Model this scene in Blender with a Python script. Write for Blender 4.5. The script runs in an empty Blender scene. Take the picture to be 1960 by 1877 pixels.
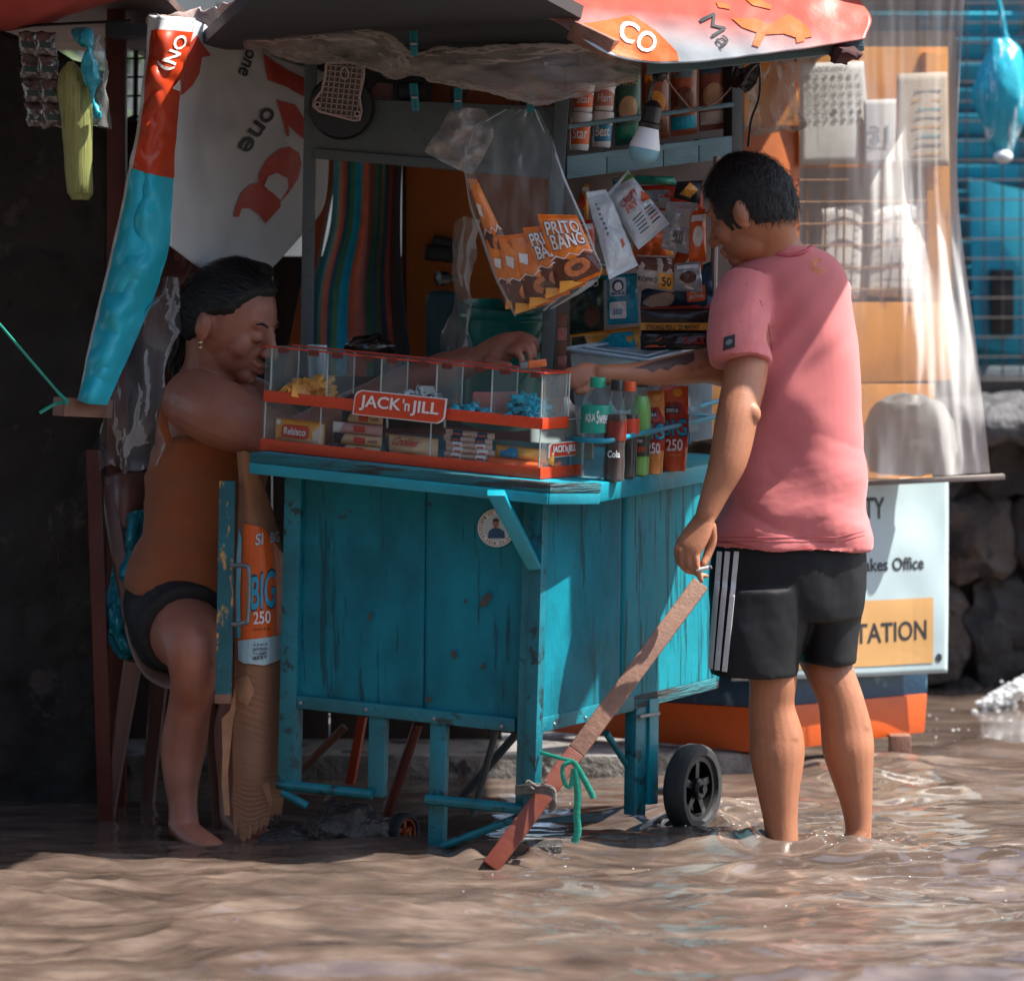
import bpy, bmesh, math, random
import numpy as np
from mathutils import Vector, Matrix, Quaternion, noise
random.seed(11)
SC = bpy.context.scene
COL = SC.collection
# ------------------------------------------------------------ camera, light
F, CX, VH, HC = 6800.0, 980.0, 450.0, 1.365      # focal length in photo units, principal column, eye level, eye height (m)
def P(u, v, d):
    """point of the place seen at (u, v) of the photograph at distance d; water level is z = 0"""
    return Vector(((u - CX) / F * d, d - 8.0, HC - (v - VH) / F * d))
cam_d = bpy.data.cameras.new('camera'); cam = bpy.data.objects.new('camera', cam_d); COL.objects.link(cam)
cam.location = (0, -8, HC); cam.rotation_euler = (math.pi / 2, 0, 0)
cam_d.sensor_width = 36; cam_d.lens = 36 * F / 1960; cam_d.shift_y = -(938.5 - VH) / 1960
cam_d.clip_start = 0.1; cam_d.clip_end = 600
cam_d.dof.use_dof = True; cam_d.dof.focus_distance = 7.95; cam_d.dof.aperture_fstop = 3.0
SC.camera = cam
SUN = Vector((0.54, -0.015, 0.84)).normalized()
W = bpy.data.worlds.new('World'); SC.world = W; W.use_nodes = True
nt = W.node_tree; nt.nodes.clear()
sky = nt.nodes.new('ShaderNodeTexSky'); sky.sky_type = 'NISHITA'; sky.sun_disc = False
sky.sun_elevation = math.asin(SUN.z); sky.sun_rotation = math.atan2(SUN.x, SUN.y)
sky.dust_density = 2.0
bg = nt.nodes.new('ShaderNodeBackground'); bg.inputs['Strength'].default_value = 0.11
out = nt.nodes.new('ShaderNodeOutputWorld')
nt.links.new(sky.outputs[0], bg.inputs[0]); nt.links.new(bg.outputs[0], out.inputs[0])
sl = bpy.data.lights.new('sun', 'SUN'); sl.energy = 4.3; sl.angle = math.radians(0.53); sl.color = (1, 0.94, 0.85)
so = bpy.data.objects.new('sun', sl); COL.objects.link(so); so.location = (3, -3, 8)
so.rotation_euler = SUN.to_track_quat('Z', 'Y').to_euler()
SC.view_settings.view_transform = 'Standard'; SC.view_settings.look = 'None'
SC.view_settings.gamma = 1; SC.view_settings.use_curve_mapping = False
SC.view_settings.exposure = 1.32
SC.render.engine = 'CYCLES'
SC.cycles.max_bounces = 8; SC.cycles.transparent_max_bounces = 32
SC.cycles.caustics_reflective = False; SC.cycles.caustics_refractive = False

# ------------------------------------------------------------ materials
def srgb(r, g, b):
    f = lambda c: (c / 255 / 12.92) if c / 255 <= 0.04045 else ((c / 255 + 0.055) / 1.055) ** 2.4
    return (f(r), f(g), f(b))
def _n(t, kind, **kw):
    n = t.nodes.new(kind)
    for k, v in kw.items(): setattr(n, k, v)
    return n
def _noise(t, coord, scale, detail=4, stretch=(1, 1, 1), rough=0.55):
    mp = _n(t, 'ShaderNodeMapping'); mp.inputs['Scale'].default_value = stretch
    t.links.new(coord, mp.inputs[0])
    nz = _n(t, 'ShaderNodeTexNoise'); nz.inputs['Scale'].default_value = scale
    nz.inputs['Detail'].default_value = detail; nz.inputs['Roughness'].default_value = rough
    t.links.new(mp.outputs[0], nz.inputs[0])
    return nz.outputs[0]
def _ramp(t, fac, stops):
    r = _n(t, 'ShaderNodeValToRGB')
    e = r.color_ramp.elements
    while len(e) < len(stops): e.new(0.5)
    for i, (p, c) in enumerate(stops):
        e[i].position = p; e[i].color = (*c, 1) if len(c) == 3 else c
    t.links.new(fac, r.inputs[0])
    return r.outputs[0]
def _mix(t, fac, a, b):
    m = _n(t, 'ShaderNodeMix', data_type='RGBA')
    if hasattr(fac, 'links') or hasattr(fac, 'is_linked'): t.links.new(fac, m.inputs[0])
    else: m.inputs[0].default_value = fac
    for s, i in ((a, 6), (b, 7)):
        if isinstance(s, tuple): m.inputs[i].default_value = (*s, 1)
        else: t.links.new(s, m.inputs[i])
    return m.outputs[2]
MATS = {}
def mat(name, col, rough=0.6, var=0.18, scale=9, stretch=(1, 1, 1), bump=0.15, bscale=70, bstretch=(1, 1, 1), metal=0,
        wear=None, wear2=None, spec=0.5, coat=0, sss=0, transl=0, sheen=0, bdist=0.004):
    """procedural painted / cloth / wood surface; wear = (colour, noise scale, threshold, stretch)"""
    if name in MATS: return MATS[name]
    m = bpy.data.materials.new(name); m.use_nodes = True
    t = m.node_tree; t.nodes.clear()
    o = _n(t, 'ShaderNodeOutputMaterial'); p = _n(t, 'ShaderNodeBsdfPrincipled')
    tc = _n(t, 'ShaderNodeTexCoord').outputs['Object']
    hi = tuple(min(1, c * (1 + var)) for c in col); lo = tuple(c * (1 - var) for c in col)
    c = _ramp(t, _noise(t, tc, scale, 5, stretch), [(0.3, lo), (0.7, hi)])
    for w in (wear, wear2):
        if w:
            wc, ws, th, st = w
            k = _ramp(t, _noise(t, tc, ws, 6, st, 0.65), [(th, (0, 0, 0)), (min(1, th + 0.06), (1, 1, 1))])
            c = _mix(t, k, c, wc)
    t.links.new(c, p.inputs['Base Color'])
    rr = _n(t, 'ShaderNodeMapRange'); rr.inputs[3].default_value = max(0.02, rough - 0.12); rr.inputs[4].default_value = min(1, rough + 0.12)
    t.links.new(_noise(t, tc, scale * 2.3, 3), rr.inputs[0]); t.links.new(rr.outputs[0], p.inputs['Roughness'])
    p.inputs['Metallic'].default_value = metal
    p.inputs['Specular IOR Level'].default_value = spec
    p.inputs['Coat Weight'].default_value = coat
    if sss:
        p.inputs['Subsurface Weight'].default_value = sss; p.inputs['Subsurface Radius'].default_value = (0.012, 0.004, 0.002)
        p.inputs['Subsurface Scale'].default_value = 1.0
    if sheen: p.inputs['Sheen Weight'].default_value = sheen
    if bump:
        b = _n(t, 'ShaderNodeBump'); b.inputs['Strength'].default_value = bump; b.inputs['Distance'].default_value = bdist
        t.links.new(_noise(t, tc, bscale, 5, bstretch), b.inputs['Height']); t.links.new(b.outputs[0], p.inputs['Normal'])
    sh = p.outputs[0]
    if transl:
        tr = _n(t, 'ShaderNodeBsdfTranslucent'); t.links.new(c, tr.inputs[0])
        mx = _n(t, 'ShaderNodeMixShader'); mx.inputs[0].default_value = transl
        t.links.new(sh, mx.inputs[1]); t.links.new(tr.outputs[0], mx.inputs[2]); sh = mx.outputs[0]
    t.links.new(sh, o.inputs[0])
    MATS[name] = m
    return m
def clear(name, tint=(0.93, 0.97, 0.97), film=(0.75, 0.8, 0.8), lo=0.05, hi=0.5, scale=14, stretch=(1, 1, 1), rough=0.18, bump=0.5, bscale=30, mid=0.5, gain=1.0, crease_glint=0.0):
    """thin clear plastic: see-through with milky streaks, gloss and painted white crease highlights"""
    if name in MATS: return MATS[name]
    m = bpy.data.materials.new(name); m.use_nodes = True
    t = m.node_tree; t.nodes.clear()
    o = _n(t, 'ShaderNodeOutputMaterial'); p = _n(t, 'ShaderNodeBsdfPrincipled'); tr = _n(t, 'ShaderNodeBsdfTransparent')
    tr.inputs[0].default_value = (*tint, 1)
    tc = _n(t, 'ShaderNodeTexCoord').outputs['Object']
    p.inputs['Base Color'].default_value = (*film, 1); p.inputs['Roughness'].default_value = rough
    nz = _noise(t, tc, scale, 6, stretch, 0.6)
    k = _ramp(t, nz, [(mid - 0.12, (lo,) * 3), (mid + 0.2, (hi,) * 3)])
    if crease_glint:
        mp = _n(t, 'ShaderNodeMapping'); mp.inputs['Scale'].default_value = stretch; t.links.new(tc, mp.inputs[0])
        rg = _n(t, 'ShaderNodeTexNoise', noise_type='RIDGED_MULTIFRACTAL', normalize=True); rg.inputs['Scale'].default_value = scale * 0.9; rg.inputs['Detail'].default_value = 4; rg.inputs['Distortion'].default_value = 0.6
        t.links.new(mp.outputs[0], rg.inputs[0])
        kr = _ramp(t, rg.outputs[0], [(0.56, (0, 0, 0)), (0.82, (crease_glint,) * 3)])  # white streaks along ridges stand in for crease highlights
        ad = _n(t, 'ShaderNodeMath', operation='ADD', use_clamp=True); t.links.new(k, ad.inputs[0]); t.links.new(kr, ad.inputs[1]); k = ad.outputs[0]
    lw = _n(t, 'ShaderNodeLayerWeight'); lw.inputs[0].default_value = 0.25
    ma = _n(t, 'ShaderNodeMath', operation='MULTIPLY_ADD', use_clamp=True); ma.inputs[1].default_value = 0.45 * gain
    t.links.new(lw.outputs[0], ma.inputs[0]); t.links.new(k, ma.inputs[2])
    b = _n(t, 'ShaderNodeBump'); b.inputs['Strength'].default_value = bump; b.inputs['Distance'].default_value = 0.01
    t.links.new(rg.outputs[0] if crease_glint else _noise(t, tc, bscale, 4, stretch), b.inputs['Height']); t.links.new(b.outputs[0], p.inputs['Normal'])
    mx = _n(t, 'ShaderNodeMixShader')
    t.links.new(ma.outputs[0], mx.inputs[0]); t.links.new(tr.outputs[0], mx.inputs[1]); t.links.new(p.outputs[0], mx.inputs[2])
    t.links.new(mx.outputs[0], o.inputs[0])
    MATS[name] = m
    return m

# ------------------------------------------------------------ geometry
def frame_for(dirv, up=Vector((0, 0, 1))):
    t = dirv.normalized()
    if abs(t.dot(up)) > 0.97: up = Vector((0, 1, 0)) if abs(t.y) < 0.9 else Vector((1, 0, 0))
    s = t.cross(up).normalized(); u = s.cross(t).normalized()
    return t, s, u
class B:
    """collects vertices and faces of ONE mesh"""
    def __init__(self): self.v = []; self.f = []
    def add(self, vs, fs):
        n = len(self.v); self.v += [Vector(a) for a in vs]; self.f += [tuple(i + n for i in q) for q in fs]; return self
    def box8(self, c):
        return self.add(c, [(0, 3, 2, 1), (4, 5, 6, 7), (0, 1, 5, 4), (1, 2, 6, 5), (2, 3, 7, 6), (3, 0, 4, 7)])
    def box(self, c, dx, dy, dz, R=None):
        c = Vector(c); pts = []
        for z in (-1, 1):
            for x, y in ((-1, -1), (1, -1), (1, 1), (-1, 1)):
                q = Vector((x * dx / 2, y * dy / 2, z * dz / 2))
                pts.append(c + (R @ q if R else q))
        return self.box8(pts)
    def bar(self, p, q, w, h, up=Vector((0, 0, 1))):
        p, q = Vector(p), Vector(q); t, s, u = frame_for(q - p, up)
        r = [s * (w / 2 * a) + u * (h / 2 * b) for a, b in ((-1, -1), (1, -1), (1, 1), (-1, 1))]
        return self.box8([p + x for x in r] + [q + x for x in r])
    def slab(self, a, b, c, d, th):
        """quad a b c d thickened by th along its normal (both sides when th is a pair)"""
        a, b, c, d = map(Vector, (a, b, c, d)); n = (b - a).cross(d - a).normalized()
        lo, hi = th if isinstance(th, tuple) else (0, th)
        return self.box8([x + n * lo for x in (a, b, c, d)] + [x + n * hi for x in (a, b, c, d)])
    def prism(self, pts, ext):
        pts = [Vector(p) for p in pts]; n = len(pts)
        vs = pts + [p + ext for p in pts]
        fs = [tuple(range(n))[::-1], tuple(range(n, 2 * n))] + [(i, (i + 1) % n, n + (i + 1) % n, n + i) for i in range(n)]
        return self.add(vs, fs)
    def loft(self, secs, closed=True, caps=True):
        n = len(secs[0]); vs = [p for s in secs for p in s]; fs = []
        for i in range(len(secs) - 1):
            for j in range(n if closed else n - 1):
                k = (j + 1) % n
                fs.append((i * n + j, i * n + k, (i + 1) * n + k, (i + 1) * n + j))
        if caps and closed:
            fs.append(tuple(range(n))[::-1]); fs.append(tuple((len(secs) - 1) * n + j for j in range(n)))
        return self.add(vs, fs)
    def tube(self, pts, r, n=8, ry=None, side=None, round_ends=False):
        pts = [Vector(p) for p in pts]; m = len(pts)
        r = [r] * m if not hasattr(r, '__len__') else list(r)
        ry = r if ry is None else ([ry] * m if not hasattr(ry, '__len__') else list(ry))
        secs = []; ps = None
        for i in range(m):
            t = (pts[min(i + 1, m - 1)] - pts[max(i - 1, 0)]).normalized()
            if ps is None:
                if side is not None: s = (Vector(side) - t * t.dot(Vector(side))).normalized()
                else: s = frame_for(t)[1]
            else: s = (ps - t * t.dot(ps)).normalized()
            ps = s; u = t.cross(s)
            secs.append((pts[i], s, u, r[i], ry[i], t))
        if round_ends:
            def cap(c, s, u, a, b, t, sg):
                return [(c + t * sg * max(a, b) * math.sin(k), s, u, a * math.cos(k), b * math.cos(k), t) for k in (0.5, 1.0, 1.4)]
            secs = cap(*secs[0], -1)[::-1] + secs + cap(*secs[-1], 1)
        return self.loft([[c + s * (a * math.cos(2 * math.pi * j / n)) + u * (b * math.sin(2 * math.pi * j / n)) for j in range(n)] for c, s, u, a, b, t in secs])
    def lathe(self, base, axis, prof, n=20):
        base = Vector(base); t, s, u = frame_for(Vector(axis))
        return self.loft([[base + t * z + (s * math.cos(2 * math.pi * j / n) + u * math.sin(2 * math.pi * j / n)) * max(r, 1e-5) for j in range(n)] for r, z in prof])
    def ball(self, c, rx, ry, rz, R=None, nu=16, nv=10):
        c = Vector(c); secs = []
        for i in range(nv + 1):
            th = math.pi * (i + 0.001) / (nv + 0.002); ring = []
            for j in range(nu):
                ph = 2 * math.pi * j / nu
                q = Vector((rx * math.sin(th) * math.cos(ph), ry * math.sin(th) * math.sin(ph), -rz * math.cos(th)))
                ring.append(c + (R @ q if R else q))
            secs.append(ring)
        return self.loft(secs)
    def grid(self, fn, ns, nt_):
        vs = [fn(i / ns, j / nt_) for j in range(nt_ + 1) for i in range(ns + 1)]
        fs = [(j * (ns + 1) + i, j * (ns + 1) + i + 1, (j + 1) * (ns + 1) + i + 1, (j + 1) * (ns + 1) + i) for j in range(nt_) for i in range(ns)]
        return self.add(vs, fs)
def make(b, name, m, parent=None, smooth=35, bevel=0, solid=0, keep_normals=False, sub=0):
    """links the collected geometry as one mesh object (a child when parent is given)"""
    me = bpy.data.meshes.new(name)
    bm = bmesh.new()
    vs = [bm.verts.new(p) for p in b.v]
    for q in b.f:
        try: bm.faces.new([vs[i] for i in q])
        except ValueError: pass
    if not keep_normals: bmesh.ops.recalc_face_normals(bm, faces=bm.faces)
    if bevel:
        es = [e for e in bm.edges if len(e.link_faces) == 2 and e.calc_face_angle(0) > 0.6]
        bmesh.ops.bevel(bm, geom=es, offset=bevel, segments=2, affect='EDGES', profile=0.6, clamp_overlap=True)
    bm.to_mesh(me); bm.free()
    o = bpy.data.objects.new(name, me); COL.objects.link(o)
    base = None
    if parent is not None:
        o.parent = parent; base = world_loc(parent)
    elif len(b.v):
        xs = [p.x for p in b.v]; ys = [p.y for p in b.v]; zs = [p.z for p in b.v]
        base = Vector(((min(xs) + max(xs)) / 2, (min(ys) + max(ys)) / 2, min(zs))); o.location = base
    if base is not None: me.transform(Matrix.Translation(-base))
    if m is not None:
        for x in (m if isinstance(m, list) else [m]): me.materials.append(x)
    if smooth:
        me.polygons.foreach_set('use_smooth', [True] * len(me.polygons)); me.set_sharp_from_angle(angle=math.radians(smooth))
    if solid:
        md = o.modifiers.new('thickness', 'SOLIDIFY'); md.thickness = solid; md.offset = 0
    if sub:
        md = o.modifiers.new('subdivision', 'SUBSURF'); md.levels = sub; md.render_levels = sub
    return o
def world_loc(o):
    p = Vector(o.location)
    while o.parent: o = o.parent; p = p + Vector(o.location)
    return p
def tag(o, label=None, cat=None, group=None, kind=None):
    if label: o['label'] = label
    if cat: o['category'] = cat
    if group: o['group'] = group
    if kind: o['kind'] = kind
    return o
def thing(name, label, cat, loc, group=None):
    o = bpy.data.objects.new(name, None); COL.objects.link(o); o.location = loc; o.empty_display_size = 0.05
    return tag(o, label, cat, group)
def one(b, name, m, label, cat, group=None, **kw): return tag(make(b, name, m, None, **kw), label, cat, group)
def kids(o): return [c for c in COL.objects if c.parent == o]
def dup(o, loc, label=None, rot=None, scale=None, parent=None):
    c = o.copy(); COL.objects.link(c)
    if parent is not None: c.parent = parent
    c.location = loc
    if rot is not None: c.rotation_euler = rot
    if scale is not None: c.scale = scale
    if label: c['label'] = label
    for k in list(o.children): dup(k, k.location, None, k.rotation_euler, k.scale, c)
    return c
def cr(p0, p1, p2, p3, t):
    return 0.5 * ((2 * p1) + (p2 - p0) * t + (2 * p0 - 5 * p1 + 4 * p2 - p3) * t * t + (3 * p1 - p0 - 3 * p2 + p3) * t ** 3)
def spl(pts, t):
    n = len(pts) - 1
    if n == 0: return pts[0]
    x = min(max(t, 0), 0.99999) * n; i = int(x)
    g = lambda k: pts[min(max(k, 0), n)]
    a = g(i - 1) if i > 0 else 2 * pts[0] - pts[1]
    d = g(i + 2) if i + 2 <= n else 2 * pts[n] - pts[n - 1]
    return cr(a, g(i), g(i + 1), d, x - i)
def path(pts, n=24):
    pts = [Vector(p) for p in pts]
    return [spl(pts, i / n) for i in range(n + 1)]
def sheet(rows):
    """surface through rows of (u, v, d) points"""
    R = [[P(*q) for q in r] for r in rows]
    return lambda s, t: spl([spl(r, s) for r in R], t)
def quad(p00, p10, p11, p01):
    p00, p10, p11, p01 = map(Vector, (p00, p10, p11, p01))
    return lambda s, t: p00 * (1 - s) * (1 - t) + p10 * s * (1 - t) + p11 * s * t + p01 * (1 - s) * t
def pq(a, b, c, d, dd): return quad(P(*a, dd), P(*b, dd), P(*c, dd), P(*d, dd))
def normal_at(fn, s, t):
    e = 0.01; s0, s1 = max(0, s - e), min(1, s + e); t0, t1 = max(0, t - e), min(1, t + e)
    n = (fn(s1, t) - fn(s0, t)).cross(fn(s, t1) - fn(s, t0))
    if n.length < 1e-12: return Vector((0, -1, 0))
    n.normalize(); return n if n.y < 0 else -n
def crumple(b, amp, scale, stretch=(1, 1, 1), octaves=4, axis=None, seed=0):
    """pushes every vertex by fractal noise (folds, dents)"""
    st = Vector(stretch)
    for p in b.v:
        q = Vector((p.x * st.x, p.y * st.y, p.z * st.z)) * scale + Vector((seed * 7.3, seed * 3.1, 0))
        if axis is not None: p += Vector(axis) * (noise.fractal(q, 1.0, 2.0, octaves) * amp)
        else: p += noise.turbulence_vector(q, octaves, False) * amp - Vector((amp * 0.5,) * 3) * 0
    return b
_txt = {}
def text_geo(s, bold=0.018):
    """letters of the built-in font scaled to the unit square"""
    key = s
    if s.startswith('~'): s, bold = s[1:], 0.0
    if key in _txt: return _txt[key]
    cu = bpy.data.curves.new('letters', 'FONT'); cu.body = s; cu.resolution_u = 3; cu.offset = bold
    o = bpy.data.objects.new('letters', cu); COL.objects.link(o)
    me = bpy.data.meshes.new_from_object(o.evaluated_get(bpy.context.evaluated_depsgraph_get()))
    vs = [(v.co.x, v.co.y) for v in me.vertices]; fs = [tuple(p.vertices) for p in me.polygons]
    bpy.data.objects.remove(o); bpy.data.curves.remove(cu); bpy.data.meshes.remove(me)
    x0, x1 = min(v[0] for v in vs), max(v[0] for v in vs); y0, y1 = min(v[1] for v in vs), max(v[1] for v in vs)
    _txt[key] = ([((x - x0) / (x1 - x0), (y - y0) / (y1 - y0)) for x, y in vs], fs)
    return _txt[key]
def flat2d(vs, fs, fn, lift, cuts, name, m, parent, thick=0):
    bm = bmesh.new(); bv = [bm.verts.new((x, y, 0)) for x, y in vs]
    for q in fs:
        try: bm.faces.new([bv[i] for i in q])
        except ValueError: pass
    bmesh.ops.triangulate(bm, faces=bm.faces)
    if cuts:
        x0, x1 = min(v[0] for v in vs), max(v[0] for v in vs); y0, y1 = min(v[1] for v in vs), max(v[1] for v in vs)
        for k in range(1, cuts):
            for co, no in (((x0 + (x1 - x0) * k / cuts, 0, 0), (1, 0, 0)), ((0, y0 + (y1 - y0) * k / cuts, 0), (0, 1, 0))):
                bmesh.ops.bisect_plane(bm, geom=bm.verts[:] + bm.edges[:] + bm.faces[:], plane_co=co, plane_no=no)
    bm.verts.ensure_lookup_table(); bm.verts.index_update()
    b = B()
    b.add([fn(v.co.x, v.co.y) + normal_at(fn, v.co.x, v.co.y) * lift for v in bm.verts], [tuple(v.index for v in f.verts) for f in bm.faces])
    bm.free()
    o = make(b, name, m, parent, smooth=0)
    if thick:
        md = o.modifiers.new('thickness', 'SOLIDIFY'); md.thickness = thick; md.offset = 0
    return o
def lettering(s, fn, m, parent, box=(0, 0, 1, 1), lift=0.0015, cuts=0, name='lettering', slant=0.0, thick=0):
    vs, fs = text_geo(s); x0, y0, x1, y1 = box
    vs = [(x0 + (x1 - x0) * (x + slant * y), y0 + (y1 - y0) * y) for x, y in vs]
    return flat2d(vs, fs, fn, lift, cuts, name, m, parent, thick)
def patch(pts, fn, m, parent, name='print', lift=0.001, cuts=0, thick=0):
    """flat printed shape on a surface, outline in the surface's own 0..1 coordinates"""
    return flat2d(pts, [tuple(range(len(pts)))], fn, lift, cuts, name, m, parent, thick)
def oval(cx, cy, rx, ry, n=24): return [(cx + rx * math.cos(2 * math.pi * k / n), cy + ry * math.sin(2 * math.pi * k / n)) for k in range(n)]
def rect(x0, y0, x1, y1): return [(x0, y0), (x1, y0), (x1, y1), (x0, y1)]
def rrect(x0, y0, x1, y1, r, ry=None, n=4):
    ry = r if ry is None else ry; o = []
    for cx, cy, a in ((x1 - r, y0 + ry, -90), (x1 - r, y1 - ry, 0), (x0 + r, y1 - ry, 90), (x0 + r, y0 + ry, 180)):
        for k in range(n + 1):
            an = math.radians(a + 90 * k / n); o.append((cx + r * math.cos(an), cy + ry * math.sin(an)))
    return o
# ------------------------------------------------------------ shared materials
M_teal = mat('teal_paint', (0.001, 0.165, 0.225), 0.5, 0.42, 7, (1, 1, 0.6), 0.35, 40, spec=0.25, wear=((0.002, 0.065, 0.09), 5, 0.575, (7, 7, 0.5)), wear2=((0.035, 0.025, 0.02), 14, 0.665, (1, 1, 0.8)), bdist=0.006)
M_teal_rail = mat('teal_paint_chipped', (0.002, 0.155, 0.205), 0.45, 0.35, 10, (1, 1, 1), 0.4, 90, wear=((0.008, 0.04, 0.05), 19, 0.56, (1, 1, 1)), wear2=((0.06, 0.03, 0.02), 30, 0.65, (1, 1, 1)))
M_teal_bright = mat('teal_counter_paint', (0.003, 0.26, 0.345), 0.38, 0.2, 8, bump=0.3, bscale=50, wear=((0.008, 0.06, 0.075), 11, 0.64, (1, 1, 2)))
M_counter_edge = mat('worn_counter_edge', (0.006, 0.13, 0.16), 0.6, 0.5, 9, (0.5, 0.5, 5), 0.9, 40, (0.4, 0.4, 6), wear=((0.02, 0.022, 0.022), 7, 0.52, (0.6, 0.6, 7)), bdist=0.01)
M_grey = mat('grey_painted_board', (0.075, 0.10, 0.11), 0.55, 0.2, 5, (1, 1, 1), 0.2, 40, wear=((0.03, 0.045, 0.05), 6, 0.6, (1, 1, 1)))
M_shelf = mat('weathered_teal_grey_wood', (0.06, 0.13, 0.15), 0.6, 0.3, 7, (0.5, 0.5, 3), 0.5, 30, (1, 1, 6), wear=((0.02, 0.03, 0.03), 12, 0.63, (1, 1, 2)))
M_dark = mat('charcoal_canopy', (0.028, 0.031, 0.035), 0.7, 0.2, 3, bump=0.2, bscale=12)
M_black = mat('black_plastic', (0.012, 0.012, 0.013), 0.35, 0.2, 10, bump=0.05)
M_rubber = mat('tyre_rubber', (0.035, 0.037, 0.04), 0.7, 0.3, 12, bump=0.4, bscale=80, wear=((0.09, 0.10, 0.10), 18, 0.62, (1, 1, 1)))
M_wood = mat('bare_timber', (0.22, 0.115, 0.078), 0.6, 0.25, 5, (3, 3, 3), 0.4, 30, (3, 3, 3), wear=((0.09, 0.045, 0.03), 9, 0.63, (1, 1, 1)))
M_redwood = mat('red_brown_timber', (0.16, 0.035, 0.018), 0.45, 0.3, 6, (1, 1, 1), 0.4, 30)
M_white = mat('white_plastic', (0.75, 0.77, 0.77), 0.4, 0.06, 6, bump=0.05)
M_paper = mat('white_paper', (0.72, 0.72, 0.70), 0.75, 0.05, 8, bump=0.1, bscale=20)
M_ink = mat('black_ink', (0.02, 0.024, 0.03), 0.6, 0.1, 10, bump=0)
M_inkgrey = mat('grey_ink', (0.16, 0.18, 0.19), 0.7, 0.1, 10, bump=0)
M_orange = mat('orange_print', (0.74, 0.13, 0.02), 0.35, 0.12, 12, bump=0.08)
M_red = mat('red_print', (0.55, 0.045, 0.018), 0.4, 0.1, 12, bump=0.05)
M_yellow = mat('yellow_wrapper', (0.80, 0.36, 0.05), 0.35, 0.15, 14, bump=0.15)
M_blue = mat('blue_print', (0.01, 0.22, 0.42), 0.35, 0.12, 12, bump=0.08)
M_cyan = mat('cyan_wrapper', (0.01, 0.42, 0.58), 0.25, 0.2, 22, bump=0.2, bscale=120)
M_green = mat('green_print', (0.02, 0.26, 0.16), 0.35, 0.12, 12, bump=0.08)
M_cream = mat('cream_wrapper', (0.62, 0.42, 0.24), 0.35, 0.15, 18, bump=0.2, bscale=90)
M_brown = mat('brown_print', (0.12, 0.04, 0.02), 0.4, 0.3, 20, bump=0.1)
M_steel = mat('grey_steel', (0.22, 0.24, 0.25), 0.4, 0.2, 14, metal=0.6, bump=0.1)
M_redpost = mat('dark_red_steel', (0.10, 0.016, 0.010), 0.5, 0.3, 8, bump=0.2)
M_film = clear('clear_polythene', lo=0.03, hi=0.3, scale=12, stretch=(1, 1, 0.35), crease_glint=0.6)
M_acrylic = clear('clear_acrylic', tint=(0.94, 0.96, 0.96), film=(0.5, 0.55, 0.55), lo=0.012, hi=0.035, scale=6, rough=0.05, bump=0.02, gain=0.3)
M_edge = mat('acrylic_edge', (0.55, 0.62, 0.62), 0.2, 0.1, 12, bump=0)
M_bottle = clear('bottle_plastic', tint=(0.90, 0.96, 0.97), film=(0.6, 0.68, 0.7), lo=0.03, hi=0.10, scale=20, rough=0.04, bump=0.3, bscale=40, gain=0.6)

# ------------------------------------------------------------ flood water and ground
def vnoise(x, y, seed):
    xi = np.floor(x).astype(np.int64); yi = np.floor(y).astype(np.int64); xf, yf = x - xi, y - yi
    def g(ix, iy):
        h = (ix * 374761393 + iy * 668265263 + seed * 362437) & 0x7fffffff
        h = ((h ^ (h >> 13)) * 1274126177) & 0x7fffffff
        a = (h ^ (h >> 16)) % 6283 / 1000.0
        return np.cos(a), np.sin(a)
    u = xf ** 3 * (xf * (xf * 6 - 15) + 10); v = yf ** 3 * (yf * (yf * 6 - 15) + 10)
    def d(ix, iy, dx, dy):
        a, b = g(ix, iy); return a * dx + b * dy
    n00 = d(xi, yi, xf, yf); n10 = d(xi + 1, yi, xf - 1, yf); n01 = d(xi, yi + 1, xf, yf - 1); n11 = d(xi + 1, yi + 1, xf - 1, yf - 1)
    return (n00 * (1 - u) + n10 * u) * (1 - v) + (n01 * (1 - u) + n11 * u) * v
LEGS = [(0.606, -0.03), (0.78, 0.05), (0.42, 0.2), (-0.03, -0.23)]
def water_z(X, Y):
    wx = 0.25 * vnoise(X * 1.3, Y * 2.0, 5); wy = 0.12 * vnoise(X * 1.6, Y * 2.4, 9)
    a = vnoise((X + wx) * 1.5, (Y + wy) * 4.2, 1)
    b = 1 - 2 * np.abs(vnoise((X + 1.5 * wx) * 3.2 + 0.4 * Y, (Y + wy) * 8.5, 2))
    c = 1 - 2 * np.abs(vnoise((X + wx) * 7.5 - 1.2 * Y, (Y + 1.4 * wy) * 17 + 1.5 * X, 3))
    e = vnoise((X + wx) * 16 + 3 * Y, (Y + wy) * 36, 4)
    calm = np.clip((Y + 0.15 + 0.35 * np.clip(-X, 0, 1)) * 2.5, 0, 1) * np.clip((0.45 - X) * 4, 0, 1)
    amp = 1 - 0.72 * calm
    z = amp * (0.034 * a + 0.026 * b * (0.55 + a) + 0.0095 * c * (0.35 + 1.3 * np.abs(a)) + 0.0018 * e)
    for lx, ly in LEGS:
        r = np.hypot((X - lx), (Y - ly)); z += 0.012 * np.exp(-(r / 0.13) ** 2) * (0.5 + np.cos(r * 75 + 4 * a))
    return z - 0.004
def dense(a, b, step, far):
    mid = list(np.arange(a, b, step)); o = []; s = step; x = a
    while x > -far: s *= 1.6; x -= s; o.append(x)
    p = []; s = step; x = b
    while x < far: p.append(x); s *= 1.6; x += s
    return np.array(o[::-1] + mid + p)
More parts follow.
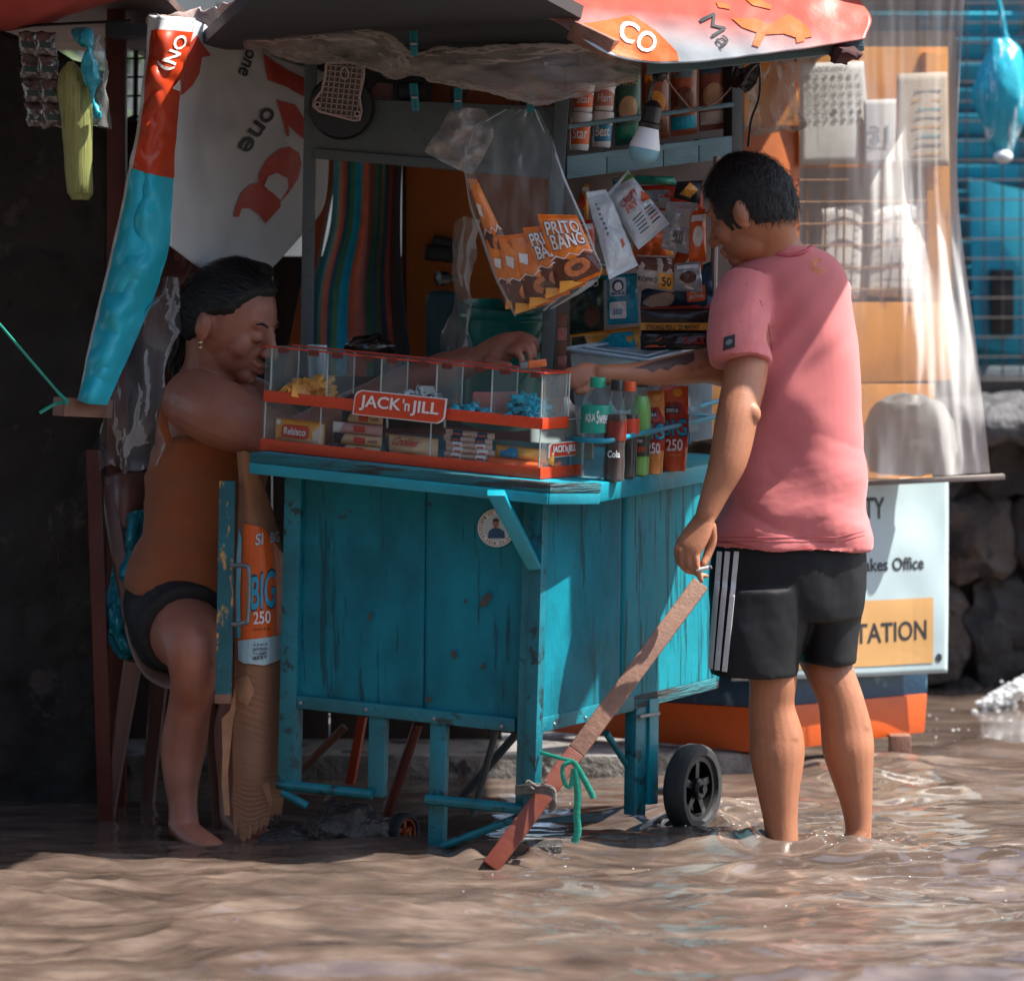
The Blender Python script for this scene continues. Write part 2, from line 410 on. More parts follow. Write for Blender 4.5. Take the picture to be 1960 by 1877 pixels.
def build_water():
    xs = dense(-1.6, 2.0, 0.0095, 220); ys = dense(-2.05, 1.2, 0.0095, 220)
    X, Y = np.meshgrid(xs, ys); Z = water_z(X, Y)
    fade = np.clip(1 - (np.abs(X) - 4) / 6, 0, 1) * np.clip(1 - (np.abs(Y) - 4) / 6, 0, 1); Z = Z * fade
    n, k = len(xs), len(ys)
    me = bpy.data.meshes.new('flood_water')
    co = np.stack([X, Y, Z], -1).reshape(-1, 3)
    i = np.arange(k - 1)[:, None] * n + np.arange(n - 1)[None, :]
    fs = np.stack([i, i + 1, i + n + 1, i + n], -1).reshape(-1, 4)
    me.vertices.add(len(co)); me.vertices.foreach_set('co', co.ravel())
    me.loops.add(fs.size); me.loops.foreach_set('vertex_index', fs.ravel().astype(np.int32))
    me.polygons.add(len(fs)); me.polygons.foreach_set('loop_start', (np.arange(len(fs)) * 4).astype(np.int32))
    me.polygons.foreach_set('use_smooth', [True] * len(fs)); me.update(); me.validate()
    o = bpy.data.objects.new('flood_water', me); COL.objects.link(o); tag(o, kind='structure')
    m = bpy.data.materials.new('muddy_flood_water'); m.use_nodes = True; t = m.node_tree; p = t.nodes['Principled BSDF']
    tc = _n(t, 'ShaderNodeTexCoord').outputs['Object']
    c = _ramp(t, _noise(t, tc, 3.2, 6, (1, 3.6, 1), 0.62), [(0.32, (0.05, 0.036, 0.030)), (0.5, (0.105, 0.075, 0.060)), (0.68, (0.20, 0.15, 0.12))])
    t.links.new(c, p.inputs['Base Color']); p.inputs['Roughness'].default_value = 0.035; p.inputs['IOR'].default_value = 1.9
    b = _n(t, 'ShaderNodeBump'); b.inputs['Strength'].default_value = 0.12; b.inputs['Distance'].default_value = 0.004
    t.links.new(_noise(t, tc, 26, 5, (1, 2.2, 1), 0.6), b.inputs['Height']); t.links.new(b.outputs[0], p.inputs['Normal'])
    me.materials.append(m)
build_water()
b = B(); b.grid(lambda s, t: Vector(((s - 0.5) * 500, (t - 0.5) * 500, -0.115)), 4, 4)
tag(make(b, 'road_bed', mat('wet_asphalt', (0.05, 0.045, 0.04), 0.8, 0.3, 3)), kind='structure')
# foam at the legs; scattered white beads stand in for sun glints
def foam():
    b = B(); rnd = random.Random(5)
    def bead(x, y, r):
        z = float(water_z(np.array([x]), np.array([y]))[0]); b.ball((x, y, z + r * 0.2), r * 1.3, r, r * 0.55, nu=7, nv=5)
    for k in range(60):
        lx, ly = rnd.choice(LEGS[:3]); a = rnd.random() * 6.28; q = rnd.gauss(0.07, 0.02)
        bead(lx + q * math.cos(a) * 1.2, ly + q * math.sin(a), rnd.uniform(0.0008, 0.0026))
    for k in range(60): bead(rnd.uniform(-0.1, 1.5), rnd.uniform(-1.1, 1.6), rnd.uniform(0.0007, 0.002))
    for k in range(30): bead(rnd.gauss(1.25, 0.15), rnd.gauss(1.75, 0.25), rnd.uniform(0.0015, 0.004))
    tag(make(b, 'foam_glint_beads', mat('water_foam', (0.8, 0.83, 0.84), 0.12, 0.05, 5, bump=0)), kind='stuff', label='tiny white foam beads, the scattered ones painted sun glints on the flood water', cat='foam')
foam()

# ------------------------------------------------------------ pavement slab behind the cart
M_conc = mat('wet_concrete', (0.20, 0.19, 0.18), 0.6, 0.35, 14, bump=0.8, bscale=40, wear=((0.05, 0.045, 0.045), 9, 0.55, (1, 1, 1)), bdist=0.01)
def pavement():
    b = B(); a = P(600, 1430, 8.95); c = P(1460, 1478, 9.0)
    z = 0.055
    pts = [Vector((-1.6, 0.98, z)), Vector((0.30, 0.95, z)), Vector((0.66, 1.0, z)), Vector((0.66, 1.7, z)), Vector((-1.6, 3.2, z))]
    b.prism(pts, Vector((0, 0, -0.3)))
    tag(make(b, 'pavement', M_conc, bevel=0.012), kind='structure')
pavement()
# ------------------------------------------------------------ dark rough wall on the left with its red posts
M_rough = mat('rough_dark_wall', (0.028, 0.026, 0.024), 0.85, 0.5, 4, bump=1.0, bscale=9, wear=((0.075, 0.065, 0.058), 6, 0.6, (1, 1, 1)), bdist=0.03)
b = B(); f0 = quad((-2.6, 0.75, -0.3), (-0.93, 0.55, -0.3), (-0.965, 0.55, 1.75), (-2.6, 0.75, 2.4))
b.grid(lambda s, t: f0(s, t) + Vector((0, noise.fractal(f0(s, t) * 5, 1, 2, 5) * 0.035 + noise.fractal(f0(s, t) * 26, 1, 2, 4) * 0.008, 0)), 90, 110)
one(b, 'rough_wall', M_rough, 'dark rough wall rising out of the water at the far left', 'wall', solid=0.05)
b = B(); b.bar((-0.945, 0.50, -0.1), (-0.945, 0.50, 2.2), 0.045, 0.045)
one(b, 'red_post', M_redpost, 'dark red steel post beside the green hanging pack', 'post', bevel=0.004)
b = B(); b.bar(P(205, 1620, 8.3), P(180, 860, 8.3), 0.035, 0.03)
one(b, 'door_post', M_redpost, 'short dark red post behind the plastic chair', 'post', bevel=0.003)

# ------------------------------------------------------------ stone wall, right background
M_stone = [mat('stone_%s' % n, c, 0.85, 0.35, 7, bump=1.0, bscale=22, bdist=0.02, wear=((0.03, 0.027, 0.026), 5, 0.58, (1, 1, 1))) for n, c in (('grey', (0.075, 0.068, 0.062)), ('brown', (0.085, 0.066, 0.055)), ('dark', (0.04, 0.037, 0.036)))]
wall = thing('stone_wall', 'rough wall of big dark stones behind the white sign', 'wall', (1.6, 2.75, -0.2))
b = B(); b.box((1.75, 2.95, 0.3), 3.2, 0.4, 1.25); make(b, 'mortar', mat('dark_mortar', (0.045, 0.04, 0.038), 0.9, 0.4, 8, bump=1, bscale=30), wall)
rs = random.Random(4); z = -0.2; row = 0
while z < 0.78:
    hh = rs.uniform(0.2, 0.3); x = 0.2 + rs.uniform(0, 0.2)
    while x < 3.2:
        ww = rs.uniform(0.18, 0.36)
        b = B(); b.ball((x + ww / 2, 2.74, z + hh / 2), ww / 2 * 1.02, 0.085, hh / 2 * 1.03, nu=34, nv=24)
        c = Vector((x + ww / 2, 2.74, z + hh / 2))
        for p in b.v:       # squared, chipped outline
            q = p - c; e = Vector((abs(q.x / ww * 2) ** 4, 0, abs(q.z / hh * 2) ** 4)); k = 1 / max(0.3, (e.x + e.z) ** 0.25) if (e.x + e.z) > 1e-4 else 1
            k = min(k, 1.55); p.x = c.x + q.x * k; p.z = c.z + q.z * k
            p += Vector((noise.noise(p * 9), noise.noise(p * 9 + Vector((9, 0, 0))) * 1.3, noise.noise(p * 9 + Vector((0, 9, 0))))) * 0.045
            p += noise.noise_vector(p * 15) * 0.024; p += noise.noise_vector(p * 40) * 0.011
        make(b, 'stone', rs.choice(M_stone), wall, smooth=28); x += ww + 0.005
    z += hh + 0.003
b = B(); gq = quad((0.1, 2.52, 0.80), (3.3, 2.52, 0.80), (3.3, 2.9, 0.87), (0.1, 2.9, 0.87))
b.grid(lambda s, t: gq(s, t) + Vector((0, 0, noise.fractal(gq(s, t) * 9, 1, 2, 5) * 0.05)), 70, 12)
make(b, 'coping', mat('grey_coping', (0.10, 0.10, 0.105), 0.8, 0.35, 8, bump=1, bscale=30, bdist=0.02), wall, solid=0.1)

# ------------------------------------------------------------ teal house front with shutter slats and grille above the stone wall
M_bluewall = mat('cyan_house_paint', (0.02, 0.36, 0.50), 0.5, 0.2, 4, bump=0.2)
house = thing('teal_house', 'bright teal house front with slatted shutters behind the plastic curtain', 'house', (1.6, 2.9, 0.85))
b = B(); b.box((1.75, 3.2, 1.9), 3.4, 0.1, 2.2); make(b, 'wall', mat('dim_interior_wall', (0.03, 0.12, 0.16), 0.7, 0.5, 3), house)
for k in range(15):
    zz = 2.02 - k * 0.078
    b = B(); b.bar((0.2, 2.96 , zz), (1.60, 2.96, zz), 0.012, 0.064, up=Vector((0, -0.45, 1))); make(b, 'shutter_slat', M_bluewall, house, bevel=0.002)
for x in (1.61, 1.80):
    b = B(); b.box((x, 2.97, 1.5), 0.05, 0.06, 1.25); make(b, 'window_frame', mat('grey_frame_paint', (0.26, 0.31, 0.33), 0.5, 0.15, 5), house, bevel=0.004)
b = B(); b.box((1.0, 2.97, 0.93), 1.7, 0.07, 0.06); make(b, 'sill', mat('grey_frame_paint', (0.26, 0.31, 0.33)), house, bevel=0.004)
b = B(); b.slab((1.42, 2.92, 1.02), (1.58, 2.92, 1.0), (1.58, 2.92, 1.5), (1.40, 2.92, 1.54), 0.02); make(b, 'blue_shutter', M_bluewall, house, bevel=0.003)
b = B(); b.box((1.5, 2.9, 1.16), 0.07, 0.08, 0.2); make(b, 'dark_bracket', M_black, house, bevel=0.005)
grille = thing('wire_grille', 'rusty welded wire grille in front of the teal shutters', 'grille', (1.0, 2.86, 0.9))
M_wire = mat('rusty_wire', (0.10, 0.085, 0.08), 0.6, 0.4, 20)
for k in range(22):
    x = 0.62 + k * 0.055
    b = B(); b.tube([(x, 2.86, 0.9), (x, 2.86, 2.1)], 0.0028, 6); make(b, 'vertical_wire', M_wire, grille)
for k in range(20):
    zz = 0.93 + k * 0.06
    b = B(); b.tube([(0.6, 2.853, zz), (1.8, 2.853, zz + 0.004)], 0.0028, 6); make(b, 'horizontal_wire', M_wire, grille)
# blue plastic bag hanging far right
fn = lambda s, t: P(1880 + 40 - 50 * math.cos(s * 2 * math.pi) * math.sin(0.25 + 2.6 * t ** 0.8) * (1.05 if t > 0.4 else 1), 70 + 235 * t, 10.2 - 0.08 * math.sin(s * 2 * math.pi) * math.sin(0.2 + 2.7 * t))
bagt = thing('blue_bag', 'bright blue plastic bag with white streaks hanging at far right', 'bag', P(1925, 305, 10.2))
M_bag = mat('blue_bag_plastic', (0.02, 0.36, 0.48), 0.25, 0.2, 10, (14, 1, 1), 0.5, 40, (3, 3, 1), wear=((0.75, 0.8, 0.82), 9, 0.56, (5, 1, 0.6)))
b = B(); b.grid(fn, 32, 24); crumple(b, 0.012, 18, (1.4, 1, 0.5)); make(b, 'bag_body', M_bag, bagt)
b = B(); b.tube(path([P(1925, 75, 10.2), P(1915, 20, 10.2), P(1900, -40, 10.2)], 10), [0.012] + [0.008] * 9 + [0.006], 8); make(b, 'twisted_neck', M_bag, bagt)
b = B(); b.ball(P(1920, 300, 10.16), 0.028, 0.02, 0.02); make(b, 'knot', mat('pale_knot', (0.6, 0.66, 0.68), 0.4), bagt)

# ------------------------------------------------------------ house and tree far behind (glimpsed through the gaps)
bh = thing('far_house', 'pale house front glimpsed through the gaps at far left', 'house', (-2.2, 8, 0))
b = B(); b.box((-2.4, 8.2, 2), 5.0, 0.3, 4.6); make(b, 'wall', mat('pale_far_wall', (0.42, 0.43, 0.38), 0.8, 0.2, 2), bh)
for x in (-2.55, -1.2, -3.6):
    b = B(); b.box((x, 8.03, 1.9), 0.55, 0.06, 0.8); o = make(b, 'window', mat('dark_window', (0.03, 0.05, 0.06), 0.2, 0.3, 2), bh, bevel=0.01)
    b = B(); b.box((x, 8.02, 1.46), 0.62, 0.1, 0.05); make(b, 'sill', M_white, o)
tr = thing('small_tree', 'dark green leafy tree in front of the pale far house', 'tree', (-2.0, 6.5, 0))
b = B(); b.tube(path([(-2.0, 6.5, -0.2), (-1.97, 6.5, 0.8), (-2.05, 6.55, 1.7)], 8), [0.09, 0.085, 0.08, 0.07, 0.06, 0.055, 0.05, 0.04, 0.03], 8); make(b, 'trunk', M_redwood, tr)
b = B(); rt = random.Random(3)
for k in range(1500):
    c = Vector((rt.gauss(-2.0, 0.30), rt.gauss(6.5, 0.35), rt.gauss(2.15, 0.33))); a = noise.noise_vector(c * 40).normalized(); t_, s_, u_ = frame_for(a)
    b.add([c, c + s_ * 0.03 + t_ * 0.03, c + t_ * 0.09, c - s_ * 0.03 + t_ * 0.03], [(0, 1, 2, 3)])
make(b, 'crown', mat('leaf_green', (0.05, 0.085, 0.025), 0.5, 0.5, 3), tr, smooth=0)

# ------------------------------------------------------------ houses across the street, behind the viewer
M_house = [mat('house_wall_%d' % k, c, 0.8, 0.2, 1.5, bump=0) for k, c in enumerate(((0.22, 0.19, 0.16), (0.17, 0.19, 0.19), (0.25, 0.20, 0.15)))]
for k, (x, w, h) in enumerate(((-11, 7, 6.5), (-3.5, 7.5, 8), (4.5, 8, 6.2), (12, 7, 7.5))):
    t = thing('street_house', ('low tan', 'tall grey', 'sandy', 'grey end')[k] + ' house across the street behind the viewer', 'house', (x, -15, 0), 'houses across the street')
    b = B(); b.box((x, -17, h / 2 - 0.2), w, 4, h); make(b, 'wall', M_house[k % 3], t)
    for fx in (-0.25, 0.25):
        for fz in (0.35, 0.75):
            b = B(); b.box((x + fx * w, -14.98, h * fz), 1.2, 0.1, 1.2); make(b, 'window', mat('dark_window', (0.03, 0.05, 0.06)), t)
t = thing('side_light_blocker', 'added unseen block shaped as a dark house corner, shading the left', 'house', (-2.4, -1.7, 0))  # added out of view to block sky light from the left
b = B(); b.prism([Vector(q) for q in ((-2.0, -0.75, -0.3), (-4.6, -0.75, -0.3), (-4.6, -3.4, -0.3), (-1.8, -3.4, -0.3))], Vector((0, 0, 3.1))); make(b, 'wall', mat('dark_blocker_wall', (0.10, 0.09, 0.08), 0.8, 0.2, 2), t)
b = B(); b.prism([Vector(q) for q in ((-1.8, -0.72, 2.82), (-4.8, -0.72, 2.82), (-4.8, -3.6, 2.82), (-1.6, -3.6, 2.82))], Vector((0, 0, 0.06))); make(b, 'roof', mat('rusty_tin', (0.12, 0.07, 0.055), 0.7, 0.4, 3), t)

b = B(); rsp = random.Random(8)
for k in range(340):
    t_ = rsp.random(); c = P(1885 + 85 * t_ + rsp.gauss(0, 8), 1352 - 42 * t_ + rsp.gauss(0, 9), 10.25 + rsp.gauss(0, .05)); r = abs(rsp.gauss(0.003, 0.0025)) + 0.001
    b.ball(c, r * 1.6, r, r, nu=7, nv=5)
tag(make(b, 'water_splash', mat('water_foam', (0.8, 0.83, 0.84))), 'white splash of water at the foot of the stone wall at far right', 'splash', kind='stuff')
# ------------------------------------------------------------ helpers for surfaces that follow the photograph's outlines at real depths
def proj(p): return (CX + p.x / (p.y + 8) * F, VH + (HC - p.z) / (p.y + 8) * F)
def inv(fn, u, v, s=0.5, t=0.5):
    best = 1e18
    for i in range(11):
        for j in range(11):
            a = proj(fn(i / 10, j / 10)); d = (a[0] - u) ** 2 + (a[1] - v) ** 2
            if d < best: best, s, t = d, i / 10, j / 10
    for _ in range(20):
        a = proj(fn(s, t)); e = 0.004
        s1 = s + e if s < 0.9 else s - e; t1 = t + e if t < 0.9 else t - e
        b = proj(fn(s1, t)); c = proj(fn(s, t1))
        j00, j10 = (b[0] - a[0]) / (s1 - s), (b[1] - a[1]) / (s1 - s); j01, j11 = (c[0] - a[0]) / (t1 - t), (c[1] - a[1]) / (t1 - t)
        det = j00 * j11 - j01 * j10
        if abs(det) < 1e-9: break
        ru, rv = u - a[0], v - a[1]
        s += max(-0.12, min(0.12, (ru * j11 - rv * j01) / det)); t += max(-0.12, min(0.12, (rv * j00 - ru * j10) / det))
        s = min(max(s, 0), 1); t = min(max(t, 0), 1)
    return s, t
def ipatch(pts, fn, m, parent, **kw): return patch([inv(fn, *q) for q in pts], fn, m, parent, **kw)
def sub(fn, a, b, c, d):
    """part of a surface between four (u, v) corners: BL BR TR TL"""
    A, Bq, C, D = (inv(fn, *q) for q in (a, b, c, d))
    def g(x, y):
        s = A[0] * (1 - x) * (1 - y) + Bq[0] * x * (1 - y) + C[0] * x * y + D[0] * (1 - x) * y
        t = A[1] * (1 - x) * (1 - y) + Bq[1] * x * (1 - y) + C[1] * x * y + D[1] * (1 - x) * y
        return fn(min(max(s, 0), 1), min(max(t, 0), 1))
    return g
def dF(u): return 7.93 + (u - 547) / 493 * -0.17
def dS(u):
    k = (u - CX) / F; L = (k * 7.76 - 0.0685) / (0.53 - 0.848 * k); return 7.76 + 0.848 * L
def PF(u, v, o=0): return P(u, v, dF(u) + o)
def PS(u, v, o=0): return P(u, v, dS(u) + o)
def plank(b, pts, fun, th, off=0):
    """flat piece: BL BR TR TL outline seen in the photo, thickness going away from the viewer"""
    q = [fun(u, v, off) for u, v in pts]; return b.slab(*q, (-th, 0))

# ------------------------------------------------------------ booth behind on the right
M_yel = mat('yellow_booth_paint', (0.72, 0.30, 0.05), 0.5, 0.15, 5, bump=0.15, wear=((0.35, 0.12, 0.03), 8, 0.62, (1, 1, 1)))
M_obooth = mat('orange_booth_paint', (0.62, 0.10, 0.012), 0.4, 0.15, 5, bump=0.2, wear=((0.42, 0.30, 0.24), 17, 0.70, (1, 1, 1)))
M_navy = mat('navy_booth_paint', (0.006, 0.045, 0.10), 0.4, 0.3, 8, bump=0.3, wear=((0.10, 0.22, 0.28), 20, 0.60, (1, 1, 0.7)))
def dB(u): return 8.97 + (u - 1450) / 325 * 0.33 if u > 1450 else 8.97 + (1450 - u) / 410 * 0.30
def PB(u, v, o=0): return P(u, v, dB(u) + o)
booth = thing('sales_booth', 'yellow and orange wooden booth with papers behind a clear curtain', 'booth', P(1560, 1480, 9.1))
def bp(name, pts, m, th=0.03, off=0, bev=0.003, parent=None):
    b = B(); plank(b, pts, PB, th, off); return make(b, name, m, parent or booth, bevel=bev)
bp('orange_board', [(1450, 1442), (1770, 1401), (1775, 1327), (1450, 1356)], M_obooth)
bp('orange_board', [(1040, 1398), (1449, 1441), (1449, 1355), (1040, 1330)], M_obooth)
bp('navy_band', [(1450, 1356), (1775, 1327), (1776, 1280), (1450, 1296)], M_navy, 0.03, 0.006)
bp('navy_band', [(1100, 1332), (1449, 1355), (1449, 1270), (1100, 1270)], M_navy, 0.03, 0.006)
bp('lower_board', [(1450, 1290), (1776, 1278), (1790, 735), (1450, 735)], M_yel, 0.02, 0.03)
bp('front_board', [(1452, 738), (1820, 728), (1822, 578), (1452, 580)], M_yel, 0.02, 0.22)
bp('left_stile', [(1452, 580), (1530, 580), (1530, 240), (1410, 240)], mat('dark_orange_paint', (0.40, 0.10, 0.015), 0.5, 0.25, 6), 0.02, 0.22)
bp('right_stile', [(1776, 580), (1822, 580), (1815, 100), (1772, 100)], M_yel, 0.02, 0.22)
bp('top_board', [(1410, 322), (1815, 322), (1815, 90), (1410, 90)], M_yel, 0.02, 0.24)
bp('back_panel', [(1420, 760), (1830, 760), (1830, 60), (1420, 60)], mat('dim_booth_inside', (0.05, 0.04, 0.035), 0.8, 0.4, 5), 0.02, 0.62)
b = B(); b.box8([Vector(q) for q in ((0.05, -0.17, 1.97), (1.22, -0.17, 1.97), (1.30, 1.2, 2.12), (0.05, 1.2, 2.12), (0.05, -0.17, 1.99), (1.22, -0.17, 1.99), (1.30, 1.2, 2.14), (0.05, 1.2, 2.14))]); make(b, 'roof', mat('rusty_tin', (0.12, 0.07, 0.055), 0.7, 0.4, 3), booth)  # booth roof above the view; extent shaped to shade man and cart
b = B(); b.bar(P(1722, 1540, 9.2), P(1722, 1405, 9.2), 0.055, 0.05); make(b, 'leg', M_wood, booth, bevel=0.004)
b = B(); b.bar(P(1405, 1540, 9.25), P(1405, 1395, 9.25), 0.055, 0.05); make(b, 'leg', M_redwood, booth, bevel=0.004)
for k in range(6):
    b = B(); v = 345 + k * 42; b.tube([PB(1530, v, 0.215), PB(1778, v - 2, 0.215)], 0.0025, 6); make(b, 'window_wire', mat('orange_wire', (0.35, 0.16, 0.05), 0.6), booth)
for k in range(7):
    b = B(); u = 1545 + k * 36; b.tube([PB(u, 322, 0.222), PB(u - 3, 580, 0.222)], 0.0025, 6); make(b, 'window_wire', mat('orange_wire', (0.35, 0.16, 0.05), 0.6), booth)
# the banner sign
sign = thing('banner_sign', 'white cloth sign reading CITY, Office and STATION, hung on the booth', 'sign', PB(1600, 1300, -0.03))
rows = [[(1400, 1303, 8.98), (1530, 1299, 8.985), (1680, 1293, 9.15), (1813, 1287, 9.26)], [(1402, 1100, 8.98), (1530, 1100, 8.985), (1680, 1100, 9.12), (1815, 1095, 9.255)], [(1404, 915, 8.98), (1530, 915, 8.99), (1680, 915, 9.14), (1815, 914, 9.255)]]
sf = sheet(rows)
b = B(); b.grid(lambda s, t: sf(s, t) + Vector((0, noise.noise(sf(s, t) * 7) * 0.008, 0)), 50, 40)
make(b, 'cloth', mat('white_banner', (0.44, 0.57, 0.60), 0.5, 0.05, 5, bump=0.15, bscale=15), sign, solid=0.002)
M_sy = mat('banner_yellow', (0.62, 0.36, 0.14), 0.5, 0.06, 5, bump=0)
sfl = lambda s, t: sf(s, t) + Vector((0, noise.noise(sf(s, t) * 7) * 0.008 - 0.002, 0))
o = ipatch([(1440, 1284), (1786, 1268), (1786, 1143), (1440, 1152)], sfl, M_sy, sign, name='yellow_panel', lift=0.0008, cuts=16)
lettering('PHILIPPINE CHARITY', sub(sfl, (1410, 994), (1693, 993), (1693, 951), (1410, 951)), M_ink, sign, lift=0.0008, cuts=10)
lettering('Sweepstakes Office', sub(sfl, (1560, 1104), (1768, 1096), (1768, 1064), (1560, 1070)), M_ink, sign, lift=0.0008, cuts=10)
lettering('STATION', sub(sfl, (1617, 1233), (1773, 1223), (1773, 1185), (1617, 1194)), M_ink, sign, lift=0.0016, cuts=8)
ipatch(oval(1797, 1258, 6, 8, 12), sfl, M_ink, sign, name='eyelet', lift=0.001)
# papers pinned in the booth
def sheetpaper(label, pts, off, cat='paper', m=None, name='pinned_sheet'):
    b = B(); q = [PB(u, v, off) for u, v in pts]; fq = quad(*q)
    b.grid(lambda s, t: fq(s, t) + Vector((0, -0.012 * math.sin(s * 3.1) * math.sin(t * 2) - 0.01, 0)), 12, 12)
    o = one(b, name, m or M_paper, label, cat, solid=0.001); return o, (lambda s, t: fq(s, t) + Vector((0, -0.012 * math.sin(s * 3.1) * math.sin(t * 2) - 0.0115, 0)))
o, fq = sheetpaper('white calendar sheet with rows of dates behind the curtain', [(1532, 316), (1668, 314), (1652, 118), (1530, 122)], 0.21, 'calendar', name='calendar_sheet')
rc = random.Random(2)
lettering('JANUARY', lambda s, t: fq(0.2 + 0.55 * s, 0.92 + 0.04 * t), M_inkgrey, o, lift=0.002)
for r in range(6):
    for c in range(7):
        lettering(str(1 + (r * 7 + c) % 31), (lambda rr, cc: lambda s, t: fq(0.08 + cc * 0.125 + 0.075 * s, 0.83 - rr * 0.085 + 0.05 * t))(r, c), M_inkgrey, o, lift=0.002)
o, fq = sheetpaper('white tear-off page showing 31 beside the dated sheet', [(1655, 316), (1712, 315), (1714, 190), (1652, 192)], 0.19, 'calendar', name='calendar_page')
lettering('31', lambda s, t: fq(0.15 + 0.6 * s, 0.3 + 0.3 * t), M_inkgrey, o, lift=0.002); patch(rect(0.12, 0.24, 0.8, 0.26), fq, M_inkgrey, o, name='printed_line', lift=0.002)
o, fq = sheetpaper('pale notice with faint coloured lines, rightmost paper at the booth top', [(1716, 320), (1815, 318), (1812, 138), (1716, 142)], 0.20, 'notice', m=mat('aged_paper', (0.60, 0.52, 0.42), 0.8, 0.1, 5), name='pinned_notice')
for k in range(8): patch(rect(0.3 + 0.04 * (k % 3), 0.12 + k * 0.095, 0.85, 0.145 + k * 0.095), fq, [M_sy, M_inkgrey, mat('faded_teal_ink', (0.2, 0.4, 0.42), 0.7)][k % 3], o, name='printed_line', lift=0.002)
for k, (u0, u1) in enumerate(((1566, 1652), (1662, 1772))):
    o, fq = sheetpaper(('left' if k == 0 else 'right') + ' of two white ruled papers clipped behind the window wires', [(u0 - 4, 570 - 4 * k), (u1 - 8, 572), (u1, 392 - 6 * k), (u0 + 6, 400)], 0.26, name='ruled_paper')
    for r in range(9): patch(rect(0.1, 0.1 + r * 0.09, 0.9, 0.108 + r * 0.09), fq, M_inkgrey, o, name='ruled_line', lift=0.002)
# clear curtain
rows = [[(1520, 915, 9.0), (1640, 915, 8.98), (1760, 912, 9.02), (1895, 905, 9.05)], [(1525, 700, 8.92), (1640, 690, 9.02), (1760, 690, 8.94), (1872, 690, 9.05)], [(1530, 350, 8.98), (1650, 340, 8.9), (1750, 330, 9.0), (1832, 330, 9.0)], [(1520, -60, 8.95), (1640, -60, 8.95), (1750, -60, 8.95), (1850, -60, 8.95)]]
cf = sheet(rows)
b = B(); b.grid(lambda s, t: cf(s, t) + Vector((0, noise.fractal(Vector((s * 6, t * 2.2, 3)), 1, 2, 3) * 0.022, 0)), 110, 60)
one(b, 'clear_curtain', clear('milky_hazed_curtain', tint=(0.93, 0.93, 0.91), film=(0.74, 0.73, 0.71), lo=0.50, hi=0.70, scale=6, stretch=(0.9, 1, 0.7), rough=0.35, bscale=10, mid=0.45, gain=0.2, crease_glint=0.12), 'tall milky clear plastic curtain hanging in front of the booth papers', 'curtain')  # milky film, whitened further to paint in the bright haze
b = B(); b.bar(P(1640, 925, 9.02), P(1922, 912, 9.03), 0.03, 0.013); one(b, 'batten', mat('grey_batten_wood', (0.25, 0.22, 0.20), 0.6, 0.3, 12), 'thin grey wooden batten along the bottom of the clear curtain', 'batten', bevel=0.002)
def pouch_bag(name, label, pts, d, dep, m, seed, cat='bag', amp=0.02):
    """soft bag: list of (uL, uR, v) rows from bottom to top"""
    b = B(); secs = []
    for i, (a, c, v) in enumerate(pts):
        m0 = P((a + c) / 2, v, d); hw = (c - a) / 2 / F * d; k = math.sin(math.pi * (i + 0.6) / (len(pts) + 0.2)) ** 0.6
        secs.append([m0 + Vector((hw * math.cos(q), dep * k * math.sin(q), 0)) for q in [2 * math.pi * j / 28 for j in range(28)]])
    mid = []
    for i in range(len(secs) - 1):
        for x in range(4): mid.append([secs[i][j].lerp(secs[i + 1][j], x / 4) for j in range(28)])
    b.loft(mid + [secs[-1]]); crumple(b, amp, 16, (1.5, 1.5, 0.7), seed=seed)
    return one(b, name, m, label, cat)
M_milky = clear('milky_bag', tint=(0.92, 0.92, 0.9), film=(0.72, 0.68, 0.65), lo=0.12, hi=0.42, scale=16, stretch=(1.5, 1, 0.5), rough=0.2, crease_glint=0.6)
pouch_bag('plastic_bag', 'crumpled white plastic bag sitting on the curtain batten', [(1665, 1822, 906), (1650, 1832, 860), (1655, 1828, 810), (1680, 1800, 770), (1700, 1770, 755)], 9.12, 0.06, mat('white_bag', (0.50, 0.51, 0.50), 0.4, 0.1, 8, bump=0.3, bscale=14, transl=0.4), 1, amp=0.011)
pouch_bag('hanging_bag', 'see-through plastic bag hanging from the post beside the calendar', [(1425, 1540, 248), (1425, 1530, 215), (1440, 1520, 170), (1470, 1515, 130), (1490, 1505, 95)], 8.95, 0.045, M_milky, 2)

# ------------------------------------------------------------ the cart
cart = thing('vendor_cart', 'teal painted wooden vendor cart standing in the flood water', 'cart', PF(800, 1640))
def cp(name, pts, fun=PF, m=None, th=0.02, off=0, bev=0.003, parent=None, label=None):
    b = B(); plank(b, pts, fun, th, off); o = make(b, name, m or M_teal, parent or cart, bevel=bev)
    if label: o['label'] = label
    return o
def warped(name, pts, fun, m, off, th=0.012, amp=0.004):
    q = quad(*[fun(u, v, off) for u, v in pts]); b = B()
    b.grid(lambda s, t: q(s, t) + Vector((0, noise.noise(q(s, t) * 4.3) * amp + noise.noise(q(s, t) * 13) * amp * 0.3, 0)), 26, 30)
    o = make(b, name, m, cart, solid=th); return o
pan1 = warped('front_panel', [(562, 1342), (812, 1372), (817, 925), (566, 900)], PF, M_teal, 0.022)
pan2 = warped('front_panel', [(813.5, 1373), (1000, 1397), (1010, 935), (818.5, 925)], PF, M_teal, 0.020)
warped('side_panel', [(1030, 1392), (1181, 1352), (1186, 925), (1040, 945)], PS, M_teal, 0.012)
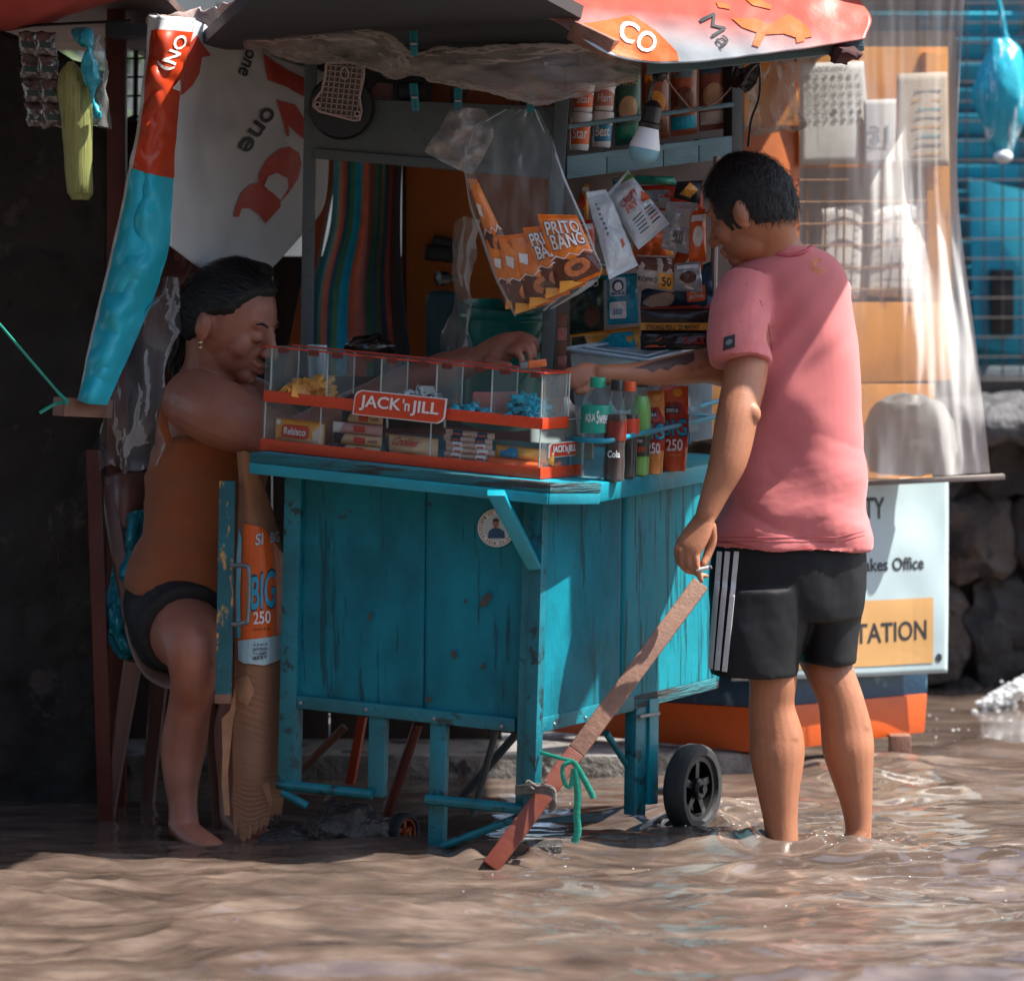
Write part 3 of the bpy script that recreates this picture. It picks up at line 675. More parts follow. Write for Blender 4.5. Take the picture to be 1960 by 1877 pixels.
warped('side_panel', [(1184, 1351), (1372, 1303), (1380, 900), (1190, 925)], PS, mat('teal_paint_lit_side', (0.002, 0.235, 0.305), 0.5, 0.25, 7, (1, 1, 0.6), 0.35, 40, spec=0.25, wear=((0.004, 0.07, 0.09), 6, 0.535, (8, 8, 0.45)), wear2=((0.05, 0.03, 0.022), 16, 0.69, (1, 1, 1))), 0.012)  # lighter teal copy; paints in the brighter light on this panel
cp('cover_strip', [(1181, 1356), (1185, 1355), (1191, 945), (1186, 945)], PS, mat('brown_gap_strip', (0.05, 0.03, 0.02), 0.8), 0.02, 0.004, 0)
b = B(); q = quad(PF(560, 1350, 0.05), PF(1010, 1400, 0.05), PS(1375, 1310, 0.02), P(860, 1290, 8.45)); b.grid(q, 2, 2); make(b, 'floor_board', M_dark, cart, solid=0.015)
def post(name, bot, top, dfun, w, th, m=M_teal_rail):
    (u0, v0), (u1, v1) = bot, top; hw = w / 2
    b = B(); plank(b, [(u0 - hw, v0), (u0 + hw, v0), (u1 + hw, v1), (u1 - hw, v1)], dfun, th, -0.004); return make(b, name, m, cart, bevel=0.004)
post('corner_post', (1003, 1545), (1020, 950), PF, 36, 0.05)
b = B(); plank(b, [(1022.5, 1543), (1036, 1541), (1051, 950), (1040, 950)], PS, 0.03, -0.002); make(b, 'corner_post', M_teal_rail, cart, bevel=0.003)
post('left_post', (547, 1505), (561, 905), PF, 33, 0.05)
cp('bottom_rail', [(566, 1355), (985, 1401), (985, 1375), (566, 1330)], PF, M_teal_rail, 0.04, 0.0)
cp('bottom_rail', [(1037, 1402), (1215, 1360), (1215, 1330), (1037, 1374)], PS, M_teal_rail, 0.04, -0.004)
cp('bottom_rail', [(1215, 1358), (1372, 1318), (1372, 1296), (1215, 1332)], PS, M_counter_edge, 0.04, -0.004)
cp('leg', [(703, 1524), (734, 1526), (738, 1366), (706, 1364)], PF, M_teal_rail, 0.03, 0.008)
cp('leg', [(818, 1632), (848, 1634), (854, 1380), (823, 1378)], PF, M_teal_rail, 0.03, 0.008)
def rod(name, a, c, r, fun=PF, off=0, m=None):
    b = B(); b.tube([fun(*a, off), fun(*c, off)], r, 10); return make(b, name, m or M_teal_rail, cart)
rod('cross_bar', (530, 1500), (712, 1520), 0.011, PF, 0.0); rod('cross_bar', (815, 1529), (1012, 1549), 0.012, PF, -0.012)
rod('brace', (834, 1624), (1000, 1561), 0.009); rod('brace', (540, 1515), (588, 1542), 0.009)
rod('brace', (1086, 1456), (1130, 1385), 0.007, PS, 0.02); rod('brace', (1160, 1402), (1219, 1492), 0.008, PS, 0.05)
rod('brace', (570, 1480), (660, 1390), 0.010, PF, 0.42, M_wood); rod('brace', (880, 1530), (1000, 1390), 0.010, PF, 0.5, M_grey); rod('brace', (905, 1560), (950, 1395), 0.008, PF, 0.35, M_grey)
rod('brace', (740, 1560), (800, 1385), 0.012, PF, 0.3, M_redpost)
b = B(); plank(b, [(660, 1500), (676, 1502), (700, 1370), (684, 1368)], PF, 0.02, 0.45); make(b, 'brace', mat('orange_red_paint', (0.42, 0.05, 0.015), 0.5), cart, bevel=0.003)
b = B(); plank(b, [(1215, 1560), (1236, 1560), (1240, 1345), (1218, 1345)], PS, 0.03, 0.0); make(b, 'axle_post', M_teal_rail, cart, bevel=0.003)
b = B(); plank(b, [(1243, 1540), (1260, 1538), (1262, 1335), (1244, 1338)], PS, 0.025, -0.012); make(b, 'axle_post', M_teal_bright, cart, bevel=0.003)
b = B(); plank(b, [(1226, 1374), (1264, 1368), (1264, 1362), (1226, 1368)], PS, 0.02, -0.02); make(b, 'clamp_band', M_steel, cart, bevel=0.001)
for (u, v) in ((575, 1345), (700, 1358), (830, 1375), (960, 1390), (1060, 1386), (1120, 1374), (1170, 1362)):
    f = PF if u < 1000 else PS; b = B(); b.ball(f(u, v, -0.003), 0.005, 0.003, 0.005, nu=8, nv=6); make(b, 'screw', M_steel, cart)
b = B(); plank(b, [(1010, 1092), (1036, 1090), (966, 948), (932, 948)], lambda u, v, o=0: P(u, v, 7.755 - 0.085 * (1092 - v) / 144 + o), 0.025, -0.012); make(b, 'bracket_brace', M_teal_bright, cart, bevel=0.003)
# bare chips in the paint (they are holes in the paint, own shapes)
for pn, lst in ((PF, ((930, 1148, 7, 16, .6), (869, 1252, 5, 9, -.3), (890, 1150, 3, 4, 0), (708, 1180, 3, 9, 0), (925, 1275, 4, 6, .5), (820, 1338, 6, 5, 0), (1010, 1345, 6, 7, 0))),):
    for (u, v, a, c, r) in lst:
        n_ = 11; pts = []
        for k in range(n_):
            th = 2 * math.pi * k / n_; rr = 1 + 0.3 * noise.noise(Vector((u + k * 1.7, v, 0)))
            x, y = a * rr * math.cos(th), c * rr * math.sin(th); pts.append(PF(u + x * math.cos(r) - y * math.sin(r), v + x * math.sin(r) + y * math.cos(r), 0.0075))
        b = B(); b.prism(pts, Vector((0, -0.0015, 0))); make(b, 'paint_chip', mat('bare_wood_chip', (0.06, 0.05, 0.045), 0.8, 0.4, 40), cart)
# counter top
A_, B_, C_, D_ = P(480, 866, 7.84), P(1052, 925, 7.665), P(1150, 925, 7.74), P(1353, 889, dS(1353) - 0.05)
e2 = (D_ - C_); D2, E2 = C_ + e2 * 1.45, A_ + e2 * 1.2
CN = (B_ - A_).cross(e2).normalized(); CN = CN if CN.z > 0 else -CN
def on_counter(u, v, lift=0):
    o_ = Vector((0, -8, HC)); r = P(u, v, 8.0) - o_; k = (A_ - o_).dot(CN) / r.dot(CN); p = o_ + r * k; return p + CN * lift
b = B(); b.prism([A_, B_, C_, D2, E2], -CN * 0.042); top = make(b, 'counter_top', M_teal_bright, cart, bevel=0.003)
fw = Vector((-0.25, -0.97, 0)).normalized() * 0.004
b = B(); b.slab(A_ + fw - CN * 0.020, B_ + fw - CN * 0.020, B_ + fw + CN * 0.001, A_ + fw + CN * 0.001, (-0.02, 0)); make(b, 'edge_strip', M_counter_edge, cart, bevel=0.002)
fw2 = fw * 1.5
b = B(); b.slab(A_ + fw2 - CN * 0.046, B_ + fw2 - CN * 0.046, B_ + fw2 - CN * 0.022, A_ + fw2 - CN * 0.022, (-0.02, 0)); make(b, 'lip_strip', M_teal_bright, cart, bevel=0.003)
fc = Vector((0.35, -0.93, 0)) * 0.004
b = B(); b.slab(B_ + fc - CN * 0.020, C_ + fc - CN * 0.020, C_ + fc + CN * 0.001, B_ + fc + CN * 0.001, (-0.02, 0)); make(b, 'edge_strip', M_counter_edge, cart, bevel=0.002)
b = B(); b.slab(B_ + fc - CN * 0.046, C_ + fc - CN * 0.046, C_ + fc - CN * 0.022, B_ + fc - CN * 0.022, (-0.02, 0)); make(b, 'lip_strip', M_teal_bright, cart, bevel=0.003)
# sticker
stk = thing('round_sticker', 'round white sticker with a printed portrait on the teal front panel', 'sticker', PF(951, 1046, 0.0))
so_ = 0.008
sq = quad(PF(913, 1048, so_), PF(989, 1048, so_), PF(989, 972, so_), PF(913, 972, so_))
patch(oval(0.5, 0.5, 0.48, 0.48, 40), sq, M_paper, stk, name='disc', lift=0.0015, thick=0.0006)
patch(oval(0.5, 0.5, 0.45, 0.45, 40), sq, M_inkgrey, stk, name='ring', lift=0.0022); patch(oval(0.5, 0.5, 0.435, 0.435, 40), sq, M_paper, stk, name='disc', lift=0.0027)
patch(oval(0.5, 0.5, 0.33, 0.33, 40), sq, mat('pale_blue_print', (0.5, 0.6, 0.66), 0.5), stk, name='portrait_ground', lift=0.0032)
patch([(0.28, 0.24), (0.72, 0.24), (0.70, 0.42), (0.56, 0.5), (0.42, 0.5), (0.31, 0.42)], sq, mat('navy_print', (0.01, 0.07, 0.16), 0.5), stk, name='portrait_shirt', lift=0.0037)
patch(oval(0.49, 0.6, 0.075, 0.1, 16), sq, mat('skin_print', (0.30, 0.14, 0.09), 0.5), stk, name='portrait_face', lift=0.0042)
patch([(0.41, 0.62), (0.42, 0.72), (0.49, 0.75), (0.56, 0.72), (0.57, 0.62), (0.53, 0.67), (0.45, 0.67)], sq, M_ink, stk, name='portrait_hair', lift=0.0047)
for i, ch in enumerate('KAKAMPI NG MASA * KABAYAN NG MASA *'):
    if ch == ' ': continue
    a = math.radians(200 - i * 10.2); r0, r1 = 0.355, 0.415; hw = 0.022
    tx, ty = math.sin(a), -math.cos(a)
    g = (lambda a, tx, ty: lambda x, y: sq(0.5 + math.cos(a) * (r0 + (r1 - r0) * y) + tx * hw * (2 * x - 1), 0.5 + math.sin(a) * (r0 + (r1 - r0) * y) + ty * hw * (2 * x - 1)))(a, tx, ty)
    lettering(ch, g, M_ink, stk, lift=0.0035)
# wheel and caster
def wheel(cen, r, w, ax, parent, m_hub, spokes=5):
    ax = ax.normalized(); t, s, u = frame_for(ax)
    wl = []
    b = B(); b.lathe(cen - ax * w / 2, ax, [(r * 0.74, 0.0), (r * 0.9, -0.002), (r * 0.97, w * 0.08), (r, w * 0.25), (r, w * 0.75), (r * 0.97, w * 0.92), (r * 0.9, w + 0.002), (r * 0.76, w + 0.001), (r * 0.72, w * 0.85), (r * 0.72, w * 0.15), (r * 0.74, 0)], 44)
    ty = make(b, 'tyre', M_rubber, parent)
    b = B(); b.lathe(cen - ax * w * 0.36, ax, [(r * 0.73, 0), (r * 0.73, w * 0.72), (r * 0.62, w * 0.70), (r * 0.60, w * 0.36), (r * 0.60, 0.0), (r * 0.73, 0)], 40); make(b, 'rim', m_hub, parent)
    b = B()
    for k in range(spokes):
        a = 2 * math.pi * k / spokes + 0.4; dv = s * math.cos(a) + u * math.sin(a)
        b.bar(cen + dv * r * 0.15, cen + dv * r * 0.64, w * 0.35, r * 0.22, up=ax)
    make(b, 'spokes', m_hub, parent, bevel=0.002)
    b = B(); b.lathe(cen - ax * w * 0.5, ax, [(0.001, 0), (r * 0.24, 0), (r * 0.24, w * 0.9), (r * 0.2, w), (r * 0.1, w), (r * 0.1, w * 1.15), (0.001, w * 1.15)], 22); make(b, 'hub', m_hub, parent)
axw = Vector((0.85, -0.53, 0.0))
wh = bpy.data.objects.new('wheel', None); COL.objects.link(wh); wh.parent = cart; wl_ = P(1326, 1508, 8.20); wh.location = wl_ - world_loc(cart); wh.empty_display_size = 0.05
wheel(wl_, 0.102, 0.05, axw, wh, M_black)
ws = bpy.data.objects.new('caster', None); COL.objects.link(ws); ws.parent = cart; wl2 = P(772, 1592, 8.1); ws.location = wl2 - world_loc(cart)
wheel(wl2, 0.045, 0.03, Vector((0.8, -0.6, 0)), ws, mat('orange_hub', (0.30, 0.06, 0.015), 0.5))
b = B(); b.tube([P(1240, 1515, 8.3), P(1330, 1508, 8.19)], 0.01, 10); make(b, 'axle', M_steel, cart)
# blue guard rail round the bottles
M_rail = mat('blue_guard_rail', (0.01, 0.26, 0.38), 0.35, 0.2, 12, bump=0.2)
b = B(); b.tube(path([P(1085, 838, 7.86), P(1120, 842, 7.80), P(1158, 844, 7.775), P(1190, 838, 7.82), P(1280, 818, 8.06), P(1372, 797, 8.32), P(1450, 780, 8.5)], 30), 0.0058, 8); rl = make(b, 'guard_rail', M_rail, cart)
b = B(); b.tube(path([P(1300, 790, 8.25), P(1372, 768, 8.42), P(1450, 750, 8.6)], 10), 0.0058, 8); make(b, 'guard_rail', M_rail, cart)
b = B(); b.tube([P(1318, 778, 8.28), P(1318, 850, 8.28)], 0.005, 8); make(b, 'rail_post', M_rail, cart)
b = B(); b.tube([P(1090, 838, 7.86), P(1090, 900, 7.86)], 0.005, 8); make(b, 'rail_post', M_rail, cart)
b = B(); b.tube([P(1300, 790, 8.25), P(1372, 797, 8.32)], 0.005, 8); make(b, 'guard_rail', M_rail, cart)

# cart superstructure
b = B(); plank(b, [(574, 720), (598, 720), (606, 118), (583, 118)], lambda u, v, o=0: P(u, v, 8.22 + o), 0.03); make(b, 'upright', M_grey, cart, bevel=0.003)
b = B(); plank(b, [(1032, 730), (1056, 730), (1090, 175), (1062, 175)], lambda u, v, o=0: P(u, v, 8.02 + o), 0.035); make(b, 'upright', M_grey, cart, bevel=0.003)
def PU(u, v, o=0): return P(u, v, 8.22 - (u - 590) / 480 * 0.2 + o)
b = B(); plank(b, [(590, 302), (1075, 345), (1082, 205), (590, 186)], PU, 0.02, 0.005); make(b, 'header_board', M_grey, cart, bevel=0.003)
b = B(); plank(b, [(601, 304), (940, 330), (940, 312), (601, 284)], PU, 0.02, -0.006); make(b, 'header_batten', M_grey, cart, bevel=0.003)
def dH(u): return 8.05 + (u - 1085) / 330 * 0.42
def PH(u, v, o=0): return P(u, v, dH(u) + o)
xs_ = [1085, 1162, 1270, 1338, 1417]
for a, c in zip(xs_[:-1], xs_[1:]):
    ya, yc = 343 - (a - 1085) * 0.128, 343 - (c - 1085) * 0.128
    b = B(); plank(b, [(a + 0.8, ya), (c - 0.8, yc), (c - 0.8, yc - 42), (a + 0.8, ya - 44)], PH, 0.018, random.uniform(0, 0.003)); make(b, 'shelf_board', M_shelf, cart, bevel=0.002)
b = B(); b.slab(PH(1085, 300, 0.005), PH(1417, 259, 0.005), PH(1417, 262, 0.22), PH(1085, 303, 0.22), (-0.012, 0)); make(b, 'shelf', M_shelf, cart)
b = B(); b.tube([PH(1085, 243), PH(1402, 200)], 0.006, 8); make(b, 'shelf_rail', M_shelf, cart)
b = B(); plank(b, [(1401, 335), (1420, 332), (1422, 110), (1402, 112)], PH, 0.03, 0.0); make(b, 'upright', M_dark, cart, bevel=0.003)
b = B(); plank(b, [(1085, 460), (1425, 460), (1425, 100), (1085, 100)], PH, 0.012, 0.25); make(b, 'rack_back', mat('brown_back_board', (0.07, 0.04, 0.03), 0.7, 0.4, 5), cart)
b = B(); plank(b, [(1060, 760), (1425, 760), (1425, 460), (1060, 460)], PH, 0.012, 0.27); make(b, 'rack_back', mat('brown_back_board', (0.07, 0.04, 0.03)), cart)
b = B(); b.tube(path([P(1372, 300, 8.35), P(1366, 560, 8.3), P(1368, 700, 8.3)], 10), 0.008, 8); make(b, 'upright', mat('pale_conduit', (0.3, 0.25, 0.22), 0.5), cart)
b = B(); plank(b, [(1238, 143), (1655, 97), (1652, 74), (1238, 116)], lambda u, v, o=0: P(u, v, 7.78 + o), 0.04); make(b, 'front_beam', M_shelf, cart, bevel=0.003)
# canopy roof (dark underside) and roof behind
b = B(); z0 = 1.765
b.box8([Vector(q) for q in ((-0.74, 0.35, 1.80), (0.30, 0.35, 1.80), (-0.03, -0.95, 1.885), (-0.46, -0.95, 1.885), (-0.74, 0.35, 1.83), (0.30, 0.35, 1.83), (-0.03, -0.95, 1.915), (-0.46, -0.95, 1.915))]); make(b, 'canopy_roof', M_dark, cart)
b = B(); b.box8([Vector(q) for q in ((-0.95, 0.30, 1.832), (0.80, 0.30, 1.832), (0.80, 1.5, 1.82), (-0.95, 1.5, 1.82), (-0.95, 0.30, 1.86), (0.80, 0.30, 1.86), (0.80, 1.5, 1.85), (-0.95, 1.5, 1.85))]); make(b, 'canopy_roof', M_dark, cart)
b = B(); plank(b, [(440, 52), (1110, 128), (1110, 96), (440, 30)], lambda u, v, o=0: P(u, v, 8.36 - (u - 440) / 670 * 0.2 + o), 0.03, 0.0); make(b, 'canopy_beam', M_dark, cart, bevel=0.003)
b = B(); plank(b, [(540, 215), (1105, 225), (1105, 40), (540, 30)], lambda u, v, o=0: P(u, v, 8.62 + o), 0.02); make(b, 'gap_shade_board', M_dark, cart)  # added dark board standing in for shade behind the roll
b = B(); b.tube(path([P(505, 55, 8.25), P(560, 72, 8.2), P(610, 76, 8.2), P(640, 84, 8.2)], 14), 0.003, 6); make(b, 'hook_chain', M_steel, cart)
# door edge, handle of the opened flap at the woman's knees
M_flap = mat('teal_flap_chipped', (0.006, 0.11, 0.14), 0.5, 0.3, 10, bump=0.4, bscale=60, wear=((0.72, 0.36, 0.06), 16, 0.545, (1.8, 1, 0.7)))
flap = thing('cart_flap', 'opened teal flap edge with yellow paint chips and a metal handle', 'flap', P(432, 1345, 7.93))
b = B(); b.bar(P(428, 1330, 7.93), P(436, 920, 7.95), 0.036, 0.03, up=Vector((0, -1, 0))); make(b, 'edge_board', M_flap, flap, bevel=0.003)
b = B(); b.bar(P(427, 1345, 7.93), P(427, 1326, 7.93), 0.037, 0.031, up=Vector((0, -1, 0))); make(b, 'bare_end', M_wood, flap, bevel=0.003)
b = B(); b.tube(path([P(443, 1082, 7.92), P(470, 1083, 7.90), P(477, 1096, 7.89), P(475, 1180, 7.89), P(468, 1192, 7.90), P(444, 1195, 7.92)], 30), 0.0055, 8); make(b, 'handle', M_steel, flap)
# ------------------------------------------------------------ tarpaulins and hanging plastics
def tarp_mat(name, low, high, z0, z1, slope, rough=0.4, transl=0.25):
    """printed tarpaulin: white border fading to a printed colour, laid out in the cloth's own coordinates"""
    m = bpy.data.materials.new(name); m.use_nodes = True; t = m.node_tree; p = t.nodes['Principled BSDF']
    tc = _n(t, 'ShaderNodeTexCoord').outputs['Object']; sx = _n(t, 'ShaderNodeSeparateXYZ'); t.links.new(tc, sx.inputs[0])
    ma = _n(t, 'ShaderNodeMath', operation='MULTIPLY_ADD'); ma.inputs[1].default_value = slope; t.links.new(sx.outputs[0], ma.inputs[0]); t.links.new(sx.outputs[2], ma.inputs[2])
    nz = _n(t, 'ShaderNodeMath', operation='MULTIPLY_ADD'); nz.inputs[1].default_value = 0.05; t.links.new(_noise(t, tc, 7, 3), nz.inputs[0]); t.links.new(ma.outputs[0], nz.inputs[2])
    mr = _n(t, 'ShaderNodeMapRange'); mr.inputs[1].default_value = z0; mr.inputs[2].default_value = z1; t.links.new(nz.outputs[0], mr.inputs[0])
    c = _mix(t, mr.outputs[0], low, high); t.links.new(c, p.inputs['Base Color']); p.inputs['Roughness'].default_value = rough
    b = _n(t, 'ShaderNodeBump'); b.inputs['Strength'].default_value = 0.3; b.inputs['Distance'].default_value = 0.006
    t.links.new(_noise(t, tc, 18, 4), b.inputs['Height']); t.links.new(b.outputs[0], p.inputs['Normal'])
    tr = _n(t, 'ShaderNodeBsdfTranslucent'); t.links.new(c, tr.inputs[0]); mx = _n(t, 'ShaderNodeMixShader'); mx.inputs[0].default_value = transl
    o = t.nodes['Material Output']; t.links.new(p.outputs[0], mx.inputs[1]); t.links.new(tr.outputs[0], mx.inputs[2]); t.links.new(mx.outputs[0], o.inputs[0])
    return m
# right awning
awn = thing('awning_tarp', 'red and white printed tarpaulin draped over the right front of the cart roof', 'tarpaulin', P(1380, 120, 7.72))
rows = [[(1095, 62, 7.74), (1165, 104, 7.70), (1245, 121, 7.70), (1340, 118, 7.71), (1450, 105, 7.72), (1560, 92, 7.73), (1656, 76, 7.75)],
        [(1060, 40, 7.76), (1150, 52, 7.75), (1240, 62, 7.745), (1340, 60, 7.745), (1450, 52, 7.755), (1560, 40, 7.775), (1668, 36, 7.80)],
        [(955, 0, 7.78), (1070, -6, 7.81), (1200, -5, 7.82), (1330, -8, 7.82), (1450, -12, 7.83), (1560, -16, 7.84), (1640, -10, 7.88)],
        [(850, -70, 7.9), (1000, -72, 7.95), (1150, -74, 7.97), (1300, -76, 7.97), (1450, -78, 7.98), (1560, -80, 8.0), (1625, -74, 8.05)],
        [(850, -60, 8.8), (1000, -60, 8.8), (1150, -60, 8.8), (1300, -60, 8.8), (1450, -60, 8.8), (1540, -60, 8.85), (1600, -55, 8.9)]]
af = sheet(rows); afw = lambda s, t: af(s, t) + Vector((0, 1, 0.3)) * (noise.fractal(af(s, t) * 6, 1, 2, 3) * 0.014)
b = B(); b.grid(afw, 90, 60)
make(b, 'cloth', tarp_mat('pink_printed_tarp', (0.52, 0.56, 0.58), (0.60, 0.125, 0.085), 0.045, 0.125, 0.085, 0.4, 0.3), awn, solid=0.002)
ipatch([(1110, 44), (1205, 20), (1290, 28), (1345, 36)][:0] + [(1112, 46), (1160, 40), (1208, 30), (1255, 60), (1296, 100), (1300, 117), (1245, 118), (1180, 106), (1138, 75)], afw, M_orange, awn, name='orange_corner_print', lift=0.002, cuts=10)
M_wp = mat('white_print', (0.78, 0.76, 0.74), 0.5, 0.05, 5, bump=0)
lettering('CO', sub(afw, (1178, 72), (1246, 108), (1262, 74), (1190, 34)), M_wp, awn, lift=0.004, cuts=6)
lettering('~Ma', sub(afw, (1338, 40), (1382, 96), (1408, 78), (1366, 26)), M_ink, awn, lift=0.004, cuts=5)
for pts in ([(1400, 36), (1450, 37), (1470, 50), (1510, 28), (1545, 52), (1555, 72), (1530, 76), (1500, 66), (1465, 68), (1452, 92), (1440, 88), (1448, 64), (1420, 54)], [(1500, 38), (1530, 40), (1543, 60), (1540, 80), (1525, 84), (1522, 64)], [(1420, -6), (1455, 2), (1478, 12), (1475, 20), (1440, 12)], [(1370, 5), (1395, 12), (1398, 20), (1375, 16)]):
    ipatch(pts, afw, M_orange, awn, name='big_letter_print', lift=0.003, cuts=8)
b = B(); b.bar(P(1098, 58, 7.76), P(1178, 96, 7.72), 0.05, 0.045); one(b, 'roof_pole', mat('rough_brown_pole', (0.22, 0.10, 0.065), 0.7, 0.4, 12, bump=0.8, bscale=50), 'splintered brown pole end rolled in the awning corner', 'pole', bevel=0.006)
b = B(); b.ball(P(1618, 100, 7.76), 0.038, 0.03, 0.022); crumple(b, 0.02, 25); one(b, 'rag_bundle', mat('maroon_rag', (0.05, 0.012, 0.012), 0.8, 0.4, 20), 'small dark maroon rag tucked under the awning end', 'rag')
# beige cloth over the canopy's left edge
bt = sheet([[(285, 62, 8.22), (330, 52, 8.22), (400, 44, 8.2), (470, 22, 8.05), (560, -14, 7.8)], [(288, 24, 8.25), (335, 26, 8.25), (400, 18, 8.22), (455, -4, 8.05), (530, -40, 7.8)]])
b = B(); b.grid(bt, 60, 8); crumple(b, 0.016, 20, (1, 1, 1)); one(b, 'beige_cloth', mat('beige_canvas', (0.36, 0.27, 0.24), 0.8, 0.15, 8, bump=0.4, bscale=60), 'folded beige cloth edge under the dark canopy at upper left', 'cloth', solid=0.003)
# left tarpaulin: folded strip and the back panel
lt = thing('left_tarp', 'big printed tarpaulin with orange and cyan folded edge hanging behind the seated woman', 'tarpaulin', P(190, 770, 8.0))
rows = [[(150, 765, 7.92), (163, 768, 7.9), (180, 771, 7.9), (202, 774, 7.94)], [(178, 630, 7.96), (205, 628, 7.93), (235, 634, 7.94), (262, 640, 8.0)], [(212, 480, 8.0), (245, 482, 7.97), (285, 486, 7.98), (318, 490, 8.05)], [(247, 330, 8.04), (270, 338, 8.01), (300, 346, 8.02), (330, 352, 8.08)], [(270, 190, 8.08), (290, 190, 8.05), (315, 190, 8.06), (341, 190, 8.12)], [(286, 30, 8.12), (310, 32, 8.10), (345, 34, 8.12), (374, 36, 8.16)]]
ls = sheet(rows); lsw = lambda s, t: ls(s, t) + Vector((0, noise.fractal(ls(s, t) * 7, 1, 2, 3) * 0.028 - 0.014 * math.sin(s * 3.14) - abs(noise.noise(Vector((ls(s, t).x * 16 + ls(s, t).z * 9, 0, ls(s, t).z * 15 - ls(s, t).x * 12)))) * 0.030, 0))
M_tw = mat('white_tarp', (0.62, 0.66, 0.68), 0.5, 0.05, 4, bump=0.15, bscale=14, transl=0.12)
M_tcy = mat('cyan_tarp', (0.015, 0.50, 0.66), 0.42, 0.15, 6, bump=0.35, bscale=16, transl=0.1)
M_tor = mat('orange_tarp', (0.58, 0.055, 0.012), 0.42, 0.12, 6, bump=0.35, bscale=16, transl=0.15)
b = B(); b.grid(lsw, 30, 150); make(b, 'folded_edge', M_tw, lt, solid=0.002)
def spatch(t0, t1, s0, s1, m, nm, up=0.0):
    b = B(); b.grid(lambda s, t: (lambda ss, tt: lsw(ss, tt) + normal_at(lsw, ss, tt) * 0.004)(s0 + (s1 - s0) * s, t0 + (t1 - t0 + up * s) * t), 30, 110); make(b, nm, m, lt)
spatch(0.0, 0.612, 0.10, 1.0, M_tcy, 'cyan_print'); spatch(0.613, 0.965, 0.14, 1.0, M_tor, 'orange_print')
lettering('ON)', sub(lsw, (330, 62), (302, 128), (326, 138), (358, 72)), M_wp, lt, lift=0.006, cuts=6)
ipatch([(325, 170), (341, 150), (341, 176)], lsw, M_wp, lt, name='white_print', lift=0.006)
rows = [[(325, 470, 8.07), (395, 520, 8.25), (455, 528, 8.42), (506, 524, 8.5), (586, 440, 8.62)], [(328, 360, 8.08), (400, 372, 8.28), (470, 385, 8.42), (535, 390, 8.5), (622, 385, 8.62)], [(338, 200, 8.12), (410, 210, 8.30), (480, 222, 8.42), (548, 235, 8.5), (632, 240, 8.62)], [(370, 38, 8.17), (420, 60, 8.32), (480, 85, 8.42), (548, 115, 8.5), (634, 140, 8.62)]]
lb = sheet(rows); lbw = lambda s, t: lb(s, t) + Vector((0, noise.fractal(lb(s, t) * 4.5, 1, 2, 3) * 0.03, 0))
b = B(); b.grid(lbw, 60, 60); make(b, 'back_panel', M_tw, lt, solid=0.002)
z = lambda l: [(x / 3, y / 3) for x, y in l]
M_tr = mat('red_tarp_print', (0.42, 0.05, 0.03), 0.5, 0.1, 6, bump=0.1)
ipatch(z([(1335, 1245), (1345, 1190), (1380, 1105), (1430, 1060), (1480, 1050), (1480, 1000), (1530, 910), (1600, 855), (1660, 845), (1712, 880), (1725, 940), (1705, 1030), (1650, 1110), (1605, 1160), (1605, 1190), (1520, 1285), (1480, 1230), (1430, 1195), (1380, 1195), (1365, 1245)]), lbw, M_tr, lt, name='big_letter_print', lift=0.004, cuts=12)
ipatch(z([(1505, 1065), (1530, 1010), (1580, 990), (1640, 1020), (1645, 1080), (1600, 1150), (1560, 1110), (1520, 1080)]), lbw, M_tw, lt, name='letter_counter', lift=0.007, cuts=6)
ipatch(z([(1505, 310), (1745, 450), (1738, 555), (1640, 500), (1530, 460)]), lbw, M_tr, lt, name='big_letter_print', lift=0.004, cuts=8)
ipatch(z([(1580, 570), (1690, 600), (1740, 680), (1740, 800), (1650, 720), (1655, 785), (1640, 785), (1615, 680)]), lbw, M_tr, lt, name='big_letter_print', lift=0.004, cuts=8)
ipatch(z([(1030, 230), (1120, 200), (1200, 320), (1150, 330), (1135, 420), (1095, 490), (1030, 550)]), lbw, M_tr, lt, name='orange_corner_print', lift=0.005, cuts=8)
lettering('one', sub(lbw, (506, 200), (450, 282), (472, 296), (528, 216)), M_ink, lt, lift=0.005, cuts=6)
lettering('one', sub(lbw, (470, 92), (452, 140), (470, 150), (486, 100)), M_ink, lt, lift=0.005, cuts=5)
# wood stub and green string at the tarp's lower corner
b = B(); b.bar(P(112, 778, 7.9), P(205, 782, 8.0), 0.042, 0.042); one(b, 'timber_stub', M_wood, 'sawn timber stub holding the lower end of the cyan tarp strip', 'timber', bevel=0.003)
M_gstr = mat('green_straw_twine', (0.01, 0.30, 0.22), 0.4, 0.2, 30, bump=0.2)
b = B(); b.tube(path([P(-40, 575, 7.75), P(40, 668, 7.8), P(112, 752, 7.87)], 16), 0.0032, 6); b.tube(path([P(112, 752, 7.87), P(128, 770, 7.86), P(108, 772, 7.87), P(76, 790, 7.86)], 14), 0.0042, 6); one(b, 'green_twine', M_gstr, 'taut green twine tied to the timber stub at left', 'string')
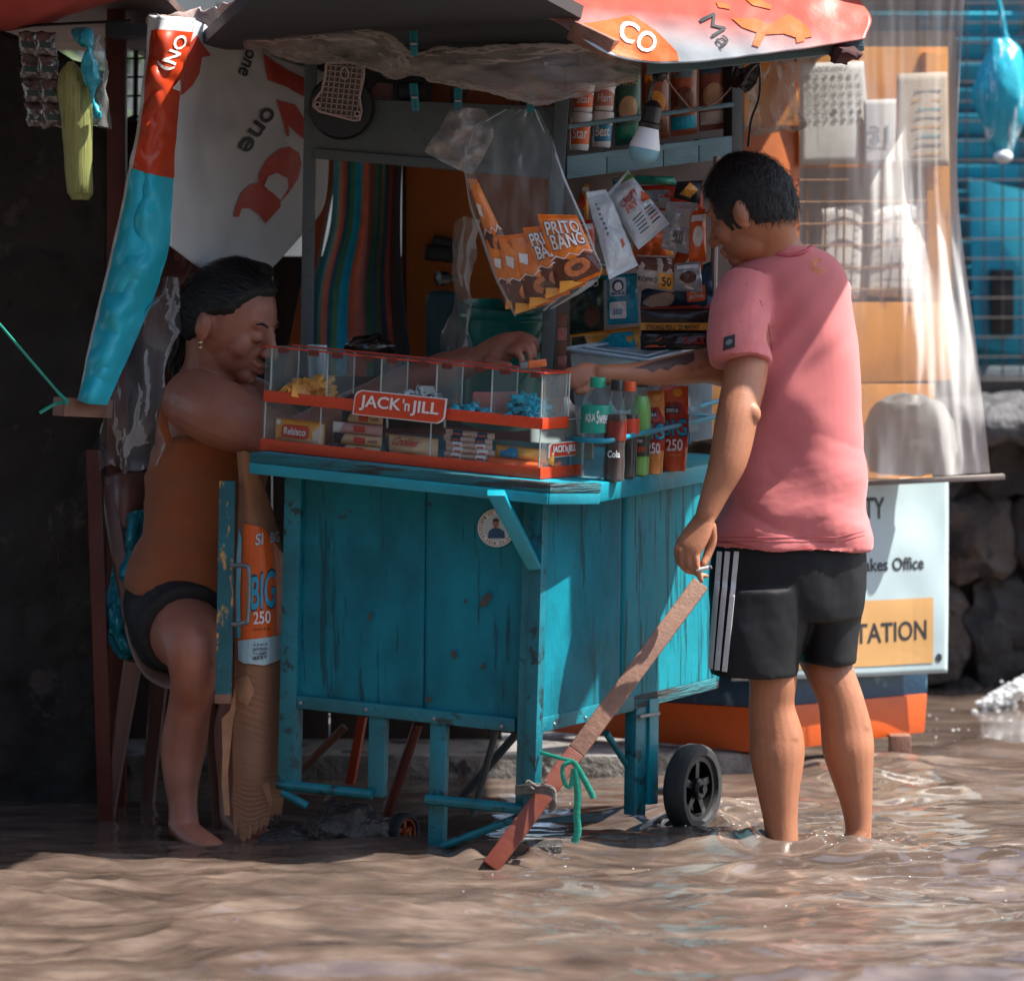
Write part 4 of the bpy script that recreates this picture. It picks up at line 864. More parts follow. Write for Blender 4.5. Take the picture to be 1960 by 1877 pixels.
# red tarp overhead at top left
ot = sheet([[(-260, 95, 8.15), (-20, 62, 8.15), (110, 38, 8.2), (245, 2, 8.25), (330, -14, 8.3)], [(-260, 45, 7.9), (-20, 20, 7.9), (110, -2, 7.95), (245, -30, 8.0), (330, -50, 8.05)], [(-260, -60, 7.5), (-20, -80, 7.5), (110, -100, 7.5), (245, -130, 7.5), (330, -140, 7.5)], [(-260, -300, 6.9), (-20, -310, 6.9), (110, -320, 6.9), (245, -330, 6.9), (330, -330, 6.9)]])
b = B(); b.grid(lambda s, t: ot(s, t) + Vector((0, 0, noise.fractal(ot(s, t) * 5, 1, 2, 3) * 0.02)), 40, 30)
one(b, 'red_tarp', mat('red_faded_tarp', (0.50, 0.085, 0.07), 0.55, 0.15, 4, bump=0.3, bscale=14, transl=0.12), 'faded red tarpaulin roof at the top left corner', 'tarpaulin', solid=0.004)
b = B(); b.box8([Vector(q) for q in ((-2.9, -0.6, 1.96), (-0.80, -0.35, 1.93), (-0.80, 1.7, 1.86), (-2.9, 1.7, 1.9), (-2.9, -0.6, 1.98), (-0.80, -0.35, 1.95), (-0.80, 1.7, 1.88), (-2.9, 1.7, 1.92))])
one(b, 'left_shade_roof', mat('rusty_tin', (0.12, 0.07, 0.055), 0.7, 0.4, 3), 'rusty sheet roof added to shade the corner at left', 'roof')  # added sheet; keeps sky light off the left corner
# rolled clear curtain under the canopy with its pegs
prof = [(468, 62, 92, 8.18), (530, 62, 105, 8.12), (585, 52, 118, 8.06), (640, 48, 120, 8.0), (700, 52, 132, 7.96), (750, 66, 148, 7.92), (790, 88, 150, 7.88), (830, 90, 160, 7.86), (890, 95, 172, 7.84), (960, 94, 184, 7.82), (1030, 92, 188, 7.80), (1100, 86, 178, 7.78), (1160, 84, 165, 7.77), (1225, 122, 150, 7.80)]
def roll():
    cs = path([P(u, (a + c) / 2, d) for u, a, c, d in prof], 130); hs = path([Vector(((c - a) / 2 / F * d, 0, 0)) for u, a, c, d in prof], 130)
    b = B(); secs = []
    for i, (c, h) in enumerate(zip(cs, hs)):
        ring = []
        for j in range(64):
            a = 2 * math.pi * j / 64; r = 0.92 + 0.3 * noise.noise(Vector((i * 0.04, math.cos(a) * 1.2, math.sin(a) * 1.2))) + 0.34 * abs(noise.noise(Vector((i * 0.035, math.cos(a + i * 0.03) * 3.4, math.sin(a + i * 0.03) * 3.4)))) + 0.10 * noise.noise(Vector((i * 0.12, math.cos(a) * 6, math.sin(a) * 6)))
            ring.append(c + Vector((0, -math.cos(a) * h.x * 0.75 * r, math.sin(a) * h.x * 1.02 * r)))
        secs.append(ring)
    b.loft(secs)
    # pinch at the peg
    for p in b.v:
        k = math.exp(-((p.x - P(795, 0, 7.88).x) / 0.035) ** 2); c = P(795, 120, 7.88); p.z += (c.z - p.z) * 0.4 * k
    b.v = [p for p in b.v]
    crumple(b, 0.004, 40, (0.4, 1, 1.6), seed=3)
    b.v = [p - Vector((0.004,) * 3) * 0 for p in b.v]
    return b
one(roll(), 'rolled_curtain', clear('milky_rolled_plastic', tint=(0.9, 0.88, 0.86), film=(0.72, 0.68, 0.66), lo=0.07, hi=0.32, scale=13, stretch=(0.5, 1.5, 1.6), rough=0.14, bump=1.0, crease_glint=0.75, gain=1.0), 'thick roll of clear plastic curtain tied up under the canopy', 'plastic roll', smooth=180)
M_peg = mat('teal_peg_plastic', (0.01, 0.16, 0.20), 0.4, 0.1, 20, bump=0)
def peg(u0, v0, u1, v1, d, label):
    t = thing('clothes_peg', label, 'clothes peg', P((u0 + u1) / 2, v1, d), 'teal clothes pegs along the rolled curtain')
    for k in (-3.4, 3.4):
        b = B(); b.bar(P(u0 + k, v0, d), P(u1 + k * 0.7, v1, d - 0.004), 0.0055, 0.011, up=Vector((1, 0, 0))); make(b, 'prong', M_peg, t, bevel=0.001)
    b = B(); b.tube([P((u0 + u1) / 2 - 6, (v0 + v1) / 2, d - 0.006), P((u0 + u1) / 2 + 6, (v0 + v1) / 2, d - 0.006)], 0.004, 8); make(b, 'spring', M_steel, t)
peg(791, 60, 793, 107, 7.80, 'teal clothes peg pinching the top of the plastic roll')
peg(791, 160, 796, 212, 7.86, 'teal clothes peg below the roll, nearest the lattice bracket')
peg(877, 168, 876, 218, 7.86, 'teal clothes peg over the corner of the snack bag')
peg(1016, 178, 1015, 216, 7.86, 'dark teal clothes peg above the gathered top of the snack bag')
# lattice bracket and dark round disc on the header board
disc = B(); disc.lathe(P(654, 205, 8.17), Vector((0, -1, 0)), [(0.001, 0), (0.074, 0), (0.076, 0.006), (0.070, 0.016), (0.001, 0.018)], 40)
one(disc, 'round_fan_guard', M_black, 'black round disc behind the beige lattice bracket', 'disc')
lat = thing('lattice_bracket', 'beige plastic lattice base plate hung on the header board', 'bracket', P(650, 230, 8.1))
zz = lambda l: [(544.5 + x / 3, y / 3) for x, y in l]
M_lat = mat('beige_moulding', (0.42, 0.35, 0.33), 0.5, 0.1, 20, bump=0.05)
olo = zz([(240, 360), (460, 360), (455, 440), (430, 560), (442, 640), (430, 690), (400, 692), (200, 640), (165, 610), (170, 580), (215, 520), (235, 430)])
op = [P(u, v, 8.12) for u, v in olo]
b = B(); b.prism([p + Vector((0, 0.006, 0)) for p in op], Vector((0, 0.006, 0))); make(b, 'plate', mat('dark_beige_moulding', (0.22, 0.18, 0.17), 0.6), lat)
b = B(); b.tube(op + [op[0]], 0.0032, 6); make(b, 'rim', M_lat, lat)
def inside(u, v):
    c = False; n = len(olo)
    for i in range(n):
        (x0, y0), (x1, y1) = olo[i], olo[i - 1]
        if (y0 > v) != (y1 > v) and u < (x1 - x0) * (v - y0) / (y1 - y0) + x0: c = not c
    return c
for k in range(11):
    v = 126 + k * 10.4; us = [u for u in range(595, 700) if inside(u, v + (u - 640) * 0.10)]
    if len(us) > 8:
        b = B(); b.bar(P(us[0], v + (us[0] - 640) * 0.10, 8.12), P(us[-1], v + (us[-1] - 640) * 0.10, 8.12), 0.006, 0.0022); make(b, 'rib', M_lat, lat)
for k in range(9):
    u0 = 607 + k * 10.2; vs_ = [v for v in range(120, 232) if inside(u0 - (v - 175) * 0.12, v)]
    if len(vs_) > 8:
        b = B(); b.bar(P(u0 - (vs_[0] - 175) * 0.12, vs_[0], 8.12), P(u0 - (vs_[-1] - 175) * 0.12, vs_[-1], 8.12), 0.0022, 0.006); make(b, 'rib', M_lat, lat)
for (x, y) in ((190, 602), (418, 655)):
    b = B(); c = P(544.5 + x / 3, y / 3, 8.112); b.lathe(c, Vector((0, -1, 0)), [(0.004, 0.004), (0.0075, 0.004), (0.0075, -0.004), (0.004, -0.004), (0.004, 0.004)], 16); make(b, 'screw_ring', M_lat, lat)
b = B(); b.tube(path([P(659, 128, 8.11), P(652, 138, 8.11), P(655, 150, 8.11), P(664, 150, 8.11), P(667, 138, 8.11), P(660, 128, 8.11)], 20), 0.002, 6); make(b, 'keyhole', M_lat, lat)
# small things pegged along the top of the header board
b = B(); b.box(P(735, 175, 8.3), 0.05, 0.04, 0.04); b2 = thing('small_packet', 'small pink and black packet on top of the header board', 'packet', P(740, 190, 8.28))
fq = quad(P(700, 188, 8.26), P(752, 190, 8.26), P(752, 160, 8.26), P(722, 158, 8.26)); b = B(); b.slab(fq(0, 0), fq(1, 0), fq(1, 1), fq(0, 1), (-0.02, 0)); make(b, 'body', mat('dusty_pink', (0.36, 0.2, 0.2), 0.5), b2, bevel=0.004)
b = B(); b.box(P(790, 178, 8.26), 0.07, 0.05, 0.05); one(b, 'dark_pouch', M_black, 'dark pouch standing on the header board beside a clothes peg', 'pouch', bevel=0.012)
b = B(); b.slab(P(828, 205, 8.3), P(1080, 212, 8.2), P(1080, 165, 8.2), P(828, 160, 8.3), (-0.02, 0)); one(b, 'orange_board', mat('dim_orange_board', (0.30, 0.08, 0.02), 0.6, 0.3, 6, wear=((0.05, 0.03, 0.03), 8, 0.55, (3, 1, 1))), 'orange board seen in the gap between the plastic roll and the header', 'board')

# ------------------------------------------------------------ striped cloth, orange board and buckets at the back of the stall
def striped():
    t = thing('striped_cloth', 'hanging cloth with multicoloured stripes behind the candy case', 'cloth', P(680, 700, 8.75))
    rows = [[(592, 720, 8.72), (650, 720, 8.70), (720, 720, 8.74), (790, 720, 8.72)], [(600, 560, 8.73), (655, 556, 8.68), (715, 552, 8.74), (770, 550, 8.72)], [(632, 430, 8.74), (680, 425, 8.70), (725, 425, 8.75), (766, 425, 8.73)], [(640, 290, 8.75), (686, 290, 8.72), (730, 292, 8.75), (770, 292, 8.75)]]
    fn = sheet(rows); fw = lambda s, t_: fn(s, t_) + Vector((0, math.sin(s * 21 + t_ * 2) * 0.012 + noise.noise(fn(s, t_) * 6) * 0.01, 0))
    cols = [(0.01, 0.12, 0.15), (0.10, 0.16, 0.10), (0.40, 0.08, 0.04), (0.02, 0.10, 0.14), (0.05, 0.16, 0.08), (0.01, 0.28, 0.42), (0.01, 0.26, 0.40), (0.40, 0.10, 0.05), (0.30, 0.09, 0.08), (0.05, 0.14, 0.09), (0.02, 0.09, 0.12), (0.10, 0.12, 0.07), (0.015, 0.05, 0.08), (0.26, 0.05, 0.03), (0.05, 0.03, 0.025), (0.03, 0.04, 0.05)]
    wd = [1.2, .7, 1.1, .8, 1.0, .9, .9, 1.6, 1.2, 1.0, .7, .9, 1.0, .8, 1.4, 1.0]; tot = sum(wd); x = 0
    for k, (c, w) in enumerate(zip(cols, wd)):
        x1 = x + w / tot; b = B(); b.grid((lambda a, c_: lambda s, t_: fw(a + (c_ - a) * s, t_))(x, x1), 6, 50)
        make(b, 'stripe', mat('stripe_%d' % k, tuple(min(0.8, q * 1.9) for q in c), 0.85, 0.15, 30, bump=0.4, bscale=300, sheen=0.2), t, solid=0.002); x = x1
striped()
b = B(); plank(b, [(540, 720), (560, 720), (652, 300), (628, 300)], lambda u, v, o=0: P(u, v, 8.85), 0.015); b.v = [p for p in b.v]
one(b, 'orange_pole', mat('orange_strap', (0.55, 0.12, 0.02), 0.5, 0.2, 8), 'slanting orange strip left of the striped cloth', 'strip', bevel=0.003)
b = B(); plank(b, [(566, 720), (572, 720), (650, 300), (645, 300)], lambda u, v, o=0: P(u, v, 8.82), 0.01)
one(b, 'white_pipe', M_steel, 'thin pale pipe between the orange strip and the striped cloth', 'pipe')
ob = thing('plywood_partition', 'dark orange plywood panel with black catches at the back of the stall', 'panel', P(850, 760, 8.95))
b = B(); plank(b, [(766, 790), (1080, 790), (1080, 250), (770, 250)], lambda u, v, o=0: P(u, v, 8.95), 0.02); make(b, 'board', mat('orange_plywood', (0.58, 0.15, 0.012), 0.55, 0.3, 5, (1, 1, 0.4), wear=((0.38, 0.08, 0.01), 6, 0.6, (2, 1, 0.5))), ob)
b = B(); plank(b, [(770, 760), (778, 760), (778, 300), (772, 300)], lambda u, v, o=0: P(u, v, 8.94), 0.02); make(b, 'edge_strip', mat('brown_back_board', (0.07, 0.04, 0.03)), ob)
b = B(); b.bar(P(814, 482, 8.9), P(880, 490, 8.9), 0.03, 0.04); make(b, 'catch', M_black, ob, bevel=0.006); b = B(); b.bar(P(828, 458, 8.9), P(875, 468, 8.9), 0.03, 0.025); make(b, 'catch', M_black, ob, bevel=0.006)
b = B(); b.lathe(P(868, 533, 8.92), Vector((-1, -0.6, 0)), [(0.001, -0.01), (0.009, -0.01), (0.009, 0.02), (0.018, 0.02), (0.019, 0.045), (0.001, 0.05)], 18); make(b, 'knob', M_black, ob)
M_bucket = mat('teal_bucket_plastic', (0.015, 0.26, 0.22), 0.3, 0.1, 5, bump=0.03)
bk = thing('water_bucket', 'green teal plastic bucket with rim behind the candy case', 'bucket', on_counter(955, 880) + Vector((0, 0.25, 0)))
c0 = P(958, 720, 8.72); axb = Vector((0.08, -0.12, 1)).normalized()
b = B(); b.lathe(c0 - axb * 0.12, axb, [(0.001, 0), (0.088, 0), (0.095, 0.02), (0.105, 0.27), (0.112, 0.275), (0.112, 0.295), (0.104, 0.297), (0.100, 0.27), (0.085, 0.03), (0.001, 0.02)], 40); make(b, 'body', M_bucket, bk)
b = B(); b.tube(path([c0 + axb * 0.15 + Vector((0.108 * math.cos(a), 0.108 * math.sin(a), 0)) for a in [k * 0.35 for k in range(19)]], 60), 0.0075, 8); make(b, 'rim', M_bucket, bk)
b = B(); b.tube(path([c0 + axb * 0.15 + Vector((-0.112, -0.02, 0)), c0 + axb * 0.02 + Vector((-0.06, -0.13, 0)), c0 + axb * -0.04 + Vector((0.0, -0.14, 0)), c0 + axb * 0.02 + Vector((0.07, -0.12, 0)), c0 + axb * 0.15 + Vector((0.112, -0.02, 0))], 30), 0.0035, 6); make(b, 'handle', M_bucket, bk)
b = B(); b.box(P(848, 660, 8.82), 0.085, 0.09, 0.27); one(b, 'teal_jerrycan', mat('dark_teal_plastic', (0.008, 0.10, 0.12), 0.3, 0.15, 6), 'dark teal plastic can beside the bucket', 'can', bevel=0.025)
# loose clear sheet between them
fn = sheet([[(845, 720, 8.35), (870, 722, 8.33), (895, 720, 8.36)], [(862, 600, 8.33), (885, 598, 8.31), (905, 600, 8.34)], [(872, 420, 8.33), (895, 415, 8.3), (912, 418, 8.34)]])
b = B(); b.grid(fn, 14, 30); crumple(b, 0.02, 14, (1.5, 1, 0.5)); one(b, 'clear_sheet', M_milky, 'narrow loose sheet of clear plastic hanging left of the bucket', 'plastic sheet')

# ------------------------------------------------------------ left background things
screen = thing('back_screen', 'dark board screen behind the cart and chair, raised as an added backdrop', 'screen', (-0.5, 1.25, 0))  # brown boards; extra height added as a dark backdrop behind the gaps
for k in range(8):
    x = -1.15 + k * 0.15
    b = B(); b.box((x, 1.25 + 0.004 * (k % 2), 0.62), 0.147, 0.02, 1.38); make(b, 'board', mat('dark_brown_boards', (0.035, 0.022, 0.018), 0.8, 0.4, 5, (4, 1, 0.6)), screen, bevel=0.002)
b = B(); b.box((-0.55, 1.22, 0.84), 1.2, 0.03, 0.05); make(b, 'rail', M_redpost, screen, bevel=0.003)
gr = thing('wire_fence', 'black wire mesh in the gap beside the orange tarp edge', 'fence', P(250, 240, 8.9))
for k in range(6):
    b = B(); u = 205 + k * 19; b.tube([P(u, -40, 8.9), P(u - 4, 245, 8.9)], 0.003 if k != 3 else 0.007, 6); make(b, 'wire', M_black, gr)
for k in range(6):
    b = B(); v = 5 + k * 36; b.tube([P(200, v, 8.895), P(305, v - 2, 8.895)], 0.003, 6); make(b, 'wire', M_black, gr)
b = B(); b.tube(path([P(205, 226, 8.8), P(230, 234, 8.75), P(262, 222, 8.72)], 12), 0.006, 8); make(b, 'hook_rod', M_black, gr)
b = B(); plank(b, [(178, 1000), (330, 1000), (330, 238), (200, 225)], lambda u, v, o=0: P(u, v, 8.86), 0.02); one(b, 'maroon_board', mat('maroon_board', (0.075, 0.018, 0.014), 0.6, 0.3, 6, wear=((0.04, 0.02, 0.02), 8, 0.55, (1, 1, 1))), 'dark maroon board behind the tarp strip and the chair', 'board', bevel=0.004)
gp = pouch_bag('green_pack', 'long pale green ribbed pack hanging at upper left', [(138, 168, 382), (128, 177, 368), (122, 178, 300), (115, 177, 220), (108, 172, 170), (112, 160, 140), (128, 142, 118)], 8.05, 0.028, mat('pale_green_straws', (0.27, 0.30, 0.10), 0.45, 0.15, 8, (90, 90, 0.4), 0.8, 60, (3, 3, 0.1), wear=((0.14, 0.17, 0.05), 3, 0.55, (40, 40, 0.15))), 4, 'pack', 0.004)
for k, (u, d) in enumerate(((55, 8.12), (88, 8.08))):
    t = thing('sachet_strip', ('left' if k == 0 else 'right') + ' strip of crinkled clear sachets hanging at the top left corner', 'sachet strip', P(u, 240, d), 'strips of sachets at top left')
    for j in range(4):
        b = B(); fq = quad(P(u - 17 + j * 5, 105 + j * 46, d), P(u + 22 + j * 5, 108 + j * 46, d), P(u + 18 + j * 4, 62 + j * 46, d), P(u - 20 + j * 4, 60 + j * 46, d))
        b.grid(lambda s, t_: fq(s, t_) + Vector((0, -0.016 * math.sin(3.14 * s) * math.sin(3.14 * t_), 0)), 12, 12); crumple(b, 0.006, 50, seed=j); o = make(b, 'sachet', mat('foil_sachet', (0.22, 0.21, 0.20), 0.25, 0.3, 30, metal=0.5, bump=0.4), t, solid=0.001)
        patch(rect(0.2, 0.3, 0.75, 0.55), lambda s, t_: fq(s, t_) + Vector((0, -0.018, 0)), mat('dark_green_label', (0.02, 0.06, 0.05), 0.5), o, name='label', lift=0.0)
tb = thing('blue_twist_bag', 'blue twisted plastic bag hanging beside the green pack', 'bag', P(180, 220, 8.02))
b = B(); b.tube(path([P(152, 64, 8.05), P(168, 82, 8.03), P(172, 120, 8.02), P(180, 170, 8.02), P(184, 218, 8.02)], 26), [0.012 + 0.007 * math.sin(k * 0.5) + 0.004 * math.sin(k * 0.17) for k in range(27)], 12, round_ends=True); crumple(b, 0.008, 40); make(b, 'twist', M_bag, tb)
pouch_bag('clear_bag', 'empty clear bag hanging between the blue twist and the mesh', [(178, 205, 240), (172, 208, 170), (168, 208, 110), (180, 195, 80)], 8.06, 0.02, M_film, 9)
b = B(); b.tube([P(0, 52, 8.1), P(250, 40, 8.25)], 0.004, 6); one(b, 'hanging_rail', M_black, 'thin dark rail the top left bags hang from', 'rail')
rb = pouch_bag('maroon_bag', 'dull maroon bag hanging behind the seated woman', [(290, 330, 668), (275, 345, 640), (278, 360, 580), (290, 385, 520), (305, 392, 480), (315, 380, 462)], 8.5, 0.05, mat('maroon_leatherette', (0.10, 0.022, 0.018), 0.35, 0.2, 8, bump=0.4, bscale=20), 6, 'bag', 0.02)
# clear plastic hanging off the tarp's lower end, and in front of the dark wall
fn = sheet([[(190, 900, 8.0), (235, 905, 7.98), (290, 890, 8.05)], [(205, 780, 7.97), (250, 778, 7.95), (315, 760, 8.02)], [(252, 650, 7.99), (275, 648, 7.98), (330, 640, 8.05)], [(300, 520, 8.06), (312, 520, 8.05), (350, 520, 8.12)]])
b = B(); b.grid(fn, 24, 44); crumple(b, 0.03, 10, (1.4, 1, 0.6), seed=2); one(b, 'torn_clear_plastic', clear('dull_clear_plastic', tint=(0.9, 0.92, 0.93), film=(0.4, 0.42, 0.43), lo=0.05, hi=0.25, scale=9, stretch=(2, 1, 0.5), rough=0.2, crease_glint=0.6), 'torn clear plastic trailing below the cyan tarp strip', 'plastic sheet')
fn = sheet([[(130, 1160, 8.25), (170, 1170, 8.22), (215, 1150, 8.25)], [(95, 1050, 8.25), (140, 1055, 8.2), (205, 1050, 8.25)], [(120, 930, 8.25), (160, 930, 8.2), (210, 930, 8.25)], [(180, 830, 8.2), (200, 830, 8.18), (230, 830, 8.2)]])
b = B(); b.grid(fn, 24, 44); crumple(b, 0.04, 10, (1.2, 1, 0.7), seed=5); one(b, 'wall_plastic', clear('dark_clear_plastic', tint=(0.93, 0.93, 0.93), film=(0.25, 0.26, 0.27), lo=0.01, hi=0.10, scale=9, stretch=(2, 1, 0.6), rough=0.2, mid=0.6, crease_glint=0.35, gain=0.3), 'crinkled clear plastic hanging in front of the dark wall', 'plastic sheet')
# ------------------------------------------------------------ goods on and over the counter
def packet(name, label, cat, corners, d, th, m, group=None, parent_thing=None, crimp=True, pw=0.55, amp=0.004, seed=0):
    """filled pillow pack: corners BL BR TR TL in the photo, d one distance or four; returns thing and its front surface"""
    dd = d if hasattr(d, '__len__') else [d] * 4
    q = quad(*[P(u, v, k) for (u, v), k in zip(corners, dd)])
    n = (q(1, 0.5) - q(0, 0.5)).cross(q(0.5, 1) - q(0.5, 0)).normalized(); n = n if n.y < 0 else -n
    t = parent_thing or thing(name, label, cat, q(0.5, 0), group)
    def bul(s, t_): return (max(0, math.sin(math.pi * s)) ** 0.6) * (max(0, math.sin(math.pi * min(1, max(0, (t_ - 0.06) / 0.88)))) ** pw)
    def fr(s, t_):
        p = q(s, t_); w = noise.fractal(p * 22 + Vector((seed, 0, seed)), 1, 2, 3) * amp
        return p + n * (th * 0.5 * bul(s, t_) + w * (0.4 + bul(s, t_)))
    def bk(s, t_):
        p = q(s, t_); w = noise.fractal(p * 22 + Vector((seed, 0, seed)), 1, 2, 3) * amp
        return p + n * (-th * 0.5 * bul(s, t_) - 0.0006 + w * (0.4 + bul(s, t_)))
    b = B(); b.grid(fr, 18, 22); k = len(b.v); b.grid(bk, 18, 22)
    make(b, 'wrapper', m, t)
    if crimp:
        for lo, hi in ((0.0, 0.055), (0.945, 1.0)):
            b = B(); b.grid((lambda lo, hi: lambda s, t_: fr(s, lo + (hi - lo) * t_) + n * 0.0008 * (1 + math.sin(t_ * 18)))(lo, hi), 18, 9); make(b, 'crimped_end', m, t)
    return t, fr

# --- the display case
O_ = P(1031.5, 917, 7.72); AX = P(500, 861, 7.895) - O_; WD = AX.length; AX = AX.normalized()
AY = (P(1113, 909, 7.873) - O_); DP = AY.length; AY = AY.normalized()
AZ = (P(1040, 712.6, 7.72) - O_); HT = AZ.length; AZ = AZ.normalized()
def K(i, j, k): return O_ + AX * i + AY * j + AZ * k
def kx(u): return (1031.5 - u) / 531.5 * WD
DU = 0.111
case = thing('display_case', 'two-tier clear candy case with red bands and JACK n JILL signs on the counter', 'display case', K(WD / 2, DP / 2, 0))
def kbox(name, i0, i1, j0, j1, k0, k1, m, parent=None, bev=0.0008):
    b = B(); b.box8([K(*q) for q in ((i0, j0, k0), (i1, j0, k0), (i1, j1, k0), (i0, j1, k0), (i0, j0, k1), (i1, j0, k1), (i1, j1, k1), (i0, j1, k1))])
    return make(b, name, m, parent or case, bevel=bev)
M_band = mat('red_case_plastic', (0.60, 0.055, 0.016), 0.28, 0.08, 12, bump=0.03)
M_lid = mat('red_clear_lid', (0.50, 0.04, 0.02), 0.25, 0.1, 12, bump=0.03)
kbox('base_band', 0, WD, 0, 0.003, 0, 0.025, M_band); kbox('base_band', -0.003, 0, 0, DP, 0, 0.025, M_band); kbox('base_band', WD, WD + 0.003, 0, DP, 0, 0.025, M_band)
kbox('floor', 0.001, WD - 0.001, 0.004, DP, 0.004, 0.008, M_band)
kbox('middle_band', 0, WD, 0, 0.003, 0.108, 0.133, M_band); kbox('middle_band', -0.003, 0, 0, DU, 0.108, 0.133, M_band)
kbox('shelf_floor', 0.001, WD - 0.001, 0.004, DU, 0.111, 0.114, M_acrylic, bev=0)
kbox('lower_front_pane', 0.002, WD - 0.002, 0.0005, 0.0025, 0.025, 0.108, M_acrylic, bev=0)
kbox('lower_side_pane', -0.002, 0.0, 0.004, DP - 0.002, 0.025, 0.125, M_acrylic, bev=0); kbox('lower_side_pane', WD, WD + 0.002, 0.004, DP - 0.002, 0.025, 0.125, M_acrylic, bev=0)
kbox('lower_back_pane', 0.002, WD - 0.002, DP - 0.002, DP, 0.025, 0.125, M_acrylic, bev=0)
kbox('lower_lid', 0, WD, DU + 0.001, DP, 0.125, 0.127, M_acrylic, bev=0)
kbox('upper_front_pane', 0.002, WD - 0.002, 0.0005, 0.0025, 0.133, HT - 0.003, M_acrylic, bev=0)
kbox('upper_back_pane', 0.002, WD - 0.002, DU - 0.002, DU, 0.114, HT - 0.003, M_acrylic, bev=0)
kbox('upper_side_pane', -0.002, 0, 0.004, DU - 0.002, 0.133, HT - 0.003, M_acrylic, bev=0); kbox('upper_side_pane', WD, WD + 0.002, 0.004, DU - 0.002, 0.133, HT - 0.003, M_acrylic, bev=0)
kbox('top_rim', -0.004, WD + 0.004, -0.001, 0.006, HT - 0.004, HT, M_lid); kbox('top_rim', -0.004, WD + 0.004, DU - 0.006, DU + 0.001, HT - 0.004, HT, M_lid)
kbox('top_rim', -0.004, 0.004, 0.006, DU - 0.006, HT - 0.004, HT, M_lid)
kbox('top_pane', 0.004, WD, 0.006, DU - 0.006, HT - 0.003, HT - 0.0015, M_acrylic, bev=0)
for u in (511, 620, 724, 830, 935, 1033):
    i = min(max(kx(u), 0.004), WD - 0.004)
    kbox('divider', i - 0.001, i + 0.001, 0.004, DU - 0.003, 0.115, HT - 0.005, M_acrylic, bev=0)
    kbox('divider_edge', i - 0.0014, i + 0.0014, 0.003, 0.0045, 0.134, HT - 0.004, M_edge, bev=0)
    kbox('divider_edge', i - 0.0012, i + 0.0012, DU - 0.004, DU - 0.0025, 0.134, HT - 0.004, M_edge, bev=0)
for u in (503, 611, 823, 1031):
    i = min(max(kx(u), 0.003), WD - 0.003); kbox('divider_edge', i - 0.0012, i + 0.0012, 0.003, 0.0045, 0.026, 0.108, M_edge, bev=0)
kbox('corner_edge', -0.0025, -0.0005, DP - 0.003, DP - 0.0005, 0.025, 0.126, M_edge, bev=0); kbox('corner_edge', -0.0025, -0.0005, DU - 0.003, DU - 0.0005, 0.133, HT - 0.004, M_edge, bev=0)
kbox('lid_edge', -0.002, 0.0005, DU, DP, 0.1245, 0.1275, M_edge, bev=0)
for u in (535, 594, 640, 700, 745, 805, 850, 912, 960, 1018):
    i = kx(u); kbox('hinge', i - 0.011, i + 0.011, -0.003, 0.004, HT - 0.013, HT - 0.001, mat('dark_red_hinge', (0.11, 0.016, 0.012), 0.4))
def signplate(q, label_parts, w_border):
    """red plate with white rim and lettering; q maps 0..1 to the plate face"""
    def shape(m): return [(m, m), (1 - 0.07 - m, m), (1 - 0.02 - m, 0.10 + m), (1 - m, 0.25 + m), (1 - m, 1 - m), (0.07 + m, 1 - m), (0.02 + m, 0.9 - m), (m, 0.75 - m)]
    patch(shape(0), q, mat('white_gloss', (0.78, 0.78, 0.78), 0.25, 0.04, 6, bump=0), case, name='sign_rim', lift=0.004, thick=0.004)
    patch([(x, y) for x, y in [(w_border, w_border * 3), (0.93 - w_border * .6, w_border * 3), (0.98 - w_border, 0.12 + w_border * 2), (1 - w_border, 0.27), (1 - w_border, 1 - w_border * 3), (0.07 + w_border * .6, 1 - w_border * 3), (0.02 + w_border, 0.88 - w_border * 2), (w_border, 0.73)]], q, M_band, case, name='sign_plate', lift=0.0075)
    for s_, bx in label_parts: lettering(s_, q, M_white, case, box=bx, lift=0.0095, thick=0.0015)
bs = quad(P(676, 793, 7.825), P(851, 812, 7.765), P(857, 763, 7.765), P(682, 745, 7.825))
signplate(bs, (('JACK', (0.07, 0.2, 0.52, 0.82)), ("'n", (0.535, 0.36, 0.615, 0.82)), ('JILL', (0.63, 0.2, 0.93, 0.80))), 0.014)
ss = quad(K(-0.0035, 0.035, 0.018) if False else P(1046, 876, 7.748), P(1098, 871, 7.84), P(1100, 843, 7.84), P(1048, 848, 7.748))
signplate(ss, (('JACK', (0.07, 0.2, 0.5, 0.82)), ("'n", (0.52, 0.36, 0.62, 0.82)), ('JILL', (0.64, 0.2, 0.93, 0.80))), 0.02)

# --- sweets in the upper tier
rg = random.Random(21)
def candy(kind, m, m2):
    t = bpy.data.objects.new(kind, None); COL.objects.link(t); t.empty_display_size = 0.01
    return t
def mk_candy(name, m, L=0.022, w=0.010, h=0.008, fins=True):
    b = B(); b.box((0, 0, 0), L, w, h); 
    bm_o = one(b, name, m, 'x', 'candy', bevel=0.0022)
    me = bm_o.data; me.transform(Matrix.Translation(Vector((0, 0, -h / 2)))); bm_o.location = (0, 0, 0)
    if fins:
        for sg in (-1, 1):
            b = B(); b.add([(sg * L / 2 * 0.95, -0.002, 0), (sg * L / 2 * 0.95, 0.002, 0), (sg * (L / 2 + 0.009), 0.007, 0.001), (sg * (L / 2 + 0.008), 0, -0.001), (sg * (L / 2 + 0.009), -0.007, 0.001)], [(0, 1, 2, 3), (0, 3, 4)])
            f = make(b, 'twist', m, None); f.data.transform(Matrix.Translation(f.location)); f.location = (0, 0, 0); f.parent = bm_o; f.modifiers.new('thickness', 'SOLIDIFY').thickness = 0.0006
    return bm_o
